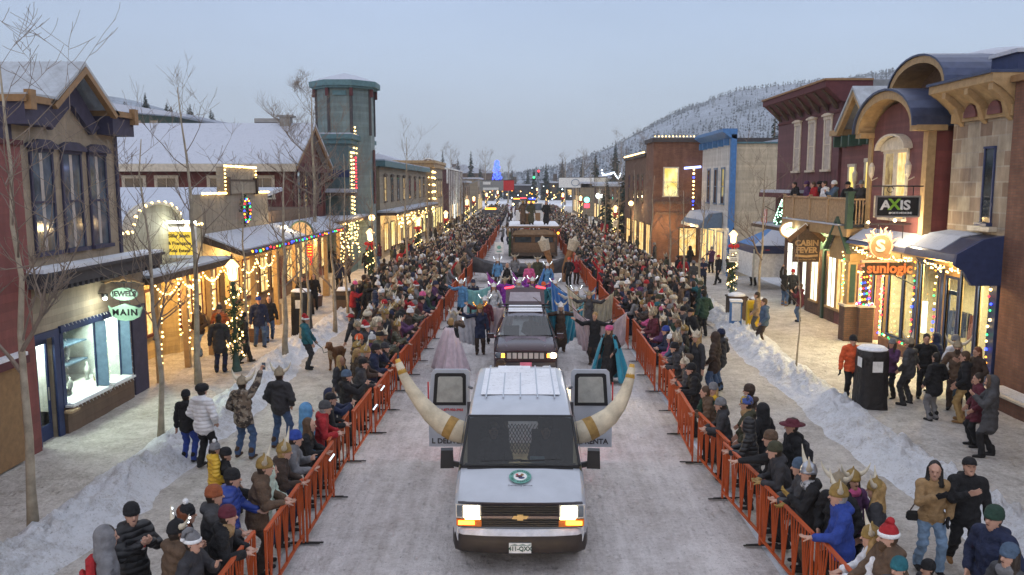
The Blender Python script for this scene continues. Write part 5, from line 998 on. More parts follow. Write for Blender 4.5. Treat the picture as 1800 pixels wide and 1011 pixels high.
# ================================================================== STREET FURNITURE AND TREES
FL = [(8,-3.55),(18,-3.45),(25,-3.3),(45,-3.05),(66,-2.8),(120,-2.4)]; FR = [(8,3.98),(11.6,3.92),(15.9,3.62),(20.5,3.80),(30,3.88),(45,3.72),(66,3.6),(120,3.3)]
def fx(tab, y): return float(np.interp(y, [t[0] for t in tab], [t[1] for t in tab]))
def barrier_proto():
    L = 1.94; t = thing('crowd_barrier', 'x', 'barrier'); m = MB()
    for x in (-L/2, L/2): m.bar((x,0,.03), (x,0,1.1), .045, .03)
    m.bar((-L/2,0,1.08), (L/2,0,1.08), .05, .035); m.bar((-L/2,0,.16), (L/2,0,.16), .045, .03); m.build('frame', M['fence'], t)
    m = MB()
    for k in range(5):
        b = -L/2 + L*(k+.5)/5
        for o, th in ((-.155, .022), (-.05, .018), (.055, .018), (.16, .022)): m.bar((b, .004*o*10, .17), (b+o, 0, 1.07), th, .012)
    m.build('slat', M['fence'], t)
    for x in (-L/2, L/2): MB().box(x-.02, x+.02, -.26, .26, .012, .026).build('foot', M['rubber'], t)
    return t
bp = barrier_proto(); first = True
for tab, lab, grp in ((FL, 'orange slatted crowd barrier panel lining the road on the jewellery shop side', 'barriers on the jewellery shop side'), (FR, 'orange slatted crowd barrier panel lining the road on the glass shop side', 'barriers on the glass shop side')):
    y = 8.6; i = 0; q = random.Random(5)
    while y < 96:
        x0, x1 = fx(tab, y), fx(tab, y+1.97); jit = q.uniform(-.04, .04) if i % 3 else .10*(1 if tab is FR else -1)
        o = bp if first else copy_tree(bp); first = False
        o.location = ((x0+x1)/2 + jit, y+.985, 0.02); o.rotation_euler = (0, 0, math.atan2(1.97, x1-x0) + q.uniform(-.035, .035)); tag(o, lab, 'barrier', grp); y += 1.97; i += 1
# ---- lamp posts with garlands
def lamp(x, y, label, h=3.5, garland=True, bow=True, board=False, scale=1., sampled=True, e=140):
    t = thing('street_lamp', label, 'street lamp', (x, y, 0), 0, 'garlanded street lamps'); q = random.Random(int(x*31+y*17))
    MB().lathe([(.17,0),(.17,.12),(.12,.2),(.10,.5),(.055,.62),(.05,h-.75),(.075,h-.72),(.06,h-.62)], 10).build('post', M['green'], t, True)
    ln = MB().lathe([(.075,h-.62),(.13,h-.55),(.17,h-.22),(.19,h-.2)], 8).build('lantern', M['lantern'], t)
    m = MB().lathe([(.215,h-.2),(.225,h-.17),(.13,h-.05),(.05,h+.02),(.035,h+.1),(.012,h+.16)], 8); m.build('lantern_cap', M['lantern2'], ln)
    m = MB(); [m.bar((.08*math.cos(a), .08*math.sin(a), h-.62), (.185*math.cos(a), .185*math.sin(a), h-.2), .014) for a in [k*math.pi/4+.39 for k in range(8)]]; m.lathe([(.05,h+.0),(.04,h+.1),(.01,h+.2)], 8); m.build('lantern_frame', M['black'], ln)
    if garland:
        m = MB(); top = h-.85; n = int(700*scale)
        for i in range(n):
            a = i/n; z = .45 + (top-.45)*a; th = a*34; r = q.uniform(.05,.22)*(1+.25*math.sin(a*60)); p = Vector((r*math.cos(th+q.uniform(-1.6,1.6)), r*math.sin(th+q.uniform(-1.6,1.6)), z+q.uniform(-.08,.08)))
            d = Vector((p.x*2+q.uniform(-.3,.3), p.y*2+q.uniform(-.3,.3), q.uniform(-.5,.3))).normalized()*q.uniform(.09,.17); s = d.cross(Vector((q.uniform(-1,1),q.uniform(-1,1),1))).normalized()*.028
            m.add([p-s, p+s, p+d], [(0,1,2)])
        m.build('garland', M['needles'], t); m = MB(); nb = int(30*scale)
        for i in range(nb): a = (i+.5)/nb; th = a*20; z = .5 + (top-.5)*a; m.ball((.235*math.cos(th), .235*math.sin(th), z), .032/scale**.5, 0, 5, 4)
        m.build('bulb_string', M['bulb'], t)
    if bow:
        m = MB(); z = h-.80
        for sg in (-1,1): m.ball((sg*.16,-.16,z+.06), (.13,.05,.10), 0, 8, 5); m.add([(sg*.02,-.17,z),(sg*.13,-.2,z-.28),(sg*.21,-.19,z-.22),(sg*.06,-.17,z+.03)], [(0,1,2,3)])
        m.ball((0,-.19,z+.04), .06, 0, 8, 5); m.build('bow', M['redbow'], t)
    if board:
        b = MB().box(-.24,.24,-.22,-.19,1.95,2.6).build('notice_board', M['whitep'], t); m = MB()
        for k, z in enumerate((2.45,2.33,2.22,2.1,2.03)): m.box(-.17+.02*(k%2),.17-.03*(k%3),-.224,-.221,z,z+(.06 if k in (1,2) else .025))
        m.build('print', M['dark'], b)
    if e: lamp_light('lamp glow', (x, y, h-.35), e*1.4, (1,.60,.27), .14)
    return t
M['lantern2'] = emit('lantern top glass', (1,.62,.26), 3.2)
for x, y, lab, kw in ((-8.83, 24.7, 'lit street lamp in a bulb wrapped garland in front of the agency porch', dict(bow=False, e=120)), (-7.85, 42.4, 'lit street lamp with a dark garland left of the snow crusted brown bin', dict(e=140)), (-7.3, 58, 'garlanded street lamp level with the teal tower', dict(e=160)), (-6.6, 72, 'garlanded street lamp before the olive shop porch', dict(scale=.7, e=220)), (-5.9, 90, 'garlanded street lamp near the golden tower front', dict(scale=.7, h=4.2, e=260)), (-6.4, 112, 'garlanded street lamp beside the rounded parapet shop', dict(scale=.5, h=4.2, e=300)), (-5.8, 140, 'garlanded street lamp next to the grey banner panel', dict(scale=.5, h=4.4, e=0)),
        (-4.6, 165, 'small garlanded street lamp past the red banner on the jewellery side', dict(scale=.4, h=4.6, e=0)), (10.7, 41, 'lit street lamp with red bow and white notice, near the yellow newspaper box', dict(board=True, bow=True, e=150)), (10.3, 61, 'lit street lamp with a red bow in front of the brick hall', dict(board=True, e=200)), (8.7, 75, 'garlanded street lamp beside the lower red brown building', dict(board=True, scale=.7, h=3.9, e=240)), (7.7, 105, 'garlanded street lamp with red bow before the tall dark fir', dict(scale=.5, h=4.4, e=300)), (6.3, 122, 'garlanded street lamp with red bow under the white banner', dict(scale=.5, h=4.6, e=0)), (5.2, 160, 'small garlanded street lamp past the white banner', dict(scale=.4, h=4.8, e=0)), (4.0, 200, 'tiny far garlanded street lamp beyond the crossing', dict(scale=.4, h=5, e=0))): lamp(x, y, lab, **kw)
for x, y, h, lab in ((-9.5, 52, 3.6, 'bare bulb globe lamp by the awning of the long red building'), (11.4, 62, 3.4, 'twin globe lamp close to the brick hall wall'), (8.9, 66, 4.2, 'curved arm lamp in front of the brick hall')):
    t = thing('globe_lamp', lab, 'street lamp', (x, y, 0)); MB().tube([(0,0,0),(0,0,h)], .05).build('post', M['black'], t); MB().ball((0,0,h+.12), .2, 0, 10, 6).build('globe', M['lantern'], t); lamp_light('globe glow', (x, y-.3, h), 70, (1,.7,.36), .2)
# ---- bare trees on both pavements (base, height)
for i, (x, y, h, lab, kw) in enumerate(((-8.2, 13.0, 7.9, 'slender bare aspen nearest the camera in front of the tan jewellery shop', dict(r0=.085, fork=[(.40,(-1,.2,.9),1.7),(.36,(.9,-.3,.7),1.3)])), (-8.25, 18.0, 6.9, 'thin bare aspen with a low fork just past the oval green sign', dict(r0=.075, fork=[(.35,(.9,.1,.9),1.5)])), (-9.3, 22.9, 8.6, 'bare aspen rising in front of the arched agency, behind the white puffer jacket', dict(r0=.10)), (-8.9, 26.2, 6.0, 'thin bare aspen just past the first garlanded lamp', dict(r0=.07)), (-7.75, 26.3, 6.4, 'pale bare aspen with a stout base left of the leashed dog', dict(r0=.11, dense=1.15)), (-7.85, 28.3, 5.8, 'twin stemmed aspen, nearer stem beside the black wrapped kiosk', dict(r0=.07)), (-7.65, 28.8, 5.6, 'aspen stem directly left of the black wrapped kiosk', dict(r0=.07)), (-7.3, 31.5, 5.6, 'bare aspen between the black kiosk and the brown bin', dict(r0=.085, fork=[(.3,(.7,.1,1),1.7),(.32,(-.7,.1,1),1.5)])),
        (-7.55, 35.0, 7.2, 'bare aspen growing beside the snow topped brown bin', dict(r0=.07)), (-7.0, 39.8, 6.6, 'bare aspen past the brown bin near the dark coated watcher', dict(r0=.075)), (-6.6, 47, 8.6, 'tall bare aspen in front of the tower bulbs', dict(r0=.09, dense=1.2)), (-11.0, 43.5, 10.6, 'tall spreading bare tree against the big snow roof', dict(r0=.17, dense=1.7)), (-6.3, 55, 6.5, 'bare aspen level with the awning lights', dict(r0=.08)), (-7.2, 63, 6.5, 'bare aspen beside the olive shop', dict(r0=.08)), (-6.5, 70, 7, 'bare aspen further along the olive shop', dict(r0=.09)), (-6.0, 82, 7.5, 'bare aspen near the golden tower front lamp', dict(r0=.1)),
        (8.5, 24.7, 4.4, 'spindly bare sapling right of the middle pavement, near the orange jacket', dict(r0=.035, dense=.5)), (10.2, 34.5, 7.2, 'bare aspen beside the yellow newspaper box', dict(r0=.075, lean=.6, fork=[(.38,(-1,.1,.8),1.8)])), (9.5, 43, 5.4, 'bare aspen, first of the pale trunk trio by the lamp', dict(r0=.085)), (9.0, 44.5, 5.6, 'bare aspen, middle of the pale trunk trio', dict(r0=.08)), (8.6, 46.5, 5.4, 'bare aspen, last of the pale trunk trio', dict(r0=.08)), (8.6, 54, 6.5, 'bare aspen before the brown brick hall corner', dict(r0=.085)), (8.4, 60, 7, 'bare aspen before the lit window of the brick hall', dict(r0=.09)), (8.0, 67, 7.5, 'bare aspen further along the brick hall', dict(r0=.09)), (7.9, 76, 7.5, 'bare aspen before the lower red brown building', dict(r0=.09)), (7.6, 88, 8, 'bare aspen before the far end of the red brown building', dict(r0=.1)))): aspen(x, y, h, 50+i, lab, **kw)
# ---- bins, boxes, kiosks
def bin_(x, y, lab, s=1.):
    t = thing('litter_bin', lab, 'litter bin', (x, y, .03)); m = MB(); m.box(-.36,.36,-.36,.36,.06,1.0); [m.box(-.375,.375,-.385,-.362,.1,.98) for _ in (0,)]
    m.build('body', siding('bin slats', (.10,.065,.045), .09, .3, True) if 'binm' not in M else M['binm'], t); MB().box(-.4,.4,-.4,.4,1.0,1.07).build('lid', M['dkwood'], t); MB().lathe([(.38,1.07),(.36,1.13),(.2,1.2),(.03,1.22)], 12, sx=1, sy=1).build('snow_cap', M['snow'], t); MB().box(-.2,.2,-.39,-.364,.68,.88).build('flap', M['black'], t); t.scale = (s,s,s)
bin_(-8.0, 36.2, 'snow topped brown slatted bin on the jewellery side pavement'); bin_(9.25, 34.6, 'brown slatted bin next to the yellow newspaper box')
tarp = plain('black tarpaulin', (.02,.018,.018), .5, .3, 5, .7, 9, 0, True, .06)
for x, y, h, lab in ((-8.35, 30.6, 1.75, 'black wrapped pay kiosk with snow on top, on the jewellery side pavement'), (9.12, 20.8, 1.55, 'black wrapped pay kiosk with a white notice, beside the orange jacket')):
    t = thing('wrapped_kiosk', lab, 'kiosk', (x, y, .02)); m = MB(); n = 16; q = random.Random(int(y)); rows = 9
    for k in range(rows):
        z = h*k/(rows-1); s = 1.06 - .10*k/(rows-1)
        for i in range(n):
            a = 2*math.pi*i/n; c_, s_ = math.cos(a), math.sin(a); r = .33/max(abs(c_), abs(s_))**.8*s + q.uniform(-.014,.014); m.v.append((r*c_, r*s_, z))
    for k in range(rows-1):
        for i in range(n): j = (i+1) % n; m.f.append((k*n+i, k*n+j, (k+1)*n+j, (k+1)*n+i)); m.m.append(0)
    m.f.append(tuple((rows-1)*n+i for i in range(n))); m.m.append(0); m.build('cover', tarp, t, True)
    MB().lathe([(.36,h-.0),(.38,h+.03),(.3,h+.09),(.05,h+.11)], 14).build('snow_cap', M['snow'], t); [m.build('notice', M['whitep'], t) for m in (MB().box(-.345,-.338,-.2,.06,h*.72,h*.88), MB().box(-.13,.13,-.372,-.366,h*.66,h*.84))]
t = thing('newspaper_box', 'yellow newspaper vending box standing in the snow bank', 'newspaper box', (9.15, 31.7, .02), R(-8)); MB().box(-.25,.25,-.22,.22,.28,1.05).prism([(-.22,1.05),(.22,1.05),(.22,1.18),(-.1,1.3),(-.22,1.28)], 0, -.25, .25).build('cabinet', M['yellowp'] if 'yellowp' in M else plain('yellow enamel', (.65,.42,.02), .4), t); MB().box(-.2,.2,-.2,.2,.0,.28).build('pedestal', M['dark'], t); MB().box(-.19,.19,-.235,-.222,.55,1.0).build('door', plain('grubby yellow door', (.45,.30,.04), .5), t); MB().box(-.15,.15,-.245,-.236,.8,.9).build('handle', M['black'], t)
t = thing('newspaper_box', 'blue and white newspaper box snow covered beside the yellow one', 'newspaper box', (8.62, 32.3, .02), R(-8)); MB().box(-.22,.22,-.2,.2,.0,1.15).build('cabinet', M['blue'], t); MB().box(-.17,.17,-.215,-.202,.4,1.1).build('door', M['whitep'], t); MB().box(-.24,.24,-.22,.22,1.15,1.23).build('snow_cap', M['snow'], t)
t = thing('sandwich_board', 'folded black sandwich board standing by the porch post', 'sign board', (-9.5, 35.6, .03)); MB().bar((0,-.25,0), (0,0,.95), .6, .03).build('front_panel', M['black'], t); MB().bar((0,.25,0), (0,0,.95), .6, .03).build('rear_panel', M['black'], t)
q = random.Random(77)
for i, (x, y, l) in enumerate(((-9.7, 29.5, 'dark planter tub at the foot of the first yellow porch post'), (-9.75, 38.2, 'dark planter tub below the arched sign'), (10.9, 37.2, 'low stone planter in front of the lit tree porch'))):
    t = thing('planter_tub', l, 'planter', (x, y, .03)); MB().lathe([(.3,0),(.36,.5),(.38,.55),(.32,.56)], 12).build('tub', M['darkbrick'], t); MB().lathe([(.31,.55),(.25,.64),(.05,.68)], 12).build('snow_cap', M['snow'], t)
# ================================================================== FIGURES: one continuous skin per body, grown round a posed skeleton
def surface_nets(F, o, h):
    S = F < 0; nx, ny, nz = F.shape
    cs = [(i, j, k) for i in (0,1) for j in (0,1) for k in (0,1)]
    sl = lambda A, c: A[c[0]:nx-1+c[0], c[1]:ny-1+c[1], c[2]:nz-1+c[2]]
    cnt = sum(sl(S, c).astype(np.int8) for c in cs); act = (cnt > 0) & (cnt < 8)
    idx = np.full(act.shape, -1, np.int64); ii = np.argwhere(act); idx[act] = np.arange(len(ii))
    fv = {c: sl(F, c)[act] for c in cs}; acc = np.zeros((len(ii), 3)); n = np.zeros(len(ii))
    for a in cs:
        for ax in range(3):
            if a[ax]: continue
            b = list(a); b[ax] = 1; b = tuple(b); fa, fb = fv[a], fv[b]; x = (fa < 0) != (fb < 0)
            t = np.where(x, fa/np.where(x, fa-fb, 1), 0); p = np.array(a, float)[None].repeat(len(ii), 0); p[:, ax] += t
            acc += p*x[:, None]; n += x
    V = (acc/n[:, None] + ii)*h + np.array(o)
    Q = []
    for ax in range(3):
        u, v = [(1,2),(2,0),(0,1)][ax]
        A = [slice(1,-1)]*3; B = [slice(1,-1)]*3; A[ax] = slice(0,-1); B[ax] = slice(1,None)
        sa, sb = S[tuple(A)], S[tuple(B)]; e = np.argwhere(sa != sb); fl = sb[sa != sb]
        e[:, u] += 1; e[:, v] += 1
        def at(du, dv):
            q = e.copy(); q[:, u] += du; q[:, v] += dv; return idx[q[:,0], q[:,1], q[:,2]]
        q = np.stack([at(-1,-1), at(0,-1), at(0,0), at(-1,0)], -1); q[fl] = q[fl][:, ::-1]; Q.append(q)
    return V, np.concatenate(Q)
def prim_d(P, pr):
    a, b, ra, rb, sc = pr[0], pr[1], pr[2], pr[3], pr[4]
    a, b = np.array(a, float), np.array(b, float); s = np.array(sc if sc else (1,1,1), float)
    P, a, b = P/s, a/s, b/s; ba = b-a; L = max((ba*ba).sum(), 1e-9)
    t = np.clip(((P-a) @ ba)/L, 0, 1); d = np.linalg.norm(P - a - t[..., None]*ba, axis=-1) - (ra + (rb-ra)*t)
    return d*s.min()
def sdf_mesh(prims, h, wrinkle=0):
    """prims: (a, b, ra, rb, scale, material, blend). returns verts, quads, material of each quad"""
    lo = np.full(3, 9.); hi = np.full(3, -9.)
    for p in prims:
        r = max(p[2], p[3])*np.array(p[4] or (1,1,1)) + .03
        for q in (p[0], p[1]): lo = np.minimum(lo, np.array(q)-r); hi = np.maximum(hi, np.array(q)+r)
    lo -= h*2; hi += h*2; n = np.ceil((hi-lo)/h).astype(int)+1; F = np.full(n, 1.)
    for p in prims:
        r = max(p[2], p[3])*np.array(p[4] or (1,1,1)) + p[6] + 3*h; a, b = np.array(p[0]), np.array(p[1])
        i0 = np.maximum(((np.minimum(a,b)-r-lo)/h).astype(int), 0); i1 = np.minimum(((np.maximum(a,b)+r-lo)/h).astype(int)+2, n)
        g = np.stack(np.meshgrid(*[lo[k]+h*np.arange(i0[k], i1[k]) for k in range(3)], indexing='ij'), -1)
        d = prim_d(g, p); s = tuple(slice(i0[k], i1[k]) for k in range(3)); c = F[s]; k = p[6]
        if k > 0: q = np.maximum(k-np.abs(c-d), 0)/k; F[s] = np.minimum(c, d) - q*q*k/4
        else: F[s] = np.minimum(c, d)
    if wrinkle:                            # soft creases in coats and trousers, none above the collar
        X, Y, Z = np.meshgrid(*[lo[k]+h*np.arange(n[k]) for k in range(3)], indexing='ij'); ph = wrinkle*1.7
        F = F + np.clip((1.42-Z)*8, 0, 1)*(.0065*np.sin(41*Z+5*np.sin(8*X+ph)+4*Y)*np.sin(9*X+7*Y+ph) + .0055*np.sin(25*(Z+.9*X)+6*np.sin(6*Z+ph)) + .004*np.sin(60*X+30*Z+ph)*np.sin(17*Z+ph))
    V, Q = surface_nets(F, lo, h)
    C = V[Q].mean(1); best = np.full(len(Q), 9.); mat = np.zeros(len(Q), np.int32)
    for p in prims:
        d = prim_d(C, p); m = d < best; best[m] = d[m]; mat[m] = p[5]
    return V, Q, mat
JAC, TRO, SKI, HAI, BOO, GLO, SCA, EYE, HAT, HOR = range(10)
def hand_template(grip, glove, h):
    P = []; e = .0035 if glove else 0
    for i, x in enumerate((-.030, -.010, .010, .029)):
        L = (.060, .072, .076, .068)[i]; P.append(((x*.7,0,-.01),(x,0,.085),.014+e,.012+e,None,0,.012))
        p = Vector((x,0,.085)); d = Vector((x*.9,0,1)).normalized(); cur = (.25, .9)[grip]
        for s in range(3):
            ang = cur*(.8+.25*s); d = (Matrix.Rotation(-ang, 3, 'X') @ d).normalized(); q = p + d*L*(.46,.32,.24)[s]
            P.append((tuple(p), tuple(q), .0098-.0008*s+e, .009-.0008*s+e, None, 0, .004)); p = q
    P += [((.02,0,.01),(.048,-.012,.045),.016+e,.012+e,None,0,.012), ((.048,-.012,.045),(.054,-.026,.075),.011+e,.010+e,None,0,.006), ((.054,-.026,.075),(.050,-.040,.10),.0098+e,.0085+e,None,0,.004), ((0,0,-.05),(0,0,.01),.028+e,.030+e,(1,.75,1),0,.02)]
    return sdf_mesh(P, h)[:2]
HANDS = {}
def hand(grip, glove, h):
    k = (grip, glove, h)
    if k not in HANDS: HANDS[k] = hand_template(grip, glove, h)
    return HANDS[k]
def ik(S, W, a, b, pole):
    S, W = Vector(S), Vector(W); d = W-S; L = d.length
    if L > (a+b)*.995: W = S + d*((a+b)*.995/L); d = W-S; L = d.length
    d.normalize(); x = (a*a - b*b + L*L)/(2*L); r = math.sqrt(max(a*a-x*x, 0)); p = Vector(pole); p = (p - d*p.dot(d)).normalized()
    return S + d*x + p*r, W
ARMS = {'down': (.29,.03,.84), 'pocket': (.205,.13,.95), 'rail': (.11,.37,1.07), 'chest': (.07,.30,1.28), 'phone': (.055,.42,1.36), 'up': (.30,.16,2.02), 'high': (.26,.30,1.80),
        'fold': (-.03,.25,1.19), 'point': (.14,.62,1.22), 'back': (.26,-.12,.92), 'fwd': (.27,.22,.90), 'out': (.62,.10,1.45), 'low': (.30,.42,.62), 'wide': (.68,.02,1.62), 'face': (.05,.17,1.50), 'wheel': (.18,.42,1.15)}
def figure(lean=0, arms=('down','down'), legs='stand', hem=.12, puff=1., hood=False, hair='short', beard=False, hy=0., hp=0., res=.016, wide=1., grip=(0,0), glove=False, scarf=False, skirt=0., hat=None, female=False, side=0., bulk=1., fine=True):
    """returns verts, quads, mats, head centre, head yaw, head pitch; faces +y, 1.75 m tall"""
    P = []; pel = Vector((0,0,.93)); sit = 0
    if legs == 'crouch': pel.z = .62
    if legs == 'sit': pel.z = .50
    Rm = Matrix.Rotation(-lean, 3, 'X') @ Matrix.Rotation(side, 3, 'Y'); up = lambda x, y, z: pel + Rm @ Vector((x,y,z))
    fl = (1,.74,1); B = bulk*(.94 if female else 1.)
    P.append((up(0,0,-.01), up(0,.005,.26), .158*B*puff, .158*B*puff, fl, JAC, .04))
    P.append((up(0,.005,.26), up(0,0,.42), .172*B*puff, .145*B, fl, JAC, .05))
    P.append((up(-.145*B,-.005,.455), up(.145*B,-.005,.455), .072*puff, .072*puff, None, JAC, .05))
    P.append((up(0,0,.46), up(0,.005,.53), .088, .078, None, SCA if scarf else JAC, .03))
    if hem > 0:
        e = max(.178*B*puff, .19); P.append((up(0,0,.02), Vector((up(0,0,0).x*.5, up(0,0,0).y*.5, pel.z-hem+.11)), .165*B*puff, e, (1,.80,1), JAC, .02))
    if skirt: P.append(((0,0,pel.z), (0,0,pel.z-skirt+.1), .17, .25, (1,.85,1), JAC, .02))
    # legs
    feet = {'stand': ((-.11,.0),(.11,.03)), 'walk': ((-.10,.30),(.10,-.28)), 'stride': ((-.09,-.24),(.10,.26)), 'apart': ((-.17,.02),(.17,0)), 'step': ((-.12,.12),(.12,-.10)), 'crouch': ((-.14,.10),(.14,-.18)), 'sit': ((-.13,.42),(.13,.40))}[legs]
    for sg, (fx, fy) in zip((-1,1), feet):
        lift = .05 if fy < -.2 else 0
        hipj = pel + Vector((sg*.088,0,-.02)); K, A = ik(hipj, (fx, fy, .10+lift), .44, .42, (sg*.1, 1, 0)); wide_ = wide*1.08; t = (.098 if not female else .092)*wide_
        P.append((hipj, K, t, .068*wide_, None, TRO, .03)); P.append((K, A, .068*wide_, .062*wide_, None, TRO, .02))
        P.append((A + Vector((0,0,.10)), A - Vector((0,0,.03)), .058, .052, None, BOO, .012))
        P.append((A + Vector((0,-.035,-.055)), A + Vector((sg*.015,.15,-.062)), .046, .040, (1,1,.85), BOO, .02))
    # arms
    extra = []
    for i, sg in enumerate((-1,1)):
        m = arms[i]; w_ = ARMS[m] if isinstance(m, str) else m
        W = Vector((w_[0]*sg, w_[1], w_[2])) if isinstance(m, str) else Vector(w_)
        if legs in ('crouch','sit') and isinstance(m, str): W.z += pel.z-.93
        if lean and m in ('down','pocket','fold','chest','phone','face','high','up'): W = up(W.x, W.y, W.z-.93)
        Sh = up(sg*.185*B, -.005, .445); pole = (sg*.7,-.5,-.6) if m not in ('up','high') else (sg*.9,-.2,-.3)
        E, W = ik(Sh, W, .285, .25, pole); q = puff**.5
        P.append((Sh, E, .080*q*B, .066*q, None, JAC, .03)); P.append((E, W, .066*q, .053*q, None, JAC, .02))
        d = (W-E).normalized()
        if fine:
            V, Q = hand(grip[i], glove, .0055 if res < .018 else .011)
            z = d; pn = Vector((0,0,1)) if m in ('rail','point','wheel') else Vector((0,-1,0)) if m in ('phone','chest','fold','face') else Vector((sg,0,0)); 
            y = (pn - z*pn.dot(z)); y = y.normalized() if y.length > .05 else z.orthogonal().normalized(); x = y.cross(z)
            mir = -1 if (sg > 0) else 1; Rw = np.array([[x[k]*mir, y[k], z[k]] for k in range(3)])
            extra.append(((V @ Rw.T) + np.array(W + d*.045), Q if mir > 0 else Q[:, ::-1], GLO if glove else SKI))
        else: P.append((W, W+d*.10, .042, .036, None, GLO if glove else SKI, .01))
    # head
    N = up(0,.01,.53); yw = Matrix.Rotation(hy, 3, 'Z') @ Matrix.Rotation(-hp, 3, 'X'); Hc = N + Rm @ Vector((0,.02,.0)) + Vector((0,.005,.135)); hd = lambda x, y, z: Hc + yw @ Vector((x,y,z))
    P.append((up(0,0,.49), hd(0,-.01,-.05), .058, .055, None, SCA if scarf else SKI, .02))
    P.append((hd(0,-.008,.025), hd(0,-.004,.0), .098, .092, (.80,.98,1.14), SKI, .02)); P.append((hd(0,.035,-.055), hd(0,.052,-.088), .052, .036, None, SKI, .03))
    P.append((hd(0,.088,.012), hd(0,.112,-.022), .010, .0165, None, SKI, .012)); P.append((hd(-.035,.075,.035), hd(.035,.075,.035), .018, .018, None, SKI, .015))
    for sg in (-1,1):
        P.append((hd(sg*.082,-.012,.012), hd(sg*.084,-.016,-.02), .014, .011, (.6,1,1), SKI, .008))
    def bead(c, sx, sy, sz, mt):
        v = [hd(c[0]+x*sx*k, c[1]+y*sy, c[2]+z*sz*k) for y, k in ((-1,1),(1,.6)) for x, z in ((-1,-1),(1,-1),(1,1),(-1,1))]
        extra.append((np.array([tuple(q) for q in v]), np.array([(0,1,2,3),(7,6,5,4),(0,4,5,1),(1,5,6,2),(2,6,7,3),(3,7,4,0)]), mt))
    if fine: bead((-.033,.089,.012), .011, .008, .006, EYE); bead((.033,.089,.012), .011, .008, .006, EYE); bead((0,.096,-.056), .019, .006, .004, EYE)
    if hair != 'none':
        k_ = -.018 if hair == 'long' else 0; P.append((hd(0,-.026+k_,.045), hd(0,-.03+k_,.0), .108, .096, (.82,.98,1.08), HAI, .008))
    if hair == 'long':
        P.append((hd(0,-.06,.02), hd(0,-.11,-.24), .088, .070, (1.1,.7,1), HAI, .02))
        for sg in (-1,1): P.append((hd(sg*.078,-.025,.03), hd(sg*.095,.015,-.20), .036, .036, None, HAI, .02))
    if hair == 'tail': P.append((hd(0,-.10,.05), hd(0,-.15,-.20), .045, .03, None, HAI, .02))
    if beard: P.append((hd(0,.052,-.07), hd(0,.062,-.11), .056, .045, None, HAI, .015))
    if hood:
        P.append((hd(0,-.042,.03), hd(0,-.038,-.05), .128, .122, (.90,.96,1.08), JAC, .02)); P.append((hd(0,-.06,-.09), up(0,-.05,.46), .11, .11, (1.15,.8,1), JAC, .05))
        if hood == 'fur':
            for k in range(10):
                a0, a1 = k*.628, (k+1)*.628; f_ = lambda a: hd(.100*math.cos(a), .045, .02+.125*math.sin(a)); P.append((f_(a0), f_(a1), .028, .028, None, SCA, .01))
    elif hair != 'long' and puff >= 1.04: P.append((up(-.07,-.10,.50), up(.07,-.10,.50), .06, .06, None, JAC, .04))
    if scarf: P.append((up(-.05,.05,.50), up(.06,.06,.48), .065, .065, None, SCA, .02))
    if hat in ('beanie','viking','pom'):
        P.append((hd(0,-.016,.055), hd(0,-.016,.07), .116, .112, (.86,1,1.02), HAT, .004))
        if hat == 'pom': P.append((hd(0,-.02,.20), hd(0,-.02,.21), .05, .05, None, HOR, .01))
        if hat == 'viking':
            for sg in (-1,1): P.append((hd(sg*.10,-.01,.09), hd(sg*.19,-.0,.13), .036, .026, None, HOR, .0)); P.append((hd(sg*.19,0,.13), hd(sg*.22,.01,.26), .026, .008, None, HOR, .0))
    V, Q, Mt = sdf_mesh([(tuple(p[0]), tuple(p[1]), p[2], p[3], p[4], p[5], p[6]) for p in P], res, (1 + len(PCACHE) % 9) if fine else 0)
    if legs not in ('sit','crouch') and hem > 0: Mt[(Mt == TRO) & (V[Q].mean(1)[:, 2] > pel.z - hem)] = JAC
    for v, qd, mt in extra: Q = np.concatenate([Q, qd + len(V)]); V = np.concatenate([V, v]); Mt = np.concatenate([Mt, np.full(len(qd), mt, np.int32)])
    return V, Q, Mt, Hc, hy, hp
# ---- cloth, skin and hair materials
def cloth(name, c, var=.26, bump=.75, sc=9, rough=.85): return plain(name, c, rough, var, sc, bump, 13, 0, True, .045)
CLO = {'black': (.012,.012,.014), 'charcoal': (.035,.035,.04), 'navy': (.018,.025,.06), 'dark grey': (.06,.06,.065), 'dark brown': (.05,.032,.024), 'brown': (.11,.07,.045), 'olive': (.055,.055,.032),
       'burgundy': (.10,.018,.03), 'red': (.36,.02,.025), 'teal': (.02,.12,.15), 'royal blue': (.025,.055,.27), 'tan': (.28,.20,.12), 'grey': (.17,.17,.18), 'plum': (.09,.035,.10), 'dark green': (.02,.05,.035),
       'white': (.68,.68,.70), 'rust': (.26,.075,.03), 'slate blue': (.07,.11,.17), 'yellow': (.62,.38,.03), 'mint': (.52,.62,.52), 'light blue': (.10,.25,.44), 'orange': (.62,.10,.03), 'pink': (.55,.10,.25), 'purple': (.22,.03,.30), 'cream': (.50,.44,.34), 'camel': (.30,.19,.09), 'golden': (.33,.21,.055), 'denim': (.055,.10,.20), 'pale denim': (.17,.26,.38), 'khaki': (.34,.22,.085), 'silver': (.45,.46,.48)}
C = {k: cloth(k + ' cloth', v) for k, v in CLO.items()}
def quilt(name, c):
    m, t, b = newmat(name); v = nobj(t); s = t.nodes.new('ShaderNodeSeparateXYZ'); t.links.new(v, s.inputs[0])
    t.links.new(nmix(t, nramp(t, nnoise(t, v, 6), .3, .7), dim(c, .85), dim(c, 1.15)), b.inputs['Base Color']); b.inputs['Roughness'].default_value = .55
    sn = nmath(t, 'ABSOLUTE', nmath(t, 'SINE', nmath(t, 'MULTIPLY', nmath(t, 'ADD', s.outputs[2], nmath(t, 'MULTIPLY', nnoise(t, v, 5), .03)), 40.))); t.links.new(nbump(t, sn, .6, .025), b.inputs['Normal']); return m
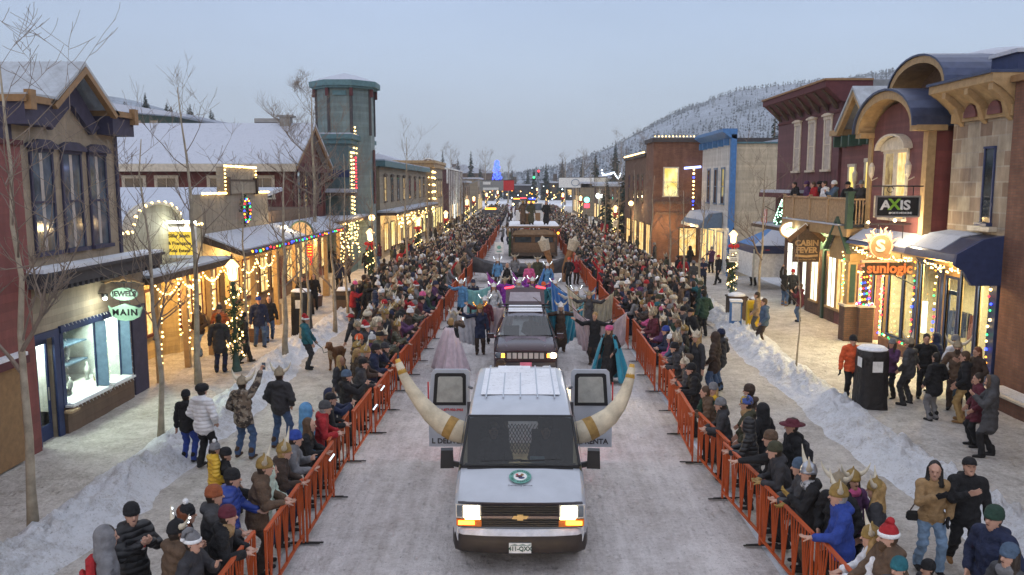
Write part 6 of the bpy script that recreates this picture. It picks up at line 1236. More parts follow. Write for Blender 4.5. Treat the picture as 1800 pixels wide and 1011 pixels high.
QU = {k: quilt('quilted ' + k, CLO[k]) for k in ('black','royal blue','yellow','white','olive','navy','red','charcoal')}
def camo(name, a, b_, c):
    m, t, b = newmat(name); v = nobj(t); x = nmix(t, nramp(t, nnoise(t, v, 7, 2), .47, .5), a, b_); t.links.new(nmix(t, nramp(t, nnoise(t, v, 11, 2), .53, .56), x, c), b.inputs['Base Color']); b.inputs['Roughness'].default_value = .9; return m
C['camo'] = camo('patterned knit', (.16,.12,.085), (.045,.035,.03), (.26,.22,.17)); C['snow camo'] = camo('snow camo', (.30,.31,.33), (.10,.105,.11), (.42,.42,.43)); C['stripe'] = camo('striped wool', (.05,.09,.30), (.40,.28,.03), (.03,.04,.10))
SKIN = [plain('skin ' + str(i), c, .55, .08, 9, .05, 40, 0, True) for i, c in enumerate(((.50,.29,.21), (.42,.235,.165), (.56,.35,.27), (.26,.14,.09)))]
HAIRC = {'black': (.012,.010,.009), 'dark': (.03,.02,.014), 'brown': (.075,.042,.022), 'blonde': (.33,.21,.085), 'grey': (.25,.24,.23), 'red': (.16,.05,.02)}
HA = {k: cloth(k + ' hair', v, .35, .5, 14, .6) for k, v in HAIRC.items()}
EYEM = plain('eyes and lips', (.09,.035,.03), .5, .1); BOOT = {'black': cloth('black boots', (.015,.014,.014)), 'tan': cloth('tan boots', (.24,.13,.05)), 'brown': cloth('brown boots', (.07,.04,.025))}
FUR = cloth('fur trim', (.24,.18,.13), .4, .9, 25); HORNM = plain('ivory horn', (.58,.52,.40), .5, .2, 7, .2, 30, 0, True); GOLDH = plain('gilded felt', (.26,.17,.05), .6, .3, 8, .4, 30, .15, True); TANH = plain('tan felt', (.27,.22,.15), .8, .3, 8, .4, 30, 0, True); SILH = plain('silver felt', (.40,.42,.46), .3, .2, 8, .2, 30, .7, True)
WHITEFUR = cloth('white fur', (.75,.75,.75), .15, .9, 30)
# ---- headwear, each a mesh around the head centre
def horn_mb(sg, big=1., fwd=0.):
    m = MB(); pts = []; rad = []
    for i in range(8):
        a = i/7; th = a*1.25; pts.append((sg*(.095 + .135*big*math.sin(th)), fwd*a*.12, .075 + .02 + .19*big*(1-math.cos(th))*1.05 + .04*a)); rad.append(max(.040*(1-a)**.8*big**.5, .004))
    return m.tube(pts, rad, 8)
HATM = {}
PCACHE = {}
def hat_mesh(kind):
    if kind in HATM: return HATM[kind]
    m = MB()
    if kind in ('beanie','pom'): m.lathe([(.108,.01),(.116,.015),(.119,.055),(.114,.06),(.112,.09),(.095,.13),(.06,.158),(.02,.168)], 16, (0,-.016,0), 0, .87, 1.02)
    if kind == 'viking': m.lathe([(.110,.012),(.120,.018),(.121,.05),(.116,.056),(.112,.09),(.092,.135),(.055,.165),(.02,.185),(.006,.225)], 16, (0,-.014,0), 0, .90, 1.03)
    if kind == 'cap': m.lathe([(.108,.03),(.112,.05),(.106,.09),(.08,.13),(.03,.148)], 16, (0,-.016,0), 0, .87, 1.02); m.prism([(-.075,.05),(-.07,.12),(-.04,.165),(0,.178),(.04,.165),(.07,.12),(.075,.05)], 2, .036, .046)
    if kind == 'santa': m.lathe([(.108,.05),(.112,.06),(.098,.11),(.07,.15),(.05,.17)], 14, (0,-.016,0), 0, .9, 1.02); m.tube([(0,-.016,.16),(.03,-.05,.19),(.075,-.08,.17),(.10,-.09,.10)], [.055,.045,.03,.02], 8)
    if kind == 'furhat': m.lathe([(.112,.0),(.135,.02),(.14,.07),(.125,.11),(.08,.14),(.02,.15)], 16, (0,-.016,0), 0, .9, 1.02)
    if kind == 'brimhat': m.lathe([(.21,.04),(.212,.05),(.12,.06),(.112,.1),(.085,.135),(.03,.15)], 18, (0,-.016,0), 0, .9, 1.05)
    HATM[kind] = m; return m
def smooth_mesh(mb, name, mats):
    o = mb.build(name, mats, None, True); me = o.data; bpy.data.objects.remove(o); return me
HATME = {}
def add_hat(root, kind, Hc, hy, hp, mat, mat2=None, hs=1.):
    """children of a person: headgear (> horns, pompom, trim)"""
    if not kind: return
    base = {'vikingbig': 'viking', 'lithorns': 'viking'}.get(kind, kind)
    nm = {'beanie': 'beanie', 'pom': 'bobble_hat', 'viking': 'horned_helmet', 'cap': 'cap', 'santa': 'santa_hat', 'furhat': 'fur_hat', 'brimhat': 'brimmed_hat'}[base]
    if base not in HATME: HATME[base] = smooth_mesh(hat_mesh(base), nm, [M['black']])
    o = bpy.data.objects.new(nm, HATME[base]); COL.objects.link(o); o.parent = root; o.location = Hc; o.rotation_euler = (-hp, 0, hy); o.scale = (1.0,)*3
    o.material_slots[0].link = 'OBJECT'; o.material_slots[0].material = mat
    def sub(n, key, make, mt):
        if key not in HATME: HATME[key] = smooth_mesh(make(), n, [M['black']])
        c = bpy.data.objects.new(n, HATME[key]); COL.objects.link(c); c.parent = o; c.material_slots[0].link = 'OBJECT'; c.material_slots[0].material = mt; return c
    if base == 'viking':
        big = 1.55 if kind == 'vikingbig' else 1.12
        for sg in (-1,1): sub('horn', ('horn', sg, big), lambda: horn_mb(sg, big, .4), mat2 or HORNM)
        if kind == 'lithorns':
            def mk():
                m = MB()
                for sg in (-1,1):
                    for a in (.1,.35,.6,.85): th = a*1.25; m.ball((sg*(.10+.15*math.sin(th)), .02+.04*a, .095+.21*(1-math.cos(th))+.04*a), .016, 0, 6, 4)
                return m
            sub('bulb_string', ('bulbs', mat2 and mat2.name), mk, M['bulbw'] if mat2 is None else M['bulbo'])
    if base == 'pom': sub('pompom', 'pompom', lambda: MB().ball((0,-.02,.195), .045, 0, 8, 6), mat2 or WHITEFUR)
    if base == 'santa': sub('trim', 'strim', lambda: MB().lathe([(.108,.02),(.122,.03),(.124,.06),(.112,.072)], 14, (0,-.016,0), 0, .9, 1.02).ball((.10,-.09,.085), .03, 0, 8, 5), WHITEFUR)
    return o
NPEOPLE = [0]
LABELS = set()
def slots(o, mats):
    for i, m in enumerate(mats):
        o.material_slots[i].link = 'OBJECT'; o.material_slots[i].material = m
def person_mesh(res=None, **k):
    V, Q, Mt, Hc, hy, hp = figure(**({'res': res} if res else {}), **k)
    me = bpy.data.meshes.new('person'); np_mesh(me, V, Q, True)
    for i in range(10): me.materials.append(M['black'])
    me.polygons.foreach_set('material_index', Mt.astype(np.int32)); return me, Hc, hy, hp
def person(at, face, mesh, label, jacket, trousers, hat=None, hatmat=None, hat2=None, hair='dark', boots='black', skin=0, gloves=None, scarf=None, h=1.75, group=None, z=0.):
    me, Hc, hy, hp = mesh; o = bpy.data.objects.new('person', me); COL.objects.link(o)
    s = h/1.75; o.location = (at[0], at[1], z); o.rotation_euler = (0, 0, face); o.scale = (s, s, s)
    sk = SKIN[skin]; hm = HA[hair]
    slots(o, [jacket, trousers, sk, hm, BOOT[boots], gloves or C['black'], scarf or C['grey'], EYEM, hatmat or C['black'], hat2 or HORNM])
    tag(o, label, 'person', group); LABELS.add(label)
    if hat: add_hat(o, hat, Hc, hy, hp, hatmat or C['black'], hat2)
    NPEOPLE[0] += 1; return o
# ================================================================== VEHICLES AND FLOATS
def loft(name, stations, mats, parent, skip=None, cap0=True, cap1=False, matfn=None):
    """stations: (y, zb, zt, half width at belt, half width at top, belt z)"""
    m = MB(); N = None
    for (y, zb, zt, wb, wt, bz) in stations:
        half = [(wb*.93, zb), (wb*.985, zb+.10), (wb, (zb+bz)/2), (wb*.995, bz), (wb*.35+wt*.65, bz+(zt-bz)*.62), (wt+.015, zt-.09), (wt-.035, zt-.025), (wt-.14, zt), (wt*.4, zt+.018)]
        ring = [(x, z) for x, z in half] + [(-x, z) for x, z in half[::-1]]; N = len(ring); m.v += [(x, y, z) for x, z in ring]
    for i in range(len(stations)-1):
        for k in range(N-1):
            if skip and skip(i, k): continue
            m.f.append((i*N+k, (i+1)*N+k, (i+1)*N+k+1, i*N+k+1)); m.m.append(matfn(i, k) if matfn else 0)
    if cap0: m.f.append(tuple(range(N))); m.m.append(0)
    if cap1: m.f.append(tuple((len(stations)-1)*N+k for k in range(N))[::-1]); m.m.append(0)
    o = m.build(name, mats, parent, True); b = o.modifiers.new('edge', 'EDGE_SPLIT'); b.split_angle = R(38); return o
def wheel(parent, x, y, r, w_, z0=0.):
    t = MB(); sg = 1 if x > 0 else -1; pr_ = [(r*.62,-w_/2),(r*.92,-w_/2),(r,-w_*.36),(r,w_*.36),(r*.92,w_/2),(r*.62,w_/2)]
    n = 22
    for rr, xx in pr_:
        for k in range(n): a = 2*math.pi*k/n; t.v.append((x+xx, y+rr*math.cos(a), r+z0+rr*math.sin(a)))
    for i in range(len(pr_)-1):
        for k in range(n): j = (k+1) % n; t.f.append((i*n+k, i*n+j, (i+1)*n+j, (i+1)*n+k)); t.m.append(0)
    o = t.build('wheel', M['rubber'], parent, True); h = MB(); [h.bar((x+sg*w_*.3, y+r*.62*math.cos(a), r+z0+r*.62*math.sin(a)), (x+sg*w_*.3, y-r*.62*math.cos(a), r+z0-r*.62*math.sin(a)), .10, .03) for a in (0,.63,1.26,1.88,2.51)]; h.build('rim', M['grey'], o); return o
vanwhite = plain('white van paint', (.44,.47,.52), .28, .08, 2.5, .04, 30, 0, True, .01, .4)
vt = thing('van', 'white cargo van with giant cream horns and rear doors swung wide open', 'van', (0.0, 11.55, 0.0)); VL = 4.95
st = [(.06,.42,1.08,.95,.91,.80),(.16,.40,1.14,1.0,.955,.86),(.50,.40,1.225,1.015,.975,.98),(.98,.40,1.335,1.02,.975,1.14),(1.34,.40,1.65,1.025,.925,1.16),(1.66,.40,1.95,1.025,.875,1.16),(1.95,.40,2.04,1.025,.86,1.16),(2.4,.40,2.09,1.025,.86,1.16),(VL-.3,.40,2.09,1.025,.86,1.16),(VL,.42,2.05,1.015,.85,1.16)]
body = loft('body', st, [vanwhite, M['black']], vt, skip=lambda i, k: i in (3,4) and 5 <= k <= 11)
tint = glass('tinted windscreen', (.17,.20,.22), .13)
ws = MB().add([(-.93,.98,1.36),(.93,.98,1.36),(.85,1.65,1.965),(-.85,1.65,1.965),(0,.98,1.375),(0,1.63,1.982)], [(0,4,5,3),(4,1,2,5)]).build('windscreen', tint, vt, True)
MB().bar((-.94,.965,1.345), (.94,.965,1.345), .05, .04).bar((-.86,1.67,1.97), (.86,1.67,1.97), .035, .03).bar((-.945,.98,1.36), (-.86,1.65,1.965), .035, .05).bar((.945,.98,1.36), (.86,1.65,1.965), .035, .05).build('seal', M['black'], ws)
for a, b in (((-.62,1.03,1.40),(.02,1.05,1.42)), ((.0,1.03,1.41),(.66,1.06,1.42))): MB().bar(a, b, .02, .03).build('wiper', M['black'], vt)
MB().box(-.84,.84,.90,1.0,1.325,1.345).build('cowl', M['black'], vt)
for sg in (-1,1): MB().add([(sg*1.03,1.35,1.22),(sg*1.03,2.35,1.22),(sg*.93,2.35,1.86),(sg*.94,1.72,1.84)], [(0,1,2,3)]).build('side_window', M['pane'], vt)
MB().box(-.95,.95,.5,VL-.1,.42,.47).build('cabin_floor', plain('worn grey load floor', (.30,.27,.22), .8, .3, 6), vt); MB().box(-.7,.7,.45,VL-.3,.24,.415).build('underbody_shade', M['black'], vt); MB().box(-.9,.9,.98,1.25,.8,1.30).build('dashboard', M['black'], vt)  # low black box added under the floor to deepen the van's shade
for x in (-.45,.45): MB().box(x-.26,x+.26,1.75,2.35,.7,.85).obox((x,2.35,1.15), (.5,.16,.75), (R(8),0,0)).box(x-.13,x+.13,2.36,2.46,1.5,1.72).build('seat', M['black'], vt)
m = MB(); [m.bar((-.45+k*.06,2.6,1.0), (-.45+(k+5)*.06,2.6,1.55), .012).bar((-.45+k*.06,2.6,1.55), (-.45+(k+5)*.06,2.6,1.0), .012) for k in range(10)]; m.box(-.95,-.5,2.6,2.63,.5,1.95).box(.5,.95,2.6,2.63,.5,1.95).box(-.5,.5,2.6,2.63,1.6,1.95).build('partition', M['dark'], vt)
MB().add([(.15,1.06,1.375),(.40,1.06,1.375),(.39,1.14,1.455),(.16,1.14,1.455)], [(0,1,2,3)]).build('paper_notice', plain('pale green paper', (.55,.70,.68)), vt)
# front end
grm = plain('dark plum grille plastic', (.030,.020,.024), .35); g = MB(); g.box(-.93,.93,.045,.12,.735,1.105); gr = g.build('grille', grm, vt)
m = MB(); [m.box(-.57,.57,.020,.044,z,z+.022) for z in [.76+.032*k for k in range(4)]+[.945+.036*k for k in range(4)]]; m.build('bars', M['black'], gr); MB().box(-.57,.57,.012,.044,.882,.918).build('centre_bar', plain('dull chrome', (.16,.13,.13), .3, .1, 5, 0, 30, .6), gr)
emb = plain('gold emblem', (.75,.50,.20), .35, .1, 5, 0, 30, .4); m = MB().prism([(-.125,.878),(-.095,.925),(-.045,.925),(-.045,.945),(.045,.945),(.045,.925),(.125,.925),(.095,.878),(.045,.878),(.045,.857),(-.045,.857),(-.045,.878)], 1, -.005, .011); m.build('emblem', emb, gr)
for sg in (-1,1):
    hl = MB().prism([(sg*.58,.86),(sg*.95,.89),(sg*.96,1.10),(sg*.58,1.085)], 1, .015, .044).build('headlight', M['steel'], vt); hl['label'] = 'lit square headlight above an amber strip'
    MB().box(sg*.61, sg*.84, .0, .014, .905, 1.07).build('lens', M['head'], hl); MB().box(sg*.59, sg*.82, .0, .014, .866, .90).build('reflector', M['bulb'], hl); MB().box(sg*.86, sg*.94, .0, .014, .91, 1.08).build('side_lens', M['pane2'], hl)
    am = MB().prism([(sg*.575,.75),(sg*.575,.84),(sg*.95,.875),(sg*.95,.77)], 1, .012, .044).build('turn_lamp', plain('amber lens', (.6,.16,.02), .3), vt); MB().box(sg*.68, sg*.92, .002, .0115, .785, .845).build('bulb', M['amber'], am)
m = MB(); xs = [-1.03,-.98,-.85,-.5,0,.5,.85,.98,1.03]; ys = [.35,.10,.0,-.05,-.065,-.05,.0,.10,.35]
for z, o in ((.34,.05),(.39,.0),(.60,.0),(.66,.02)): m.v += [(x, y+o, z) for x, y in zip(xs, ys)]
for r in range(3):
    for k in range(8): m.f.append((r*9+k, r*9+k+1, (r+1)*9+k+1, (r+1)*9+k)); m.m.append(0)
bu = m.build('bumper', plain('sooty dark bumper', (.020,.016,.017), .45, .4, 6), vt, True)
m = MB()
for z, o in ((.64,-.012),(.70,.01),(.725,.05)): m.v += [(x, y+o, z) for x, y in zip(xs, ys)]
for r in range(2):
    for k in range(8): m.f.append((r*9+k, r*9+k+1, (r+1)*9+k+1, (r+1)*9+k)); m.m.append(0)
m.build('chrome_strip', plain('frosted chrome', (.55,.55,.58), .35, .2, 8, .2, 40, .3), bu, True)
pl = MB().box(-.165,.165,-.085,-.072,.375,.54).build('number_plate', M['whitep'], vt); text(pl, '411-QXX', (0,-.088,.452), FRONT, .093, plain('plate green', (.03,.08,.06)), .004, world=False, bold=.002, sx=.92); MB().prism([(-.155,.50),(-.08,.53),(-.03,.508),(.04,.532),(.1,.51),(.155,.53),(.155,.50)], 1, -.0885, -.0855).build('ridge_print', plain('plate print', (.25,.32,.30)), pl); MB().box(-.165,.165,-.0885,-.0855,.375,.385).build('border', M['dark'], pl)
# hood emblem: oval badge
hz = lambda y: 1.25 + (y-.5)*.229; tl = math.atan(.229)
def hoodp(u, v): return (u, .63 + v*math.cos(tl), hz(.63 + v*math.cos(tl)) + .022)
m = MB(); n = 28; pts = [(hoodp(.175*math.cos(2*math.pi*k/n), .19*math.sin(2*math.pi*k/n))) for k in range(n)]; bdg = m.add(pts, [tuple(range(n))]).build('badge', plain('badge teal', (.12,.33,.27), .4), vt)
def disc(rx, ry, dz, mt, nm, par, cx_=0, cy_2=0): p = [hoodp(cx_+rx*math.cos(2*math.pi*k/18), cy_2+ry*math.sin(2*math.pi*k/18)) for k in range(18)]; return MB().add([(x, y, z+dz) for x, y, z in p], [tuple(range(18))]).build(nm, mt, par)
disc(.105, .112, .003, M['whitep'], 'field', bdg); 
for i, (cx_, cy_2, rx, ry, mt) in enumerate(((-.02,.0,.055,.03,'maroon'), (.03,.04,.026,.032,'orange'), (.02,-.045,.05,.03,'navy'), (-.05,.05,.022,.02,'redbow'))): disc(rx, ry, .006, M[mt], 'emblem_patch', bdg, cx_, cy_2)
for i, (s_, r0_, sg) in enumerate((('SKI BUTLERS', .15, 1), ('SKI RENTALS', .15, -1))):
    for k, ch in enumerate(s_):
        if ch == ' ': continue
        a = R(90 - (k-(len(s_)-1)/2)*14.5) if sg > 0 else R(-90 + (k-(len(s_)-1)/2)*14.5); u, v = .140*math.cos(a), r0_*math.sin(a); x, y, z = hoodp(u, v)
        text(bdg, ch, (x, y, z+.004), (tl, 0, 0), .042, M['black'], .001, world=False).rotation_euler = (Euler((tl,0,0)).to_matrix() @ Matrix.Rotation(a - math.pi/2 if sg > 0 else a + math.pi/2, 3, 'Z')).to_euler()
x, y, z = hoodp(0, -.25); text(vt, 'Delivering service', (x, y, z+.003), (tl, 0, 0), .052, M['dark'], .001, world=False)
for sg in (-1,1):
    mr_ = MB().obox((sg*1.2,1.32,1.36), (.22,.16,.30), (0,0,sg*-.1), 0, .9).bar((sg*1.0,1.3,1.25), (sg*1.15,1.32,1.28), .05, .08).build('mirror', M['black'], vt); MB().obox((sg*1.2,1.405,1.37), (.18,.012,.24), (0,0,sg*-.1)).build('mirror_glass', M['pane2'], mr_)
    wheel(vt, sg*.86, .92, .385, .25); wheel(vt, sg*.86, VL-1.0, .385, .25)
    # rear doors folded outward so that their lettered outside faces the front
    d = MB().box(sg*1.06, sg*1.93, VL+.16, VL+.21, .30, 1.16).prism([(sg*1.06,1.16),(sg*1.93,1.16),(sg*1.86,1.92),(sg*1.80,1.97),(sg*1.12,1.97),(sg*1.06,1.92)], 1, VL+.16, VL+.21).build('rear_door', vanwhite, vt)
    fr_2 = MB().prism([(sg*1.14,1.20),(sg*1.84,1.20),(sg*1.79,1.86),(sg*1.75,1.89),(sg*1.18,1.89),(sg*1.14,1.85)], 1, VL+.145, VL+.159).build('window_gasket', M['black'], d); MB().prism([(sg*1.21,1.27),(sg*1.76,1.27),(sg*1.72,1.80),(sg*1.69,1.82),(sg*1.24,1.82),(sg*1.21,1.79)], 1, VL+.136, VL+.144).build('window_pane', plain('frosted pane', (.40,.40,.36), .15), d); MB().box(sg*1.92, sg*1.945, VL+.13, VL+.17, 1.0, 1.7).build('tail_reflector', M['tail'] if 0 else M['redbow'], d)
    text(d, 'L DELIVERY' if sg < 0 else 'SKI RENTA', (sg*1.48, VL+.150, .42), FRONT, .155, M['dark'], .004, world=False, bold=.004)
    if sg < 0: text(d, 'Call 1-877-950-3965', (-1.5, VL+.152, 1.10), FRONT, .072, M['redbow'], .003, world=False, bold=.002)
    else: text(d, 'skibutlers.com', (1.5, VL+.152, .80), FRONT, .07, M['dark'], .003, world=False, bold=.002)
    [MB().tube([(sg*1.01, VL+.03, z), (sg*1.07, VL+.14, z)], .03).build('hinge', M['grey'], d) for z in (.8, 1.6)]
    # giant horn
    H = [(.98,1.27),(1.18,1.30),(1.42,1.41),(1.65,1.58),(1.85,1.80),(2.04,2.05),(2.18,2.29),(2.27,2.51)] if sg < 0 else [(.98,1.27),(1.18,1.30),(1.44,1.41),(1.66,1.56),(1.83,1.76),(1.95,1.99),(2.03,2.22),(2.07,2.43)]
    hp = [(sg*a, 2.95+.05*i, b) for i, (a, b) in enumerate(H)]; hm = MB().tube(hp, [.20,.215,.20,.17,.14,.112,.088,.066], 18).build('horn', plain('papier mache cream', (.60,.52,.38), .85, .25, 4, .5, 14, 0, True, .03), vt, True)
    lerp = lambda a, b, t: tuple(a[k]+(b[k]-a[k])*t for k in range(3))
    MB().tube([lerp(hp[1], hp[2], .15), lerp(hp[1], hp[2], .75)], [.219,.208], 18, 0, False).build('band', plain('ochre horn paint', (.36,.22,.07), .85, .35, 6, .3, 20, 0, True), hm, True); MB().tube([lerp(hp[6], hp[7], .1), lerp(hp[6], hp[7], 1.3)], [.092,.045], 14).build('tip', plain('golden horn tip', (.58,.34,.07), .8, .2, 6, .3, 20, 0, True), hm, True)
MB().box(-.7,.7,2.5,VL-.4,2.118,2.122).box(-.45,.2,VL-.8,VL-.2,2.118,2.13).build('roof_frost', M['snow'], vt); m = MB(); [m.box(x-.012,x+.012,2.3,VL-.15,2.112,2.128) for x in (-.6,-.3,0,.3,.6)]; m.build('roof_rib', vanwhite, vt)
for sg in (-1,1): lamp_light('van headlamp', (sg*.74, 11.30, .95), 380, (1,.74,.40), .06, 'SPOT', rot=(R(78), 0, 0 if 1 else 0)).rotation_euler = (R(76), 0, R(180))
lamp_light('van cabin fill', (0, 14.9, 1.9), 70, (1,.78,.45), .1)  # added inside the van to brighten the view through the partition
# ---------- dark car
ct = thing('car', 'dark maroon off road car with roof bars, lit lamps and raised tailgate', 'car', (.16, 23.4, 0)); maroon = plain('dark maroon paint coat', (.040,.016,.022), .25, .2, 3, .03, 30, .3, True, .01, .5)
st = [(.05,.40,.96,.86,.78,.78),(.15,.36,1.04,.93,.85,.84),(.6,.36,1.10,.96,.88,.95),(1.35,.36,1.17,.97,.86,1.0),(1.75,.36,1.45,.97,.78,1.02),(2.12,.36,1.66,.97,.70,1.02),(2.6,.36,1.73,.97,.69,1.02),(4.0,.36,1.72,.97,.68,1.02),(4.6,.40,1.62,.95,.66,1.0)]
loft('body', st, [maroon, M['pane']], ct, skip=lambda i, k: i in (3,4) and 5 <= k <= 11, matfn=lambda i, k: 1 if (5 <= i <= 7 and k in (4,12)) else 0)
MB().add([(-.80,1.36,1.19),(.80,1.36,1.19),(.67,2.10,1.67),(-.67,2.10,1.67)], [(0,1,2,3)]).build('windscreen', glass('car windscreen', (.20,.24,.25), .2), ct); MB().box(-.9,.9,.6,4.5,.4,.5).box(-.8,.8,1.3,1.7,.7,1.12).box(-.7,-.2,2.3,2.5,.6,1.3).box(.2,.7,2.3,2.5,.6,1.3).build('interior', M['black'], ct)
gr = MB().box(-.60,.60,.03,.06,.72,.93).build('grille', M['black'], ct); m = MB(); [m.box(-.55+k*.16,-.55+k*.16+.12,.02,.03,.74,.91) for k in range(7)]; m.build('slot', M['steel'], gr)
MB().box(-.86,.86,-.06,.12,.36,.62).build('bumper', M['dark'], ct); pl = MB().box(-.17,.17,-.075,-.062,.50,.65).build('number_plate', M['redlit'] if 'redlit' in M else plain('pink lit plate', (.75,.20,.30), .4), ct)
for sg in (-1,1):
    hl = MB().box(sg*.62, sg*.90, .0, .06, .76, .92).build('headlight', M['steel'], ct); MB().box(sg*.62, sg*.72, -.02, -.002, .78, .89).build('turn_bulb', M['amber'], hl)
    MB().ball((sg*.80, -.01, .84), (.105,.03,.085) , 0, 8, 5).build('lens', M['head'] if sg > 0 else M['bulb' if 0 else 'pane2'], hl)
    wheel(ct, sg*.83, .92, .37, .24); wheel(ct, sg*.83, 3.75, .37, .24)
    mr_ = MB().obox((sg*1.08,1.6,1.13), (.20,.12,.15)).bar((sg*.93,1.58,1.08), (sg*1.02,1.6,1.1), .04).build('mirror', maroon, ct)
    MB().tube([(sg*.62,2.3,1.76),(sg*.62,4.2,1.76)], .02).build('roof_rail', M['black'], ct)
for y in (2.9,3.5): MB().bar((-.80,y,1.84), (.80,y,1.84), .05, .035).bar((-.62,y,1.76), (-.62,y,1.84), .05).bar((.62,y,1.76), (.62,y,1.84), .05).build('roof_bar', M['black'], ct)
MB().box(-.55,.55,2.5,4.1,1.745,1.755).build('roof_frost', M['snow'], ct); MB().add([(-.6,.25,1.062),(.6,.25,1.062),(.62,1.2,1.178),(-.62,1.2,1.178)], [(0,1,2,3)]).build('hood_frost', plain('thin frost', (.13,.10,.13), .5, .4, 3), ct)
tg = MB().prism([(4.55,1.70),(5.35,2.18),(5.38,2.12),(4.6,1.63)], 0, -.68, .68).build('tailgate', maroon, ct); MB().add([(-.56,4.66,1.775),(.56,4.66,1.775),(.52,5.1,2.04),(-.52,5.1,2.04)], [(0,1,2,3)]).build('rear_glass', plain('frosted rear glass', (.30,.27,.30), .3), tg)
for sg in (-1,1): MB().bar((sg*.40,5.36,2.20), (sg*.72,5.28,2.16), .05, .05).build('tail_lamp', M['tail'], tg)
lamp_light('car headlamp', (.96, 23.3, .84), 260, (1,.78,.42), .06, 'SPOT').rotation_euler = (R(76), 0, R(180))
lamp_light('van tail lamp', (-.9, 16.95, 1.0), 9, (1,.08,.12), .06); lamp_light('van tail lamp', (.9, 16.95, 1.0), 9, (1,.08,.12), .06)
# ---------- log sided float with riders' platform
ft = thing('parade_float', 'wooden parade float like a log cabin bus carrying costumed riders on its roof', 'parade float', (1.05, 64, 0))
part('cab_wall', M['wood'], ft, lambda m: (m.box(-.65,2.75,64.0,70,.5,1.28), m.box(-.6,2.7,64.2,70,1.28,1.75), m.box(-.65,2.75,64.05,70,1.75,1.9)))
part('windscreen', M['pane'], ft, lambda m: (m.box(-.45,.85,64.12,64.19,1.3,1.72), m.box(1.15,2.55,64.12,64.19,1.3,1.72)))
part('post', M['dkwood'], ft, lambda m: [m.box(x-.09,x+.09,63.9,64.1,.2,2.5) for x in (-.72,2.82)]); part('canopy', plain('tan draped canvas', (.24,.17,.11), .9, .3, 3, .6, 8), ft, lambda m: m.prism([(-.7,1.92),(2.8,1.92),(2.5,2.22),(1.9,2.34),(1.05,2.30),(.2,2.36),(-.4,2.22)], 1, 63.85, 64.4)); part('roof_deck', [M['wood'], M['snow']], ft, lambda m: (m.box(-.95,3.05,63.8,72,2.42,2.58), m.box(-.93,3.03,63.82,71.9,2.58,2.63,1)))
part('fender', M['dkwood'], ft, lambda m: m.box(-.8,2.9,63.7,70,.25,.5)); part('side_log', M['wood'], ft, lambda m: [m.tube([(s_,64,z),(s_,71,z)], .1, 8) for s_ in (-.68,2.78) for z in (.7,.9,1.1)]); part('garland', M['needles'], ft, lambda m: [m.ball((-.85,63.9,.3+k*.16), (.11,.11,.12), 0, 6, 4) for k in range(12)]); part('amber_lamp', M['bulbo'], ft, lambda m: m.ball((2.95,63.8,2.05), .10, 0, 8, 5)); part('crate_seat', M['redbow'] if 0 else M['rust'] if 'rust' in M else M['orange'], ft, lambda m: m.box(-.05,.75,66,66.8,2.63,3.5))
for x in (-.4,2.5): wheel(ft, x-1.05, 1.6, .45, .3)
bt_ = thing('boat_float', 'grey wooden longboat float with a raised prow among the costumed dancers', 'parade float', (.0, 49, 0)); m = MB(); n = 9
for k in range(n):
    a = k/(n-1)*2-1; wd = 1.0*(1-a*a)**.5+.06; top = 1.0+.55*abs(a)**3; X = a*2.9
    m.v += [(X, -wd, top), (X, -wd*.7, .55), (X, 0, .35+.25*abs(a)), (X, wd*.7, .55), (X, wd, top)]
for k in range(n-1):
    for j in range(4): m.f.append((k*5+j, (k+1)*5+j, (k+1)*5+j+1, k*5+j+1)); m.m.append(0)
hull = m.build('hull', plain('weathered grey planks', (.13,.13,.14), .8, .3, 3, .5, 14, 0, True), bt_, True); MB().tube([(-2.9,0,1.5),(-3.25,0,1.9),(-3.2,0,2.15),(-2.95,0,2.2)], [.14,.13,.12,.06], 8).ball((-2.95,0,2.2), .16, 0, 8, 6).build('prow', M['dark'], bt_); MB().box(-2,2,-.5,.5,.3,.5).build('trailer', M['black'], bt_); [wheel(bt_, x, y, .3, .15) for x in (-1,1) for y in (-.5,.5)]
for i, (x0, x1, z0, l) in enumerate(((1.85, 1.45, .85, 'brown leaning leg shaped prop with a cream cuff, nearer the longboat prow'), (2.55, 3.0, .85, 'brown upright leg shaped prop with a cream cuff, beside the barrier'))):
    t = thing('leg_prop', l, 'prop', (x0, 47.5, z0)); d = x1-x0; MB().tube([(0,0,-.7),(0,0,.1),(d*.5,0,.75),(d,0,1.3)], [.10,.13,.17,.20], 10).build('shaft', M['leather'] if 'leather' in M else plain('brown leather', (.26,.13,.055), .7, .3, 5), t); MB().tube([(d*.9,0,1.15),(d*1.35,0,1.75)], [.26,.34], 10).tube([(d*1.35,0,1.75),(d*1.5,0,2.0)], [.2,.02], 8).build('cuff', C['cream'], t)
t = thing('placard', 'white placard with a green crest held up beside the log sided float', 'placard', (-1.45, 55, 0)); part('panel', M['whitep'], t, lambda m: m.box(-1.75,-1.15,55,55.04,1.15,1.95)); part('crest', M['signg'], t, lambda m: (m.ball((-1.45,54.99,1.6), (.14,.01,.13), 0, 10, 6), m.box(-1.62,-1.28,54.98,54.995,1.3,1.36))); part('pole', M['wood'], t, lambda m: m.tube([(-1.45,55.06,.05),(-1.45,55.06,1.9)], .02))
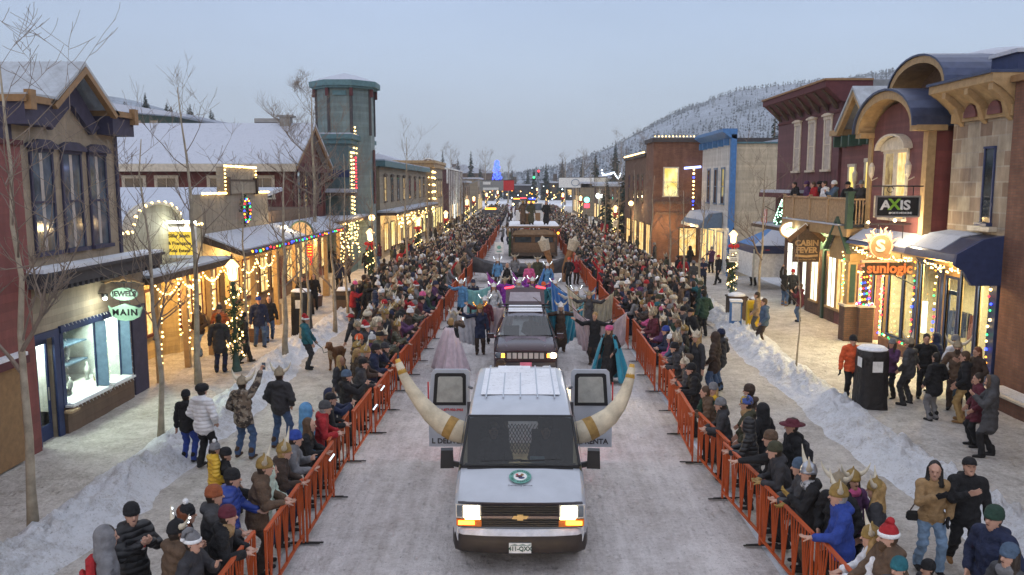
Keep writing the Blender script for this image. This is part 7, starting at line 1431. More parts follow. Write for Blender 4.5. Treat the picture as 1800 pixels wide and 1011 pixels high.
t = thing('snowcat', 'pale boxy snow groomer following the float far up the street', 'vehicle', (1.2, 100, 0)); part('cabin', M['whitep'], t, lambda m: (m.box(-.6,3.2,100,104,.6,2.6), m.box(-.2,2.8,100.6,103,2.6,3.6))); part('windscreen', M['pane2'], t, lambda m: m.box(.0,2.6,100.5,100.59,2.7,3.5)); part('track', M['rubber'], t, lambda m: (m.box(-.9,-.1,99.8,104.2,.05,.8), m.box(2.7,3.5,99.8,104.2,.05,.8))); part('beacon', M['bulbo'], t, lambda m: m.box(.9,1.7,100.4,100.6,3.62,3.78)); part('flag_panel', M['rust2'] if 0 else M['orange'], t, lambda m: m.box(1.8,2.4,99.9,99.99,1.2,2.4))
for i, (x, y, c, l) in enumerate(((-4.4, 118, 'head', 'pair of yellow lit headlamps of a parked dark bus near the rounded parapet'), (-1.0, 205, 'head', 'far vehicle with white headlamps beyond the red banner'), (.8, 215, 'tail', 'far emergency vehicle with red lamps under the signals'), (2.9, 205, 'bulbb', 'far police vehicle with blue white lamps under the signals'))):
    t = thing('far_vehicle', l, 'vehicle', (x, y, 0)); h = 2.6; w_ = 2.4
    part('body', M['dark'], t, lambda m: m.prism([(y,.4),(y,1.3),(y+.8,1.5),(y+1.4,h-.4),(y+6,h-.4),(y+6,.4)], 0, x-w_/2, x+w_/2)); part('lamp', M[c], t, lambda m: [m.ball((x+s_*w_*.36, y-.05, 1.0), .22, 0, 8, 5) for s_ in (-1,1)]); part('roof_light', M['bulbo' if c == 'head' else c], t, lambda m: m.box(x-.8,x+.8,y+1.6,y+1.8,h-.39,h-.15)); [wheel(t, s_*w_*.4, dy, .4, .25) for s_ in (-1,1) for dy in (1.1,4.8)]
# ================================================================== PEOPLE

def pm(res=.016, **k):
    key = repr((res, sorted(k.items())))
    if key not in PCACHE: PCACHE[key] = person_mesh(res=res, **k)
    return PCACHE[key]
def hp_(px, py, h): return gp(px, py, h*.925)
TM = {**C, **{'q_'+k: v for k, v in QU.items()}, 'gold': GOLDH, 'tanf': TANH, 'silf': SILH}
def who(px, py, at, face, pose, jacket, trousers, label, hat=None, hm='black', hair='dark', h=1.75, boots='black', skin=0, gloves=None, scarf=None, dx=0., dy=0., group=None, hat2=None, res=None):
    x, y = hp_(px, py, h) if at == 'h' else gp(px, py, .04)
    r = res or (.0145 if y < 22 else .019 if y < 34 else .024); me = pm(r, **pose)
    if at == 'h':                          # the head, not the feet, is what was measured
        s = h/1.75; Hc = me[1]; x, y = gp(px, py, Hc.z*s + .035); c_, s_ = math.cos(R(face)), math.sin(R(face)); x -= (Hc.x*c_ - Hc.y*s_)*s; y -= (Hc.x*s_ + Hc.y*c_)*s
        if y < 40: x = min(x, fx(FL, y)-.40) if px < 900 else max(x, fx(FR, y)+.38)
    return person((x+dx, y+dy), R(face), me, label, TM[jacket], TM[trousers], hat, TM[hm], hat2, hair, boots, skin, TM.get(gloves), TM.get(scarf), h, group, .035)
D = dict
rail = D(arms=('rail','rail'), lean=.30, puff=1.06, hem=.14); railL = D(arms=('rail','pocket'), lean=.18, puff=1.05, hem=.16); railF = D(arms=('rail','rail'), lean=.26, hair='long', female=True, hem=.2)
stand = D(arms=('pocket','pocket'), puff=1.05, hem=.14, legs='apart'); stand2 = D(arms=('down','pocket'), puff=1.03, hem=.12); standF = D(arms=('pocket','down'), hair='long', female=True, hem=.18); down = D(arms=('down','down'), hem=.14, puff=1.04)
phone = D(arms=('phone','phone'), puff=1.05, hem=.16, grip=(1,1), lean=.06); phoneH = D(arms=('phone','phone'), hood='fur', puff=1.06, hem=.3, grip=(1,1)); hoodS = D(arms=('rail','rail'), hood=True, lean=.2, puff=1.08, hem=.2); hoodP = D(arms=('pocket','pocket'), hood=True, puff=1.06, hem=.22)
chest = D(arms=('chest','chest'), puff=1.06, hem=.14, grip=(1,1)); fold = D(arms=('fold','fold'), puff=1.05, hem=.16); walk = D(arms=('fwd','back'), legs='walk', hem=.14, puff=1.04); stride = D(arms=('back','fwd'), legs='stride', hem=.14, puff=1.03)
coat = D(arms=('pocket','pocket'), hem=.42, puff=1.04); coatF = D(arms=('down','pocket'), hem=.45, hair='long', female=True)
def phone_obj(x, y, z, label, rz=0., lit=True, tilt=50):
    t = thing('phone', label, 'phone', (x, y, z), rz); a = MB().obox((0,0,0), (.075,.009,.15), (R(tilt-90),0,0)).build('body', M['black'], t); MB().obox((0,-.007*math.sin(R(tilt)),-.0+.007*math.cos(R(tilt))), (.066,.003,.135), (R(tilt-90),0,0)).build('screen', M['screen'] if lit else M['pane2'], t)
W = who
# ---- left pavement side, nearest first  (px, py of the head)
W(190,945,'h',-60,D(arms=('pocket','pocket'),hood=True,hem=.14,puff=1.05),'grey','black','person in a grey hood under a bright red rucksack, bottom corner by the snow bank',dx=0)
W(232,905,'h',-125,D(arms=('chest','chest'),puff=1.1,hem=.14,grip=(1,1),hy=-.3),'q_black','black','person in black puffer jacket and black beanie holding a drink can',hat='beanie',hm='black')
W(312,935,'h',-40,D(arms=('chest','chest'),hem=.3,puff=1.12,lean=.1),'brown','dark grey','person in a brown blanket coat and a horned hat with glowing bulbs',hat='lithorns',hm='black',h=1.68)
W(340,955,'h',-100,D(arms=('chest','pocket'),hem=.14,female=True),'charcoal','black','person in charcoal jacket and white fur trimmed cap beside the glowing horns',hat='santa',hm='grey',h=1.62)
W(330,905,'h',-70,D(arms=('pocket','pocket'),hem=.14,hair='long',female=True),'black','black','person with long red hair and a black hat with tiny white horns',hat='pom',hm='black',hair='red',h=1.64)
W(378,872,'h',-75,D(arms=('pocket','rail'),hem=.14,puff=1.05,lean=.1),'dark grey','black','person in dark grey jacket and rust beanie behind the burgundy beanie',hat='beanie',hm='rust')
W(402,908,'h',-80,D(arms=('rail','rail'),hem=.2,puff=1.1,lean=.3,scarf=True),'black','black','person in black coat with pale fur collar and burgundy beanie on the barrier',hat='beanie',hm='burgundy',scarf='camel',h=1.7)
W(379,790,'h',-60,D(arms=('pocket','pocket'),hem=.16,puff=1.12,hood=False),'q_yellow','black','child in a yellow puffer jacket and pale bobble hat',hat='pom',hm='grey',h=1.38,hat2=WHITEFUR)
W(398,800,'h',-70,D(arms=('fwd','fwd'),hem=.14,legs='crouch'),'black','black','person in black crouching in front of the yellow puffer jacket',hat='beanie',hm='black',h=1.55)
W(410,842,'h',-80,D(arms=('rail','pocket'),hem=.16,puff=1.1,lean=.1),'q_royal blue','black','person in royal blue quilted jacket and black hat',hat='beanie',hm='black')
W(476,822,'h',-80,D(arms=('rail','rail'),hem=.22,puff=1.18,lean=.22),'brown','dark brown','person in a brown poncho and golden horned hat with blue band',hat='viking',hm='gold',h=1.8)
W(502,828,'h',-85,D(arms=('rail','rail'),hood=True,hem=.24,puff=1.12,lean=.25),'mint','navy','person in a pale mint hooded coat at the barrier',h=1.66)
W(515,795,'h',-80,D(arms=('rail','rail'),hem=.14,puff=1.05,lean=.25),'dark brown','black','person in dark brown fleece and gold hat with long white horns',hat='vikingbig',hm='gold',hair='blonde',h=1.72)
W(538,772,'h',-80,D(arms=('chest','rail'),hem=.12,puff=1.05,lean=.25,grip=(1,0)),'grey','navy','person in grey sweatshirt and royal blue beanie filming with a phone',hat='beanie',hm='royal blue',h=1.74)
W(554,748,'h',-85,D(arms=('rail','rail'),hem=.14,hair='long',female=True,lean=.2),'black','black','person with long brown hair in a plain black jacket at the barrier',hair='brown',h=1.66)
W(574,718,'h',-80,D(arms=('rail','rail'),hem=.14,puff=1.1,lean=.3),'red','dark grey','person in bright red jacket and grey beanie leaning on the barrier',hat='beanie',hm='dark grey',h=1.74,hair='grey')
W(541,722,'h',-65,D(arms=('pocket','pocket'),hood=True,hem=.2,puff=1.1),'light blue','black','person in a light blue hooded jacket behind the bright red jacket')
W(606,703,'h',-75,D(arms=('rail','rail'),hem=.14,puff=1.08,lean=.25),'black','navy','person in black jacket and black peaked cap near the navy parka',hat='cap',hm='black')
W(624,695,'h',-80,D(arms=('phone','phone'),hood='fur',hem=.32,puff=1.06,grip=(1,1)),'navy','black','person in long navy parka with brown fur hood filming',scarf='brown',h=1.68)
W(640,662,'h',-70,D(arms=('phone','phone'),hem=.16,puff=1.1,grip=(1,1)),'black','black','person in black down jacket and slate blue beanie holding up a phone',hat='beanie',hm='slate blue',h=1.72)
W(656,640,'h',-80,D(arms=('rail','rail'),hem=.14,puff=1.08,lean=.2),'charcoal','black','person in charcoal jacket and black cap next to the resting chin',hat='cap',hm='black')
W(674,615,'h',-85,D(arms=('face','rail'),hem=.14,puff=1.06,lean=.2),'navy','black','person in navy jacket and black beanie resting a hand on the chin',hat='beanie',hm='black',h=1.78)
W(655,597,'h',-70,D(arms=('pocket','pocket'),hem=.16,puff=1.05),'plum','black','person in plum vest and a pale grey bobble hat',hat='pom',hm='silver',hair='blonde',h=1.66)
W(632,597,'h',-60,D(arms=('pocket','pocket'),hem=.16,puff=1.06),'black','black','person in black jacket and vivid orange beanie',hat='beanie',hm='orange')
W(629,622,'h',-60,D(arms=('pocket','pocket'),hem=.14,hair='tail',female=True),'dark brown','black','person with a long blonde ponytail in front of the orange beanie',hair='blonde',h=1.62)
W(690,612,'h',-95,D(arms=('rail','rail'),hem=.14,puff=1.12,lean=.4),'black','black','person bent low over the barrier in a hooded black jacket',hat='beanie',hm='charcoal',h=1.7)
# ---- left pavement walkers (feet)
W(352,822,'f',-20,D(arms=('pocket','pocket'),hem=.16,puff=1.12),'q_white','black','person in a white quilted jacket with brown fur collar and black hat',hat='furhat',hm='black',h=1.78,dx=.1)
W(340,812,'f',-10,D(arms=('down','down'),hem=.14,puff=1.06),'black','royal blue','child in black jacket and bright blue trousers beside the white jacket',hat='beanie',hm='black',h=1.55,dx=-.1)
W(430,805,'f',-15,D(arms=('pocket','high'),hem=.18,puff=1.14,legs='apart',grip=(0,1)),'camo','denim','person in patterned poncho and horned hat raising a phone overhead',hat='vikingbig',hm='tanf',boots='brown',h=1.76)
W(495,788,'f',-10,D(arms=('pocket','pocket'),hem=.10,puff=1.16,legs='apart'),'charcoal','denim','person seen from behind in charcoal fleece, jeans and horned hat',hat='viking',hm='tanf',boots='brown',h=1.8)
W(353,626,'f',150,D(arms=('pocket','pocket'),hem=.16,puff=1.1,legs='step'),'dark brown','pale denim','person in dark brown jacket and pale jeans walking by the yellow bay',hat='beanie',hm='dark brown')
W(388,655,'f',5,D(arms=('down','down'),hem=.28,puff=1.1),'charcoal','navy','person in charcoal hooded parka with back turned beside the garlanded lamp',hair='dark',h=1.84)
W(384,628,'f',175,D(arms=('pocket','pocket'),hem=.14,puff=1.06),'rust','black','person in a rust orange jacket and bobble hat half hidden by the parka',hat='pom',hm='charcoal',dy=.3)
W(430,640,'f',-40,walk,'black','black','person in black striding past behind the garlanded lamp',hat='beanie',hm='black',h=1.7)
W(457,610,'f',-150,D(arms=('down','down'),hem=.2,puff=1.1,legs='step'),'navy','denim','person in navy coat and bright blue cap near the stout aspen',hat='cap',hm='royal blue',h=1.85)
W(475,600,'f',-160,D(arms=('down','down'),hem=.12,hair='long',female=True,legs='stride'),'black','denim','person with dark hair walking close behind the navy coat',h=1.72)
W(540,649,'f',-85,D(arms=('fwd','fwd'),hem=.08,puff=1.06,lean=-.05,grip=(1,1)),'teal','charcoal','person in teal jacket and red cap holding the dog leash',hat='santa',hm='red',h=1.72)
W(634,640,'f',75,D(arms=('low','pocket'),lean=.55,hem=.12,puff=1.06,legs='step'),'charcoal','khaki','person in red cap bending down with an arm out to the dog',hat='cap',hm='red')
W(651,572,'f',20,down,'black','black','person in black with hood up standing behind the crowd near the brown bin',h=1.82)
W(553,545,'f',-170,D(arms=('down','down'),hem=.3,hair='long',female=True),'black','black','person with long dark hair and black coat facing the brown bin',h=1.7)
W(524,560,'f',175,D(arms=('pocket','pocket'),hem=.14,puff=1.05),'black','black','person in black sweatshirt with a pale round chest print behind the kiosk',h=1.8,dy=.9)
W(596,512,'f',0,down,'navy','black','person in navy standing with back turned beyond the brown bin',h=1.8)
W(633,470,'f',-40,stand2,'tan','tan','person with blonde hair in tan coat near the lit awning',hair='blonde'); W(646,486,'f',20,down,'black','black','person in black under the second lamp of the jewellery side',h=1.8)
W(676,508,'f',-20,D(arms=('chest','chest'),hem=.14,puff=1.06),'dark brown','black','person in dark brown jacket with a tan bag, left of the red rucksack',h=1.72)
W(705,487,'f',-20,D(arms=('down','high'),hem=.12,puff=1.08,legs='step'),'red','black','person in red jacket and red rucksack near a pale tree trunk'); W(724,490,'f',60,stride,'charcoal','black','person in charcoal striding towards the pale tree trunk'); W(742,478,'f',10,D(arms=('down','down'),hem=.3),'navy','black','person in a dark navy coat near the crowd edge by the tower',h=1.8)
for i, (px, py, j, t_) in enumerate(((585,480,'black','black'),(690,478,'olive','black'),(668,470,'burgundy','denim'),(716,460,'dark grey','black'),(735,452,'black','denim'),(612,498,'dark brown','black'),(752,462,'charcoal','black'))): W(px,py,'f',(20,-60,90,-100,30,170,-50)[i],(down,walk,stand,fold,stand2,coat,standF)[i],j,t_,'person in %s, %s, strolling by the %s' % (j, ('arms down','mid step','feet apart','arms folded','one hand pocketed','hands in a long coat','long haired')[i], ('awning','tower','olive shop','awning posts','tower lights','red building','olive porch')[i]))
# ---- right side at the barrier
W(1240,685,'h',150,D(arms=('pocket','pocket'),hem=.2,hair='long',female=True,scarf=True),'dark green','black','person in dark green coat, yellow scarf and grey ribbed beanie',hat='beanie',hm='grey',hair='blonde',scarf='yellow',h=1.68)
W(1243,712,'h',80,D(arms=('rail','rail'),hem=.16,puff=1.06,lean=.2),'charcoal','black','person in charcoal jacket and grey beanie beside the yellow scarf',hat='beanie',hm='grey',h=1.66)
W(1268,724,'h',60,D(arms=('rail','rail'),hem=.12,lean=.2),'black','black','child in black jacket with brown hair and rust pom hat',hat='pom',hm='dark brown',hair='brown',h=1.5,hat2=C['rust'])
W(1297,748,'h',70,D(arms=('rail','rail'),hood=True,hem=.2,puff=1.1,lean=.15),'q_black','black','person in shiny black hooded jacket beside a red bottle',h=1.68)
W(1316,688,'h',60,D(arms=('pocket','pocket'),hem=.2,puff=1.06),'dark brown','black','person in dark brown beanie behind the striped hat',hat='beanie',hm='dark brown')
W(1311,710,'h',80,D(arms=('pocket','pocket'),hem=.26,puff=1.1,hood=False,scarf=True),'olive','black','person in olive parka with fur collar and striped blue and gold hat',hat='beanie',hm='stripe',scarf='camel',h=1.78)
W(1338,722,'h',40,D(arms=('pocket','pocket'),hood=True,hem=.3,puff=1.06),'black','black','person in a plain black hooded coat behind the olive parka')
W(1391,750,'h',95,D(arms=('down','pocket'),hem=.12,puff=1.05),'black','black','person in burgundy cap with tan brim carrying a black rucksack',hat='brimhat',hm='burgundy',h=1.78)
W(1353,772,'h',80,D(arms=('point','pocket'),hem=.14,puff=1.05,lean=.15),'black','black','person in black jacket and brown beanie stretching an arm over the barrier',hat='beanie',hm='brown',h=1.75)
W(1347,793,'h',85,D(arms=('rail','rail'),hem=.16,puff=1.06,lean=.35,glove=True),'charcoal','black','person in olive beanie and big tan mittens leaning far over the barrier',hat='beanie',hm='olive',gloves='khaki',h=1.78)
W(1388,832,'h',80,D(arms=('chest','rail'),hem=.24,puff=1.1,lean=.15,scarf=True,glove=True),'black','brown','person in silver horned helmet, patterned scarf and black jacket',hat='vikingbig',hm='silf',scarf='snow camo',gloves='golden',h=1.76)
W(1362,822,'h',75,D(arms=('rail','rail'),hem=.14,lean=.15),'dark grey','black','person in slate blue beanie half hidden by the silver horned helmet',hat='beanie',hm='slate blue',h=1.72)
W(1440,872,'h',85,D(arms=('rail','pocket'),hem=.14,puff=1.08,lean=.1),'royal blue','black','person in royal blue jacket and golden hat with upright horns',hat='viking',hm='gold',hair='grey',h=1.82)
W(1473,852,'h',130,D(arms=('pocket','pocket'),hem=.14,puff=1.06),'black','black','person in black fleece and tan horned hat seen from behind',hat='viking',hm='tanf',h=1.78)
W(1500,845,'h',190,D(arms=('pocket','pocket'),hem=.14,hair='long',female=True,scarf=True),'plum','black','person with golden winged hat and pink scarf facing the camera',hat='viking',hm='gold',scarf='pink',h=1.68)
W(1538,862,'h',60,D(arms=('pocket','down'),hem=.14,hair='long',female=True,puff=1.06),'charcoal','snow camo','person with blonde hair, golden horned hat and snow camouflage trousers',hat='viking',hm='gold',hair='blonde',h=1.72)
W(1478,945,'h',75,D(arms=('rail','rail'),hem=.16,hair='long',female=True,puff=1.06,lean=.1),'white','purple','person with long blonde hair in a white and purple jacket and horned hat',hat='viking',hm='gold',hair='blonde',h=1.66)
W(1515,945,'h',95,D(arms=('pocket','rail'),hem=.14,beard=True,puff=1.08),'brown','dark grey','bearded person in brown jacket and red santa hat',hat='santa',hm='red',hair='brown',h=1.82)
W(1528,1000,'h',120,D(arms=('pocket','pocket'),hem=.14),'dark grey','black','person whose teal beanie just shows below the santa hat',hat='beanie',hm='teal',h=1.55)
W(1630,1003,'f',172,D(arms=('pocket','chest'),hem=.10,hair='long',female=True,puff=1.12,legs='step',hy=-.3,glove=True),'camel','pale denim','person with long dark hair in tan fleece jacket and pale blue jeans',hair='black',h=1.72)
W(1690,1005,'f',165,D(arms=('down','chest'),hem=.14,puff=1.08,legs='walk',hp=-.3),'black','black','person in black jacket, black cap and tan boots walking beside the tan fleece',hat='cap',hm='black',boots='tan',h=1.80)
W(1746,912,'h',115,D(arms=('pocket','pocket'),hem=.2,puff=1.1),'navy','black','person in navy hooded jacket and dark green beanie, bottom corner',hat='beanie',hm='dark green',h=1.86)
W(1773,978,'h',110,D(arms=('pocket','pocket'),hem=.2,scarf=True,female=True,hair='long'),'dark grey','black','person in slate blue beanie and grey scarf in the bottom corner',hat='beanie',hm='slate blue',h=1.68)
W(1630,1000,'h',100,D(arms=('pocket','pocket'),hem=.14),'charcoal','black','child in red antler headband with a striped cane at the bottom edge',hat='beanie',hm='black',h=1.30)
W(1255,598,'h',60,D(arms=('pocket','pocket'),hood=True,hem=.22,puff=1.1),'dark brown','denim','person in dark brown hooded jacket and jeans seen from behind',h=1.8,dx=.1,dy=.4); W(1273,592,'h',50,D(arms=('pocket','pocket'),hem=.2,puff=1.06),'charcoal','denim','person in charcoal jacket and bobble hat beside the dark brown hood',hat='pom',hm='navy',h=1.78,dy=.4)
W(1222,590,'h',80,D(arms=('chest','pocket'),hood=True,hem=.24,puff=1.1),'olive','black','person in olive hood holding a hand to the mouth',h=1.74)
W(1208,632,'h',90,D(arms=('rail','rail'),hem=.3,hood=False,puff=1.12,lean=.2),'dark brown','dark brown','person in long dark brown coat at the barrier below the olive hood',hat='furhat',hm='brown',h=1.74); W(1195,650,'h',90,rail,'black','black','person in black beanie with a white horn hat just behind',hat='beanie',hm='black'); W(1180,640,'h',80,rail,'dark grey','black','person in dark grey jacket holding a white horned cap',hat='viking',hm='cream',h=1.66)
W(1215,690,'h',85,D(arms=('rail','rail'),hem=.14,lean=.3,puff=1.06),'brown','black','person in fur brown jacket with a bare brown head at the barrier',hair='brown',h=1.64)
W(1166,612,'h',85,rail,'charcoal','black','person in charcoal jacket leaning out with gloved hands near the caped walkers',hat='beanie',hm='black'); W(1178,596,'h',90,railF,'pink','black','person in bright pink jacket beside a royal blue bobble hat',hat='pom',hm='white',h=1.62); W(1170,582,'h',95,rail,'navy','black','person in royal blue wool hat next to the pink jacket',hat='beanie',hm='royal blue')
W(1236,592,'f',15,D(arms=('down','pocket'),hem=.18,puff=1.06),'dark green','black','person in dark green jacket and black beanie standing apart near the bins',hat='beanie',hm='black',h=1.8)
W(1341,612,'f',90,D(arms=('pocket','down'),hem=.12,puff=1.12),'slate blue','dark brown','person in slate blue jacket and brown trousers beside the newspaper boxes',hair='brown',h=1.8); W(1333,592,'f',70,D(arms=('pocket','pocket'),hem=.14),'tan','dark grey','person in tan behind the slate blue jacket by the newspaper boxes',h=1.7,dy=.3)
# ---- group at the glass shop
W(1494,702,'f',172,D(arms=('pocket','down'),hem=.14,puff=1.12,glove=True),'orange','black','person in an orange red jacket and black trousers beside the wrapped kiosk',hat='beanie',hm='black',h=1.78)
W(1564,700,'f',120,D(arms=('chest','pocket'),hem=.14,female=True,hair='long'),'plum','black','person in plum fleece and grey beanie behind the wrapped kiosk',hat='beanie',hm='grey',h=1.66)
W(1594,712,'f',40,D(arms=('pocket','pocket'),hem=.16,puff=1.12,legs='apart'),'dark grey','charcoal','person in grey jacket and huge white horns with back to the road',hat='vikingbig',hm='tanf',h=1.8)
W(1622,700,'f',160,D(arms=('pocket','pocket'),hem=.14),'black','black','person with dark hair in black facing the road inside the shop group',h=1.8); W(1640,740,'f',20,D(arms=('pocket','pocket'),hem=.22,puff=1.1),'black','grey','person in black coat and grey jeans standing in front of the tall panes',hair='black',h=1.72)
W(1676,720,'f',150,D(arms=('chest','pocket'),hem=.14,beard=True),'brown','dark brown','person with wide white horns and brown jacket near the knitted hats',hat='vikingbig',hm='tanf',h=1.8); W(1672,700,'f',200,D(arms=('pocket','pocket'),hem=.12),'white','slate blue','person in white top and denim vest talking in the shop group',hat='beanie',hm='grey',h=1.76)
W(1690,742,'f',60,D(arms=('pocket','pocket'),hem=.10,puff=1.12,legs='apart'),'black','khaki','person in black jacket, khaki trousers and tan boots',boots='tan',hair='brown',h=1.78); W(1712,722,'f',100,D(arms=('pocket','down'),hem=.16,hair='tail',female=True),'dark brown','black','person with tied ginger hair in dark brown beside the blue pilaster',hair='red',h=1.68); W(1640,690,'f',90,D(arms=('pocket','pocket'),hem=.2,hood=True),'navy','black','person in navy hood in the middle of the shop group',h=1.7)
W(1735,803,'f',70,D(arms=('chest','chest'),hem=.36,hood='fur',puff=1.1,legs='step'),'dark grey','black','person in long grey hooded coat standing nearest the brick planter',scarf='brown',h=1.78); W(1722,790,'f',80,D(arms=('pocket','pocket'),hem=.3),'burgundy','black','person in burgundy half hidden behind the long grey hooded coat',h=1.68,dy=.2)
W(1378,538,'f',-40,D(arms=('high','down'),hem=.14,legs='step'),'black','denim','person in black with an arm raised under the gabled cabin sign',h=1.78,boots='tan'); W(1392,536,'f',150,D(arms=('pocket','pocket'),hem=.14),'charcoal','black','person in charcoal and red beanie under the gabled cabin sign',hat='beanie',hm='red'); W(1405,566,'f',60,D(arms=('chest','down'),hem=.2,puff=1.1),'burgundy','denim','person in burgundy coat pointing beside the brick pillar',hair='brown',h=1.66)
W(1325,502,'f',130,D(arms=('chest','down'),hem=.3,puff=1.1),'red','black','person in red coat near the canopy tent',hair='blonde'); W(1440,548,'f',-150,coatF,'white','black','person in a pale coat looking into the lit window beside the cabin sign',h=1.65)
for i, (px, py, j, h_) in enumerate(((1170,500,'olive','viking'),(1190,502,'black',None),(1200,505,'red','pom'),(1218,515,'dark grey','beanie'),(1235,508,'navy',None),(1150,470,'charcoal','beanie'),(1262,500,'black','cap'),(1281,498,'dark brown','viking'),(1212,478,'black','beanie'),(1250,480,'plum','pom'))): W(px,py,'f',(60,100,-20,20,170,80,120,200,40,150)[i],(stand,down,standF,stand2,fold,coat,walk,chest,hoodP,phone)[i],j,('denim','black','black','denim','black','brown','black','khaki','denim','black')[i],'person in %s jacket, %s, on the pavement between %s' % (j, {None:'bare headed','viking':'horned hat','pom':'bobble hat','beanie':'beanie','cap':'peaked cap'}[h_], ('crowd and brick hall','brick hall and lamp','the lamp trees','lamp and aspen trio','aspen trio and tent','crowd and far lamp','tent and bow lamp','tent and bin','twin globe lamp and crowd','awning and tent')[i]), hat=h_, hm='tanf' if h_ == 'viking' else ('grey' if i % 2 else 'red'))
# ---- balcony guests, a figure on the far roof
for i, (x, y, f_, j, h_, hm, l) in enumerate(((12.35,36.6,100,'black',None,'black','person in black at the far end of the timber balcony'),(12.5,35.9,80,'plum','beanie','plum','person in plum and purple beanie on the timber balcony'),(12.75,35.0,60,'charcoal','furhat','black','person in dark hat standing tall on the timber balcony'),(12.4,34.4,90,'red',None,'black','person in a red jacket leaning on the balcony rail'),(12.35,33.4,95,'white',None,'black','person in a white jacket on the timber balcony'),(12.4,32.5,85,'slate blue','beanie','white','person in slate blue with a white hat at the balcony rail'),(12.6,31.4,120,'black','cap','black','person in black cap near the balcony corner post'),(12.75,30.8,150,'charcoal','beanie','grey','person in charcoal and grey beanie at the balcony corner'))):
    person((x, y), R(f_), pm(.022, **(rail if i % 3 == 0 else stand if i % 3 == 1 else chest)), l, TM[j], TM['black'], h_, TM[hm], None, 'brown' if i % 2 else 'dark', z=4.22, group='guests on the timber balcony')
person((11.6, 66), R(120), pm(.03, **down), 'dark lone figure standing on the roof of the lower red brown building', TM['black'], TM['black'], None, None, z=8.0)
for x, f_, l, j in ((-.45, 180, 'passenger in dark clothes seated inside the white van', 'dark grey'), (.45, 180, 'driver in dark clothes seated at the wheel of the white van', 'charcoal')): person((x, 13.65), R(f_), pm(.024, arms=('wheel','wheel'), legs='sit', hem=0.), l, TM[j], TM['black'], None, None, z=.42)
person((.35, 26.75), R(180), pm(.03, arms=('wheel','wheel'), legs='sit', hem=0.), 'driver seated inside the dark maroon car', TM['tan'], TM['black'], None, None, z=.25)
person((-.42, 16.85), R(170), pm(.018, arms=('pocket','pocket'), hem=.14, hy=-.5, hood=False), 'person in dark burgundy hood riding behind the van roof, on the bow tie side', TM['burgundy'], TM['black'], 'beanie', TM['dark brown'], h=1.78, z=.36); person((.55, 16.85), R(180), pm(.018, arms=('pocket','pocket'), hem=.14, hp=-.2), 'person in white fluffy hat riding low behind the van roof', TM['charcoal'], TM['black'], 'furhat', TM['white'], h=1.66, z=.36)
# ---- capes and the costumed walkers
def satin(name, c): 
    m = plain(name, c, .42, .2, 5, .25, 14, 0, True, .03); m.node_tree.nodes['Principled BSDF'].inputs['Sheen Weight'].default_value = .4; return m
SAT = {'purple': satin('purple satin', (.30,.02,.40)), 'teal': satin('teal satin', (.02,.26,.38)), 'white': satin('white organza', (.58,.58,.62)), 'pink': satin('pale pink satin', (.54,.44,.48)), 'aqua': satin('pale aqua satin', (.20,.46,.47)), 'gold': satin('cream gold satin', (.48,.44,.32)), 'blue': satin('blue satin', (.03,.16,.46)), 'silver': satin('silver grey satin', (.36,.37,.42))}
def sheet_mesh(P, th=.006):
    """P[v][u] -> thin double sided cloth"""
    nv, nu = len(P), len(P[0]); m = MB(); m.v = [tuple(p) for r in P for p in r]
    for a in range(nv-1):
        for b in range(nu-1): m.f.append((a*nu+b, a*nu+b+1, (a+1)*nu+b+1, (a+1)*nu+b)); m.m.append(0)
    return m
def add_cloth(root, name, P, mat):
    o = sheet_mesh(P).build(name, mat, root, True); s = o.modifiers.new('thickness', 'SOLIDIFY'); s.thickness = .008; return o
def cape(root, mat, seed, wide=1.0, length=1.38, spread=2.2):
    q = random.Random(seed); ph = q.uniform(0, 6); P = []
    for a in range(14):
        v = a/13; row = []
        for b in range(41):
            u = b/40*2-1; th = u*spread; r = .17 + (.26+.28*wide)*v**.8; fold_ = (.014+.075*v)*math.sin(u*19+ph+2.3*v+1.5*math.sin(u*4+ph))+.05*v*math.sin(u*7+ph+v)
            row.append((math.sin(th)*(r+fold_), -math.cos(th)*(r*.8+fold_) - .04*v, 1.46 - length*v + .03*math.sin(u*5+ph)*v))
        P.append(row)
    return add_cloth(root, 'cape', P, mat)
def wing(root, mat, sg, seed, lift=1.75, reach=1.25, hemz=.35):
    """pleated wing from the shoulder out to a raised stick, hanging to the hem"""
    q = random.Random(seed); ph = q.uniform(0, 6); P = []
    for a in range(12):
        v = a/11; row = []
        for b in range(33):
            u = b/32; topx, topz = .12 + reach*u, 1.42 + (lift-1.42)*u**.8 - .16*math.sin(math.pi*u); botx, botz = .10 + reach*.9*u**1.1, hemz + (lift-1.42)*.45*u*u + .25*u*u
            x = topx + (botx-topx)*v; z = topz + (botz-topz)*v; y = -.08 - .2*v + (.02+.08*v)*math.sin(u*30+ph+3*v+1.2*math.sin(5*u+ph)) - .5*u*u
            row.append((sg*x, y, z))
        P.append(row)
    o = add_cloth(root, 'wing', P, mat); MB().tube([(sg*.3,-.08,1.42), (sg*(.12+reach), -.1, lift)], .012, 5).build('wing_stick', M['dkwood'], o); return o
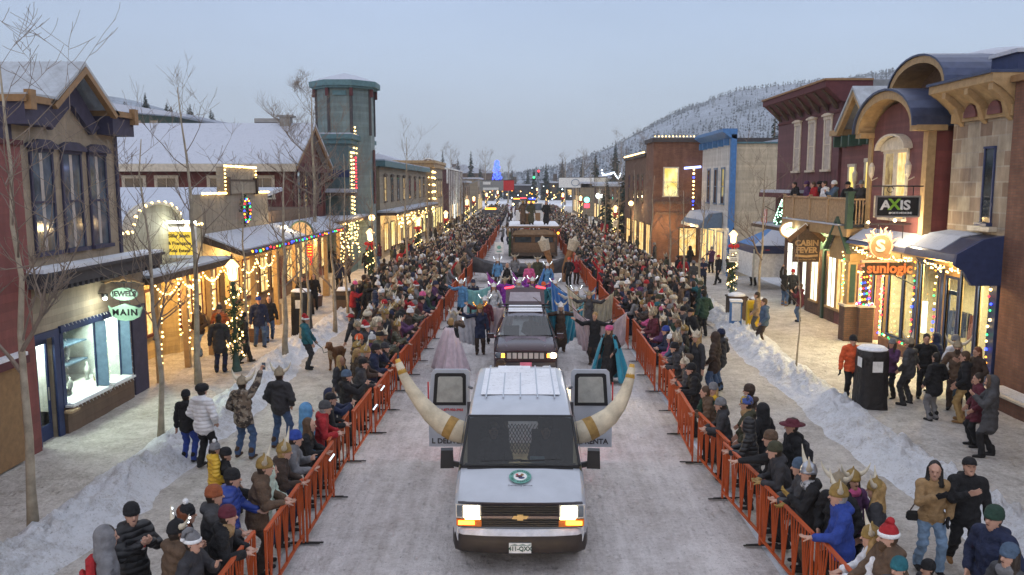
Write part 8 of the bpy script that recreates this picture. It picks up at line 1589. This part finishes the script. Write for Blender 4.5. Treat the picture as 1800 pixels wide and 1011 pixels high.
D_ = [ # px, py feet or head, face, jacket, cape kind, colour, hat, label
 (793,655,'f',-30,'black','cape','pink','pinkish white long cape seen from behind, next to the barrier',None),
 (798,640,'f',-30,'brown',None,None,'brown coat and horned hat filming beside the pinkish cape','viking'),
 (844,622,'f',185,'navy','wing','white','navy coat and gold lit horned hat holding a white veil','lithorns'),
 (853,603,'f',180,'burgundy','wing','pink','burgundy coat and white lit horned hat behind the gold lit horns','lithornsw'),
 (985,618,'f',185,'dark brown','wing2','teal','brown jacket and white horned hat with a big teal cloak','vikingw'),
 (1070,672,'f',150,'black','cape','teal','pale pink hat and long teal cape close to the van door','pinkhat'),
 (1045,640,'f',160,'black','wing2','pink','black dress spreading large pale pink pleated wings',None),
 (1012,580,'f',185,'silver','wing2','blue','silver dress and white lit horns with a bright blue wing','lithornsw'),
 (1035,590,'f',170,'dark grey','wing2','gold','grey coat spreading cream gold pleated wings','viking'),
 (812,562,'f',150,'light blue','wing','aqua','pale aqua cape and bluish lit hat beside the barrier','lithornsw'),
 (832,560,'f',190,'navy',None,None,'long navy coat and navy bobble hat walking inside the barrier','pom'),
 (868,570,'f',185,'silver','cape','white','white lit horns and a long pale veil ahead of the dark car','lithornsw'),
 (888,556,'f',170,'purple','wing2','purple','purple gown spreading purple wings behind the dark car','viking'),
 (912,560,'f',185,'silver','cape','silver','silver gown and lit horns between two purple wings','lithornsw'),
 (936,556,'f',175,'purple','wing2','purple','purple cloak rising like a tent behind the tailgate','lithornsw'),
 (955,566,'f',185,'teal','cape','teal','teal gown and orange hat right behind the tailgate','beanie'),
 (975,562,'f',180,'light blue','wing','gold','pale blue gown with dazzling white lit horns and cream wing','lithornsw'),
 (962,520,'f',180,'light blue','cape','blue','light blue gown with lit horns under the brown props','lithornsw'),
 (930,520,'f',190,'pink',None,None,'magenta top and cream horns in the longboat crew','viking'),
 (892,518,'f',170,'black','cape','white','black coat with a white fur stole near the longboat prow',None),
 (875,508,'f',180,'light blue',None,None,'light blue jacket and lit horns beside the longboat prow','lithornsw'),
 (1000,505,'f',160,'black',None,None,'black coat walking beside the longboat near the barrier','beanie'),
 (1012,500,'f',200,'red',None,None,'red jacket walking close to the barrier behind the props',None),
 (905,500,'f',185,'grey',None,None,'grey jacket riding in the longboat with antlers overhead','viking'),
 (945,505,'f',180,'olive',None,None,'olive coat standing in the longboat float','viking')]
for i, (px, py, at, f_, j, kind, col_, l, h_) in enumerate(D_):
    x, y = gp(px, py, .02); arms = ('out','out') if kind == 'wing2' else ('down','out') if kind == 'wing' else ('phone','phone') if 'filming' in l else ('pocket','down') if i % 2 else ('down','down')
    hk = {'lithornsw': 'lithorns', 'vikingw': 'viking', 'pinkhat': 'furhat'}.get(h_, h_); hm = {'lithornsw': 'white', 'vikingw': 'white', 'pinkhat': 'pink', 'viking': 'tanf', 'pom': 'navy', 'beanie': 'orange', 'lithorns': 'gold'}.get(h_, 'black')
    o = person((x, y), R(f_), pm(.022, arms=arms, hem=.34 if kind else .2, skirt=.62 if kind in ('cape','wing2') else 0., hair='long' if i % 3 else 'short', female=bool(i % 3), legs='step' if i % 2 else 'stand'), 'person in ' + l, TM[j], TM['black' if i % 2 else 'dark brown'], hk, TM[hm], (M['gold'] if h_ == 'lithorns' else HORNM if h_ == 'viking' else None), ('blonde','grey','brown')[i % 3], 'brown', group='costumed parade walkers', z=.02, h=1.72)
    if kind == 'cape': cape(o, SAT[col_], i, .55)
    if kind == 'wing': wing(o, SAT[col_], -1 if i % 2 else 1, i, 1.5, 1.0, .25)
    if kind == 'wing2': wing(o, SAT[col_], -1, i, 1.7, .8, .2); wing(o, SAT[col_], 1, i+9, 1.95, .85, .2)
for i, (x, y, f_, j, h_, hm, l) in enumerate(((.2,65.5,170,'brown','viking','gold','rider in brown furs and horned hat on the roof of the log sided float'),(.85,65.3,190,'olive',None,'black','rider in a long olive robe on the roof of the log sided float'),(2.05,65.2,175,'black',None,'black','rider in a long black fur coat with long hair on the float roof'))):
    person((x, y), R(f_), pm(.026, arms=('up' if i == 0 else 'down','pocket'), hem=.55, skirt=.7, hair='long', beard=i < 2, puff=1.1), l, TM[j], TM['black'], h_, TM[hm], None, 'dark', z=2.63, h=1.9, group='riders on the log sided float')
# ---- spectators behind the barriers: one figure kind per pose, copied with its own clothes and headgear
q = random.Random(99)
JW = ['black']*9 + ['charcoal']*7 + ['navy']*6 + ['dark grey']*5 + ['dark brown']*5 + ['olive']*4 + ['brown']*3 + ['burgundy']*3 + ['grey']*3 + ['slate blue']*2 + ['teal','red','red','plum','dark green','dark green','royal blue','tan','white','rust','pink','light blue']
HW = [('viking','tanf','tan horned hat')]*5 + [('viking','gold','golden horned hat')]*4 + [('viking','cream','cream horned hat')]*4 + [('beanie','black','black beanie')]*5 + [('beanie','grey','grey beanie')]*4 + [('pom','white','white bobble hat')]*3 + [('beanie','navy','navy beanie'), ('beanie','red','red beanie'), ('pom','pink','pink bobble hat'), ('pom','grey','grey bobble hat'), ('cap','black','black cap'), ('furhat','brown','brown fur hat'), ('furhat','cream','pale fur hat'), ('santa','red','red santa hat'), ('beanie','olive','olive beanie'), ('beanie','teal','teal beanie')] + [(None,None,'no hat')]*6
TW = [('black','black'),('denim','jeans'),('charcoal','charcoal'),('dark brown','brown'),('navy','navy')]
FRONTP = [rail, railL, railF, hoodS, chest, phone, D(arms=('rail','rail'),lean=.2,puff=1.1,hem=.24), D(arms=('rail','chest'),lean=.12,hair='long',hem=.16,grip=(0,1))]
BACKP = [stand, stand2, standF, hoodP, chest, phone, fold, coat, coatF, phoneH, D(arms=('pocket','high'),hem=.16,grip=(0,1))]
def zone(y): return 'level with the white van' if y < 18.5 else 'level with the dark car' if y < 30 else 'level with the caped walkers' if y < 42 else 'level with the longboat' if y < 54 else 'level with the log float'
occupied = [(o.location.x, o.location.y) for o in SC.objects if o.name.startswith('person') and o.parent is None]
def free(x, y, d=.40): return all((x-a)**2 + (y-b)**2 > d*d for a, b in occupied)
cand = []
for side, tab, sd in (('jewellery shop side', FL, -1), ('glass shop side', FR, 1)):
    for row in range(7):
        y = 19.5 if sd < 0 else 21.5
        y += row*.17 + (4 if row == 2 else 8 if row == 3 else 10 if row >= 4 else 0)
        while y < 108:
            d = .50 + row*.54 + q.uniform(-.1, .14); wmax = 3.9 if y > 33 else 2.3
            if d < wmax and q.random() > .09: cand.append((y + q.uniform(-.12, .12), fx(tab, y) + sd*d, row, side, sd))
            y += q.uniform(.50, .66)*(1.0 if y < 60 else 1.25)
cand.sort(); used = 0; rest = []
for y, x, row, side, sd in cand:
    if not free(x, y): continue
    if NPEOPLE[0] >= 296: rest.append((x, y, row, sd)); continue
    occupied.append((x, y))
    for _ in range(80):
        j = q.choice(JW); hk, hm, hn = q.choice(HW); tm, tn = q.choice(TW); rn = ('at the barrier', 'in the second row', 'in the third row', 'in the rear rows', 'in the rear rows', 'at the back', 'at the back')[row]
        lab = 'person in %s jacket, %s and %s trousers, %s %s, %s' % (j, hn, tn, rn, zone(y).replace('level with', 'by'), side.replace(' side', ''))
        if tn == 'jeans': lab = lab.replace('jeans trousers', 'jeans')
        lab = lab.replace('in the second', 'second').replace('in the third', 'third').replace('in the rear rows', 'rear rows').replace('at the ', 'at ')
        if len(lab.split()) > 16: lab = lab.replace(' and %s trousers' % tn, '').replace(' and jeans', '')
        if len(lab.split()) > 16: lab = lab.replace(' jacket', '')
        if lab not in LABELS: break
    p = dict(q.choice(FRONTP if row == 0 else BACKP)); 
    if hk is None and q.random() < .4 and not p.get('hood'): p['hair'] = 'long'
    if p.get('hood'): 
        if hk: p.pop('hood')
        else: lab = lab.replace('no hat', 'hood up')
    LABELS.add(lab); face = (-90 if sd < 0 else 90) + q.uniform(-28, 28) + (35 if sd < 0 else -35)*(row == 0)*.0
    person((x, y), R(face), pm(.027 if y < 34 else .034, fine=y < 34, **p), lab, TM[('q_' + j) if 'q_'+j in TM and q.random() < .3 else j], TM[tm], hk, TM.get(hm), None, q.choice(['dark','brown','black','blonde','grey','brown']), q.choice(['black','brown']), q.choice([0,0,1,2,2,3]), h=q.uniform(1.2, 1.45) if q.random() < .07 else q.uniform(1.56, 1.9), z=.04, group='spectators behind the barriers')
# the rest, farther up the street, read as one mass
far_m = [C[k] for k in ('black','charcoal','navy','dark brown','olive','burgundy','grey','red','tan','teal','white','rust')] + [SKIN[0], HA['dark'], TANH, HORNM, C['pink']]
FT = [sdf_mesh_ for sdf_mesh_ in [figure(res=.055, fine=False, **k) for k in (D(arms=('pocket','pocket'),hem=.2,hat='viking',puff=1.1), D(arms=('rail','rail'),hem=.14,hat='beanie',puff=1.1), D(arms=('phone','phone'),hem=.2,hat='pom',puff=1.1), D(arms=('fold','fold'),hem=.3,hood=True), D(arms=('down','high'),hem=.16,hat='beanie'), D(arms=('down','pocket'),hem=.14,hair='long'))]]
y = 108
while y < 175:
    for sd, tab in ((-1, FL), (1, FR)):
        for row in range(5): rest.append((fx(tab, y) + sd*(.5+row*.8+q.uniform(-.2,.2)), y+q.uniform(-.4,.4), row, sd))
    y += 1.25
for k in range(46): rest.append((q.uniform(-2.2, 3.0), q.uniform(74, 165), 9, 1))
for k in range(90): s_ = q.choice((-1,1)); rest.append((q.uniform(-9.2,-6.6) if s_ < 0 else q.uniform(7.4, 9.4), q.uniform(52, 120), 9, s_))
VS, QS, MS = [], [], []; off = 0
for x, y, row, sd in rest:
    V, Q, Mt = q.choice(FT)[:3]; s = q.uniform(.88, 1.07); a = R(-90*sd*-1 + q.uniform(-30,30)); c_, s_ = math.cos(a), math.sin(a)
    P = V*s; VS.append(np.stack([P[:,0]*c_-P[:,1]*s_+x, P[:,0]*s_+P[:,1]*c_+y, P[:,2]+.03], -1)); QS.append(Q+off); off += len(V)
    j = q.choice([0,0,0,0,1,1,1,2,2,3,3,4,4,5,6,7,8,3]); lut = np.array([j, q.choice([0,1,2,3]), 12, 13, 0, 0, 6, 13, q.choice([14,14,8,8,0,6,10,3]), 15]); MS.append(lut[Mt])
me = bpy.data.meshes.new('crowd'); np_mesh(me, np.concatenate(VS), np.concatenate(QS), True)
for m_ in far_m: me.materials.append(m_)
me.polygons.foreach_set('material_index', np.concatenate(MS).astype(np.int32))
tag(link('crowd', me), 'dense far crowd of spectators lining both sides up to the crossing', 'crowd', kind='stuff')
# ---- things people carry, and the dog
def pack(x, y, z, rz, mat, label):
    t = thing('rucksack', label, 'rucksack', (x, y, z), R(rz)); MB().obox((0,0,0), (.30,.17,.46), (0,0,0), 0, .85).build('bag', mat, t).modifiers.new('round', 'BEVEL').width = .06; MB().obox((0,-.11,-.06), (.22,.07,.24)).build('pocket', mat, t).modifiers.new('round', 'BEVEL').width = .03; [MB().tube([(s*.1,.09,.2),(s*.1,.16,.1),(s*.1,.15,-.1),(s*.1,.08,-.18)], .016, 5).build('strap', M['black'], t) for s in (-1,1)]
x, y = hp_(1391,750,1.78); pack(x+.22, y-.02, 1.2, 95, C['charcoal'], 'black rucksack on the back of the burgundy cap wearer')
x, y = hp_(190,945,1.75); pack(x-.16, y-.09, 1.2, -60, C['red'], 'bright red rucksack on the grey hooded person in the corner')
x, y = gp(705,487); pack(x-.05, y-.2, 1.2, -20, C['red'], 'red rucksack near the pale tree trunk')
x, y = gp(1630,1003); t = thing('handbag', 'small black crossbody bag at the hip of the tan fleece', 'handbag', (x-.27, y-.02, .88), R(170)); MB().obox((0,0,0), (.22,.09,.15), (0,0,0), 0, .9).build('bag', M['rubber'], t).modifiers.new('round', 'BEVEL').width = .03; MB().tube([(.05,0,.08),(-.05,.03,.3),(-.25,.06,.5)], .01, 5).build('strap', M['dkwood'], t)
for px, py, h, dx, dy, dz, l in ((538,772,1.74,.43,-.02,1.30,'bright lit phone held out by the royal blue beanie wearer'),(640,662,1.72,.42,-.05,1.34,'lit phone held up by the slate blue beanie wearer'),(624,695,1.68,.42,-.05,1.32,'lit phone in front of the long navy parka'),(232,905,1.75,.0,0,0,'')):
    x, y = hp_(px, py, h)
    if l: phone_obj(x+dx, y+dy, dz, l, R(-60))
x, y = gp(430,805); phone_obj(x+.38, y+.33, 1.93, 'dark phone raised overhead by the patterned poncho', R(0), False, 85); x, y = gp(798,640); phone_obj(x+.28, y+.30, 1.42, 'lit phone filming beside the pinkish cape', R(-30), True, 70)
x, y = hp_(232,905,1.75); t = thing('drink_can', 'small drink can in the hands of the black puffer jacket', 'drink can', (x+.20, y-.17, 1.24)); MB().lathe([(.03,0),(.033,.01),(.033,.11),(.026,.122)], 10).build('body', M['steel'], t); MB().lathe([(.034,.03),(.034,.09)], 10).build('print', M['redbow'], t)
x, y = gp(592,650); P = []
a_ = lambda *p: (p[0], p[1], p[2])
for p in (((0,-.28,.50),(0,.22,.52),.13,.15,(.9,1,1.05)), ((0,.22,.54),(0,.40,.74),.11,.085,None), ((0,.42,.80),(0,.46,.80),.085,.075,(.9,1,.95)), ((0,.48,.78),(0,.60,.75),.05,.036,None), ((-.065,.42,.84),(-.085,.42,.73),.03,.022,None), ((.065,.42,.84),(.085,.42,.73),.03,.022,None), ((0,-.32,.55),(0,-.50,.42),.045,.035,None), ((0,-.50,.42),(0,-.60,.48),.04,.02,None)): P.append((p[0],p[1],p[2],p[3],p[4],0,.04))
for sg in (-1,1):
    P += [((sg*.085,.22,.46),(sg*.085,.20,.24),.062,.042,None,0,.03), ((sg*.085,.20,.24),(sg*.085,.22,.05),.04,.032,None,0,.015), ((sg*.085,.21,.035),(sg*.085,.27,.03),.036,.03,None,0,.01), ((sg*.085,-.24,.48),(sg*.09,-.20,.32),.085,.055,None,0,.03), ((sg*.09,-.20,.32),(sg*.09,-.34,.20),.05,.034,None,0,.015), ((sg*.09,-.34,.20),(sg*.09,-.31,.05),.033,.03,None,0,.012), ((sg*.09,-.32,.035),(sg*.09,-.25,.03),.034,.03,None,0,.01)]
P += [((0,.605,.765),(0,.612,.762),.018,.016,None,1,.003), ((-.036,.505,.825),(-.036,.51,.825),.011,.011,None,1,.002), ((.036,.505,.825),(.036,.51,.825),.011,.011,None,1,.002), ((0,.26,.42),(0,.36,.60),.09,.07,(.8,1,1),2,.03)]
V, Q, Mt = sdf_mesh(P, .014); me = bpy.data.meshes.new('dog'); np_mesh(me, V, Q); me.materials.append(cloth('reddish brown dog coat', (.17,.075,.03), .35, .8, 14)); me.materials.append(M['black']); me.materials.append(cloth('pale dog bib', (.34,.24,.15), .3, .8, 14)); me.polygons.foreach_set('material_index', Mt.astype(np.int32))
dg = link('dog', me); dg.location = (x, y, .03); dg.rotation_euler = (0, 0, R(165)); dg.scale = (1.08,)*3; tag(dg, 'shaggy reddish brown dog on a leash standing on the snow', 'dog')
x2, y2 = gp(540,649); ls = MB().tube([(x-.02, y-.36, .70), (x-.3, y-.4, .62), (x2+.55, y2-.2, .72), (x2+.24, y2-.05, .92)], .012, 5); MB; tag(ls.build('dog_leash', M['green']), 'thin green leash between the dog and the teal jacket', 'leash')
# ================================================================== DUSK AIR
hz_ = MB().box(-900, 1300, -60, 1600, -1.2, 175).build('haze', M['black'])
hm_ = bpy.data.materials.new('dusk haze'); hm_.use_nodes = True; t_ = hm_.node_tree; t_.nodes.clear(); pv = t_.nodes.new('ShaderNodeVolumePrincipled'); pv.inputs['Density'].default_value = .00042; pv.inputs['Color'].default_value = (.92,.96,1,1)
t_.links.new(pv.outputs[0], t_.nodes.new('ShaderNodeOutputMaterial').inputs['Volume']); hz_.data.materials[0] = hm_; tag(hz_, 'pale bluish dusk haze filling the valley air', 'haze', kind='stuff'); hm_.cycles.homogeneous_volume = True
cy.volume_bounces = 0
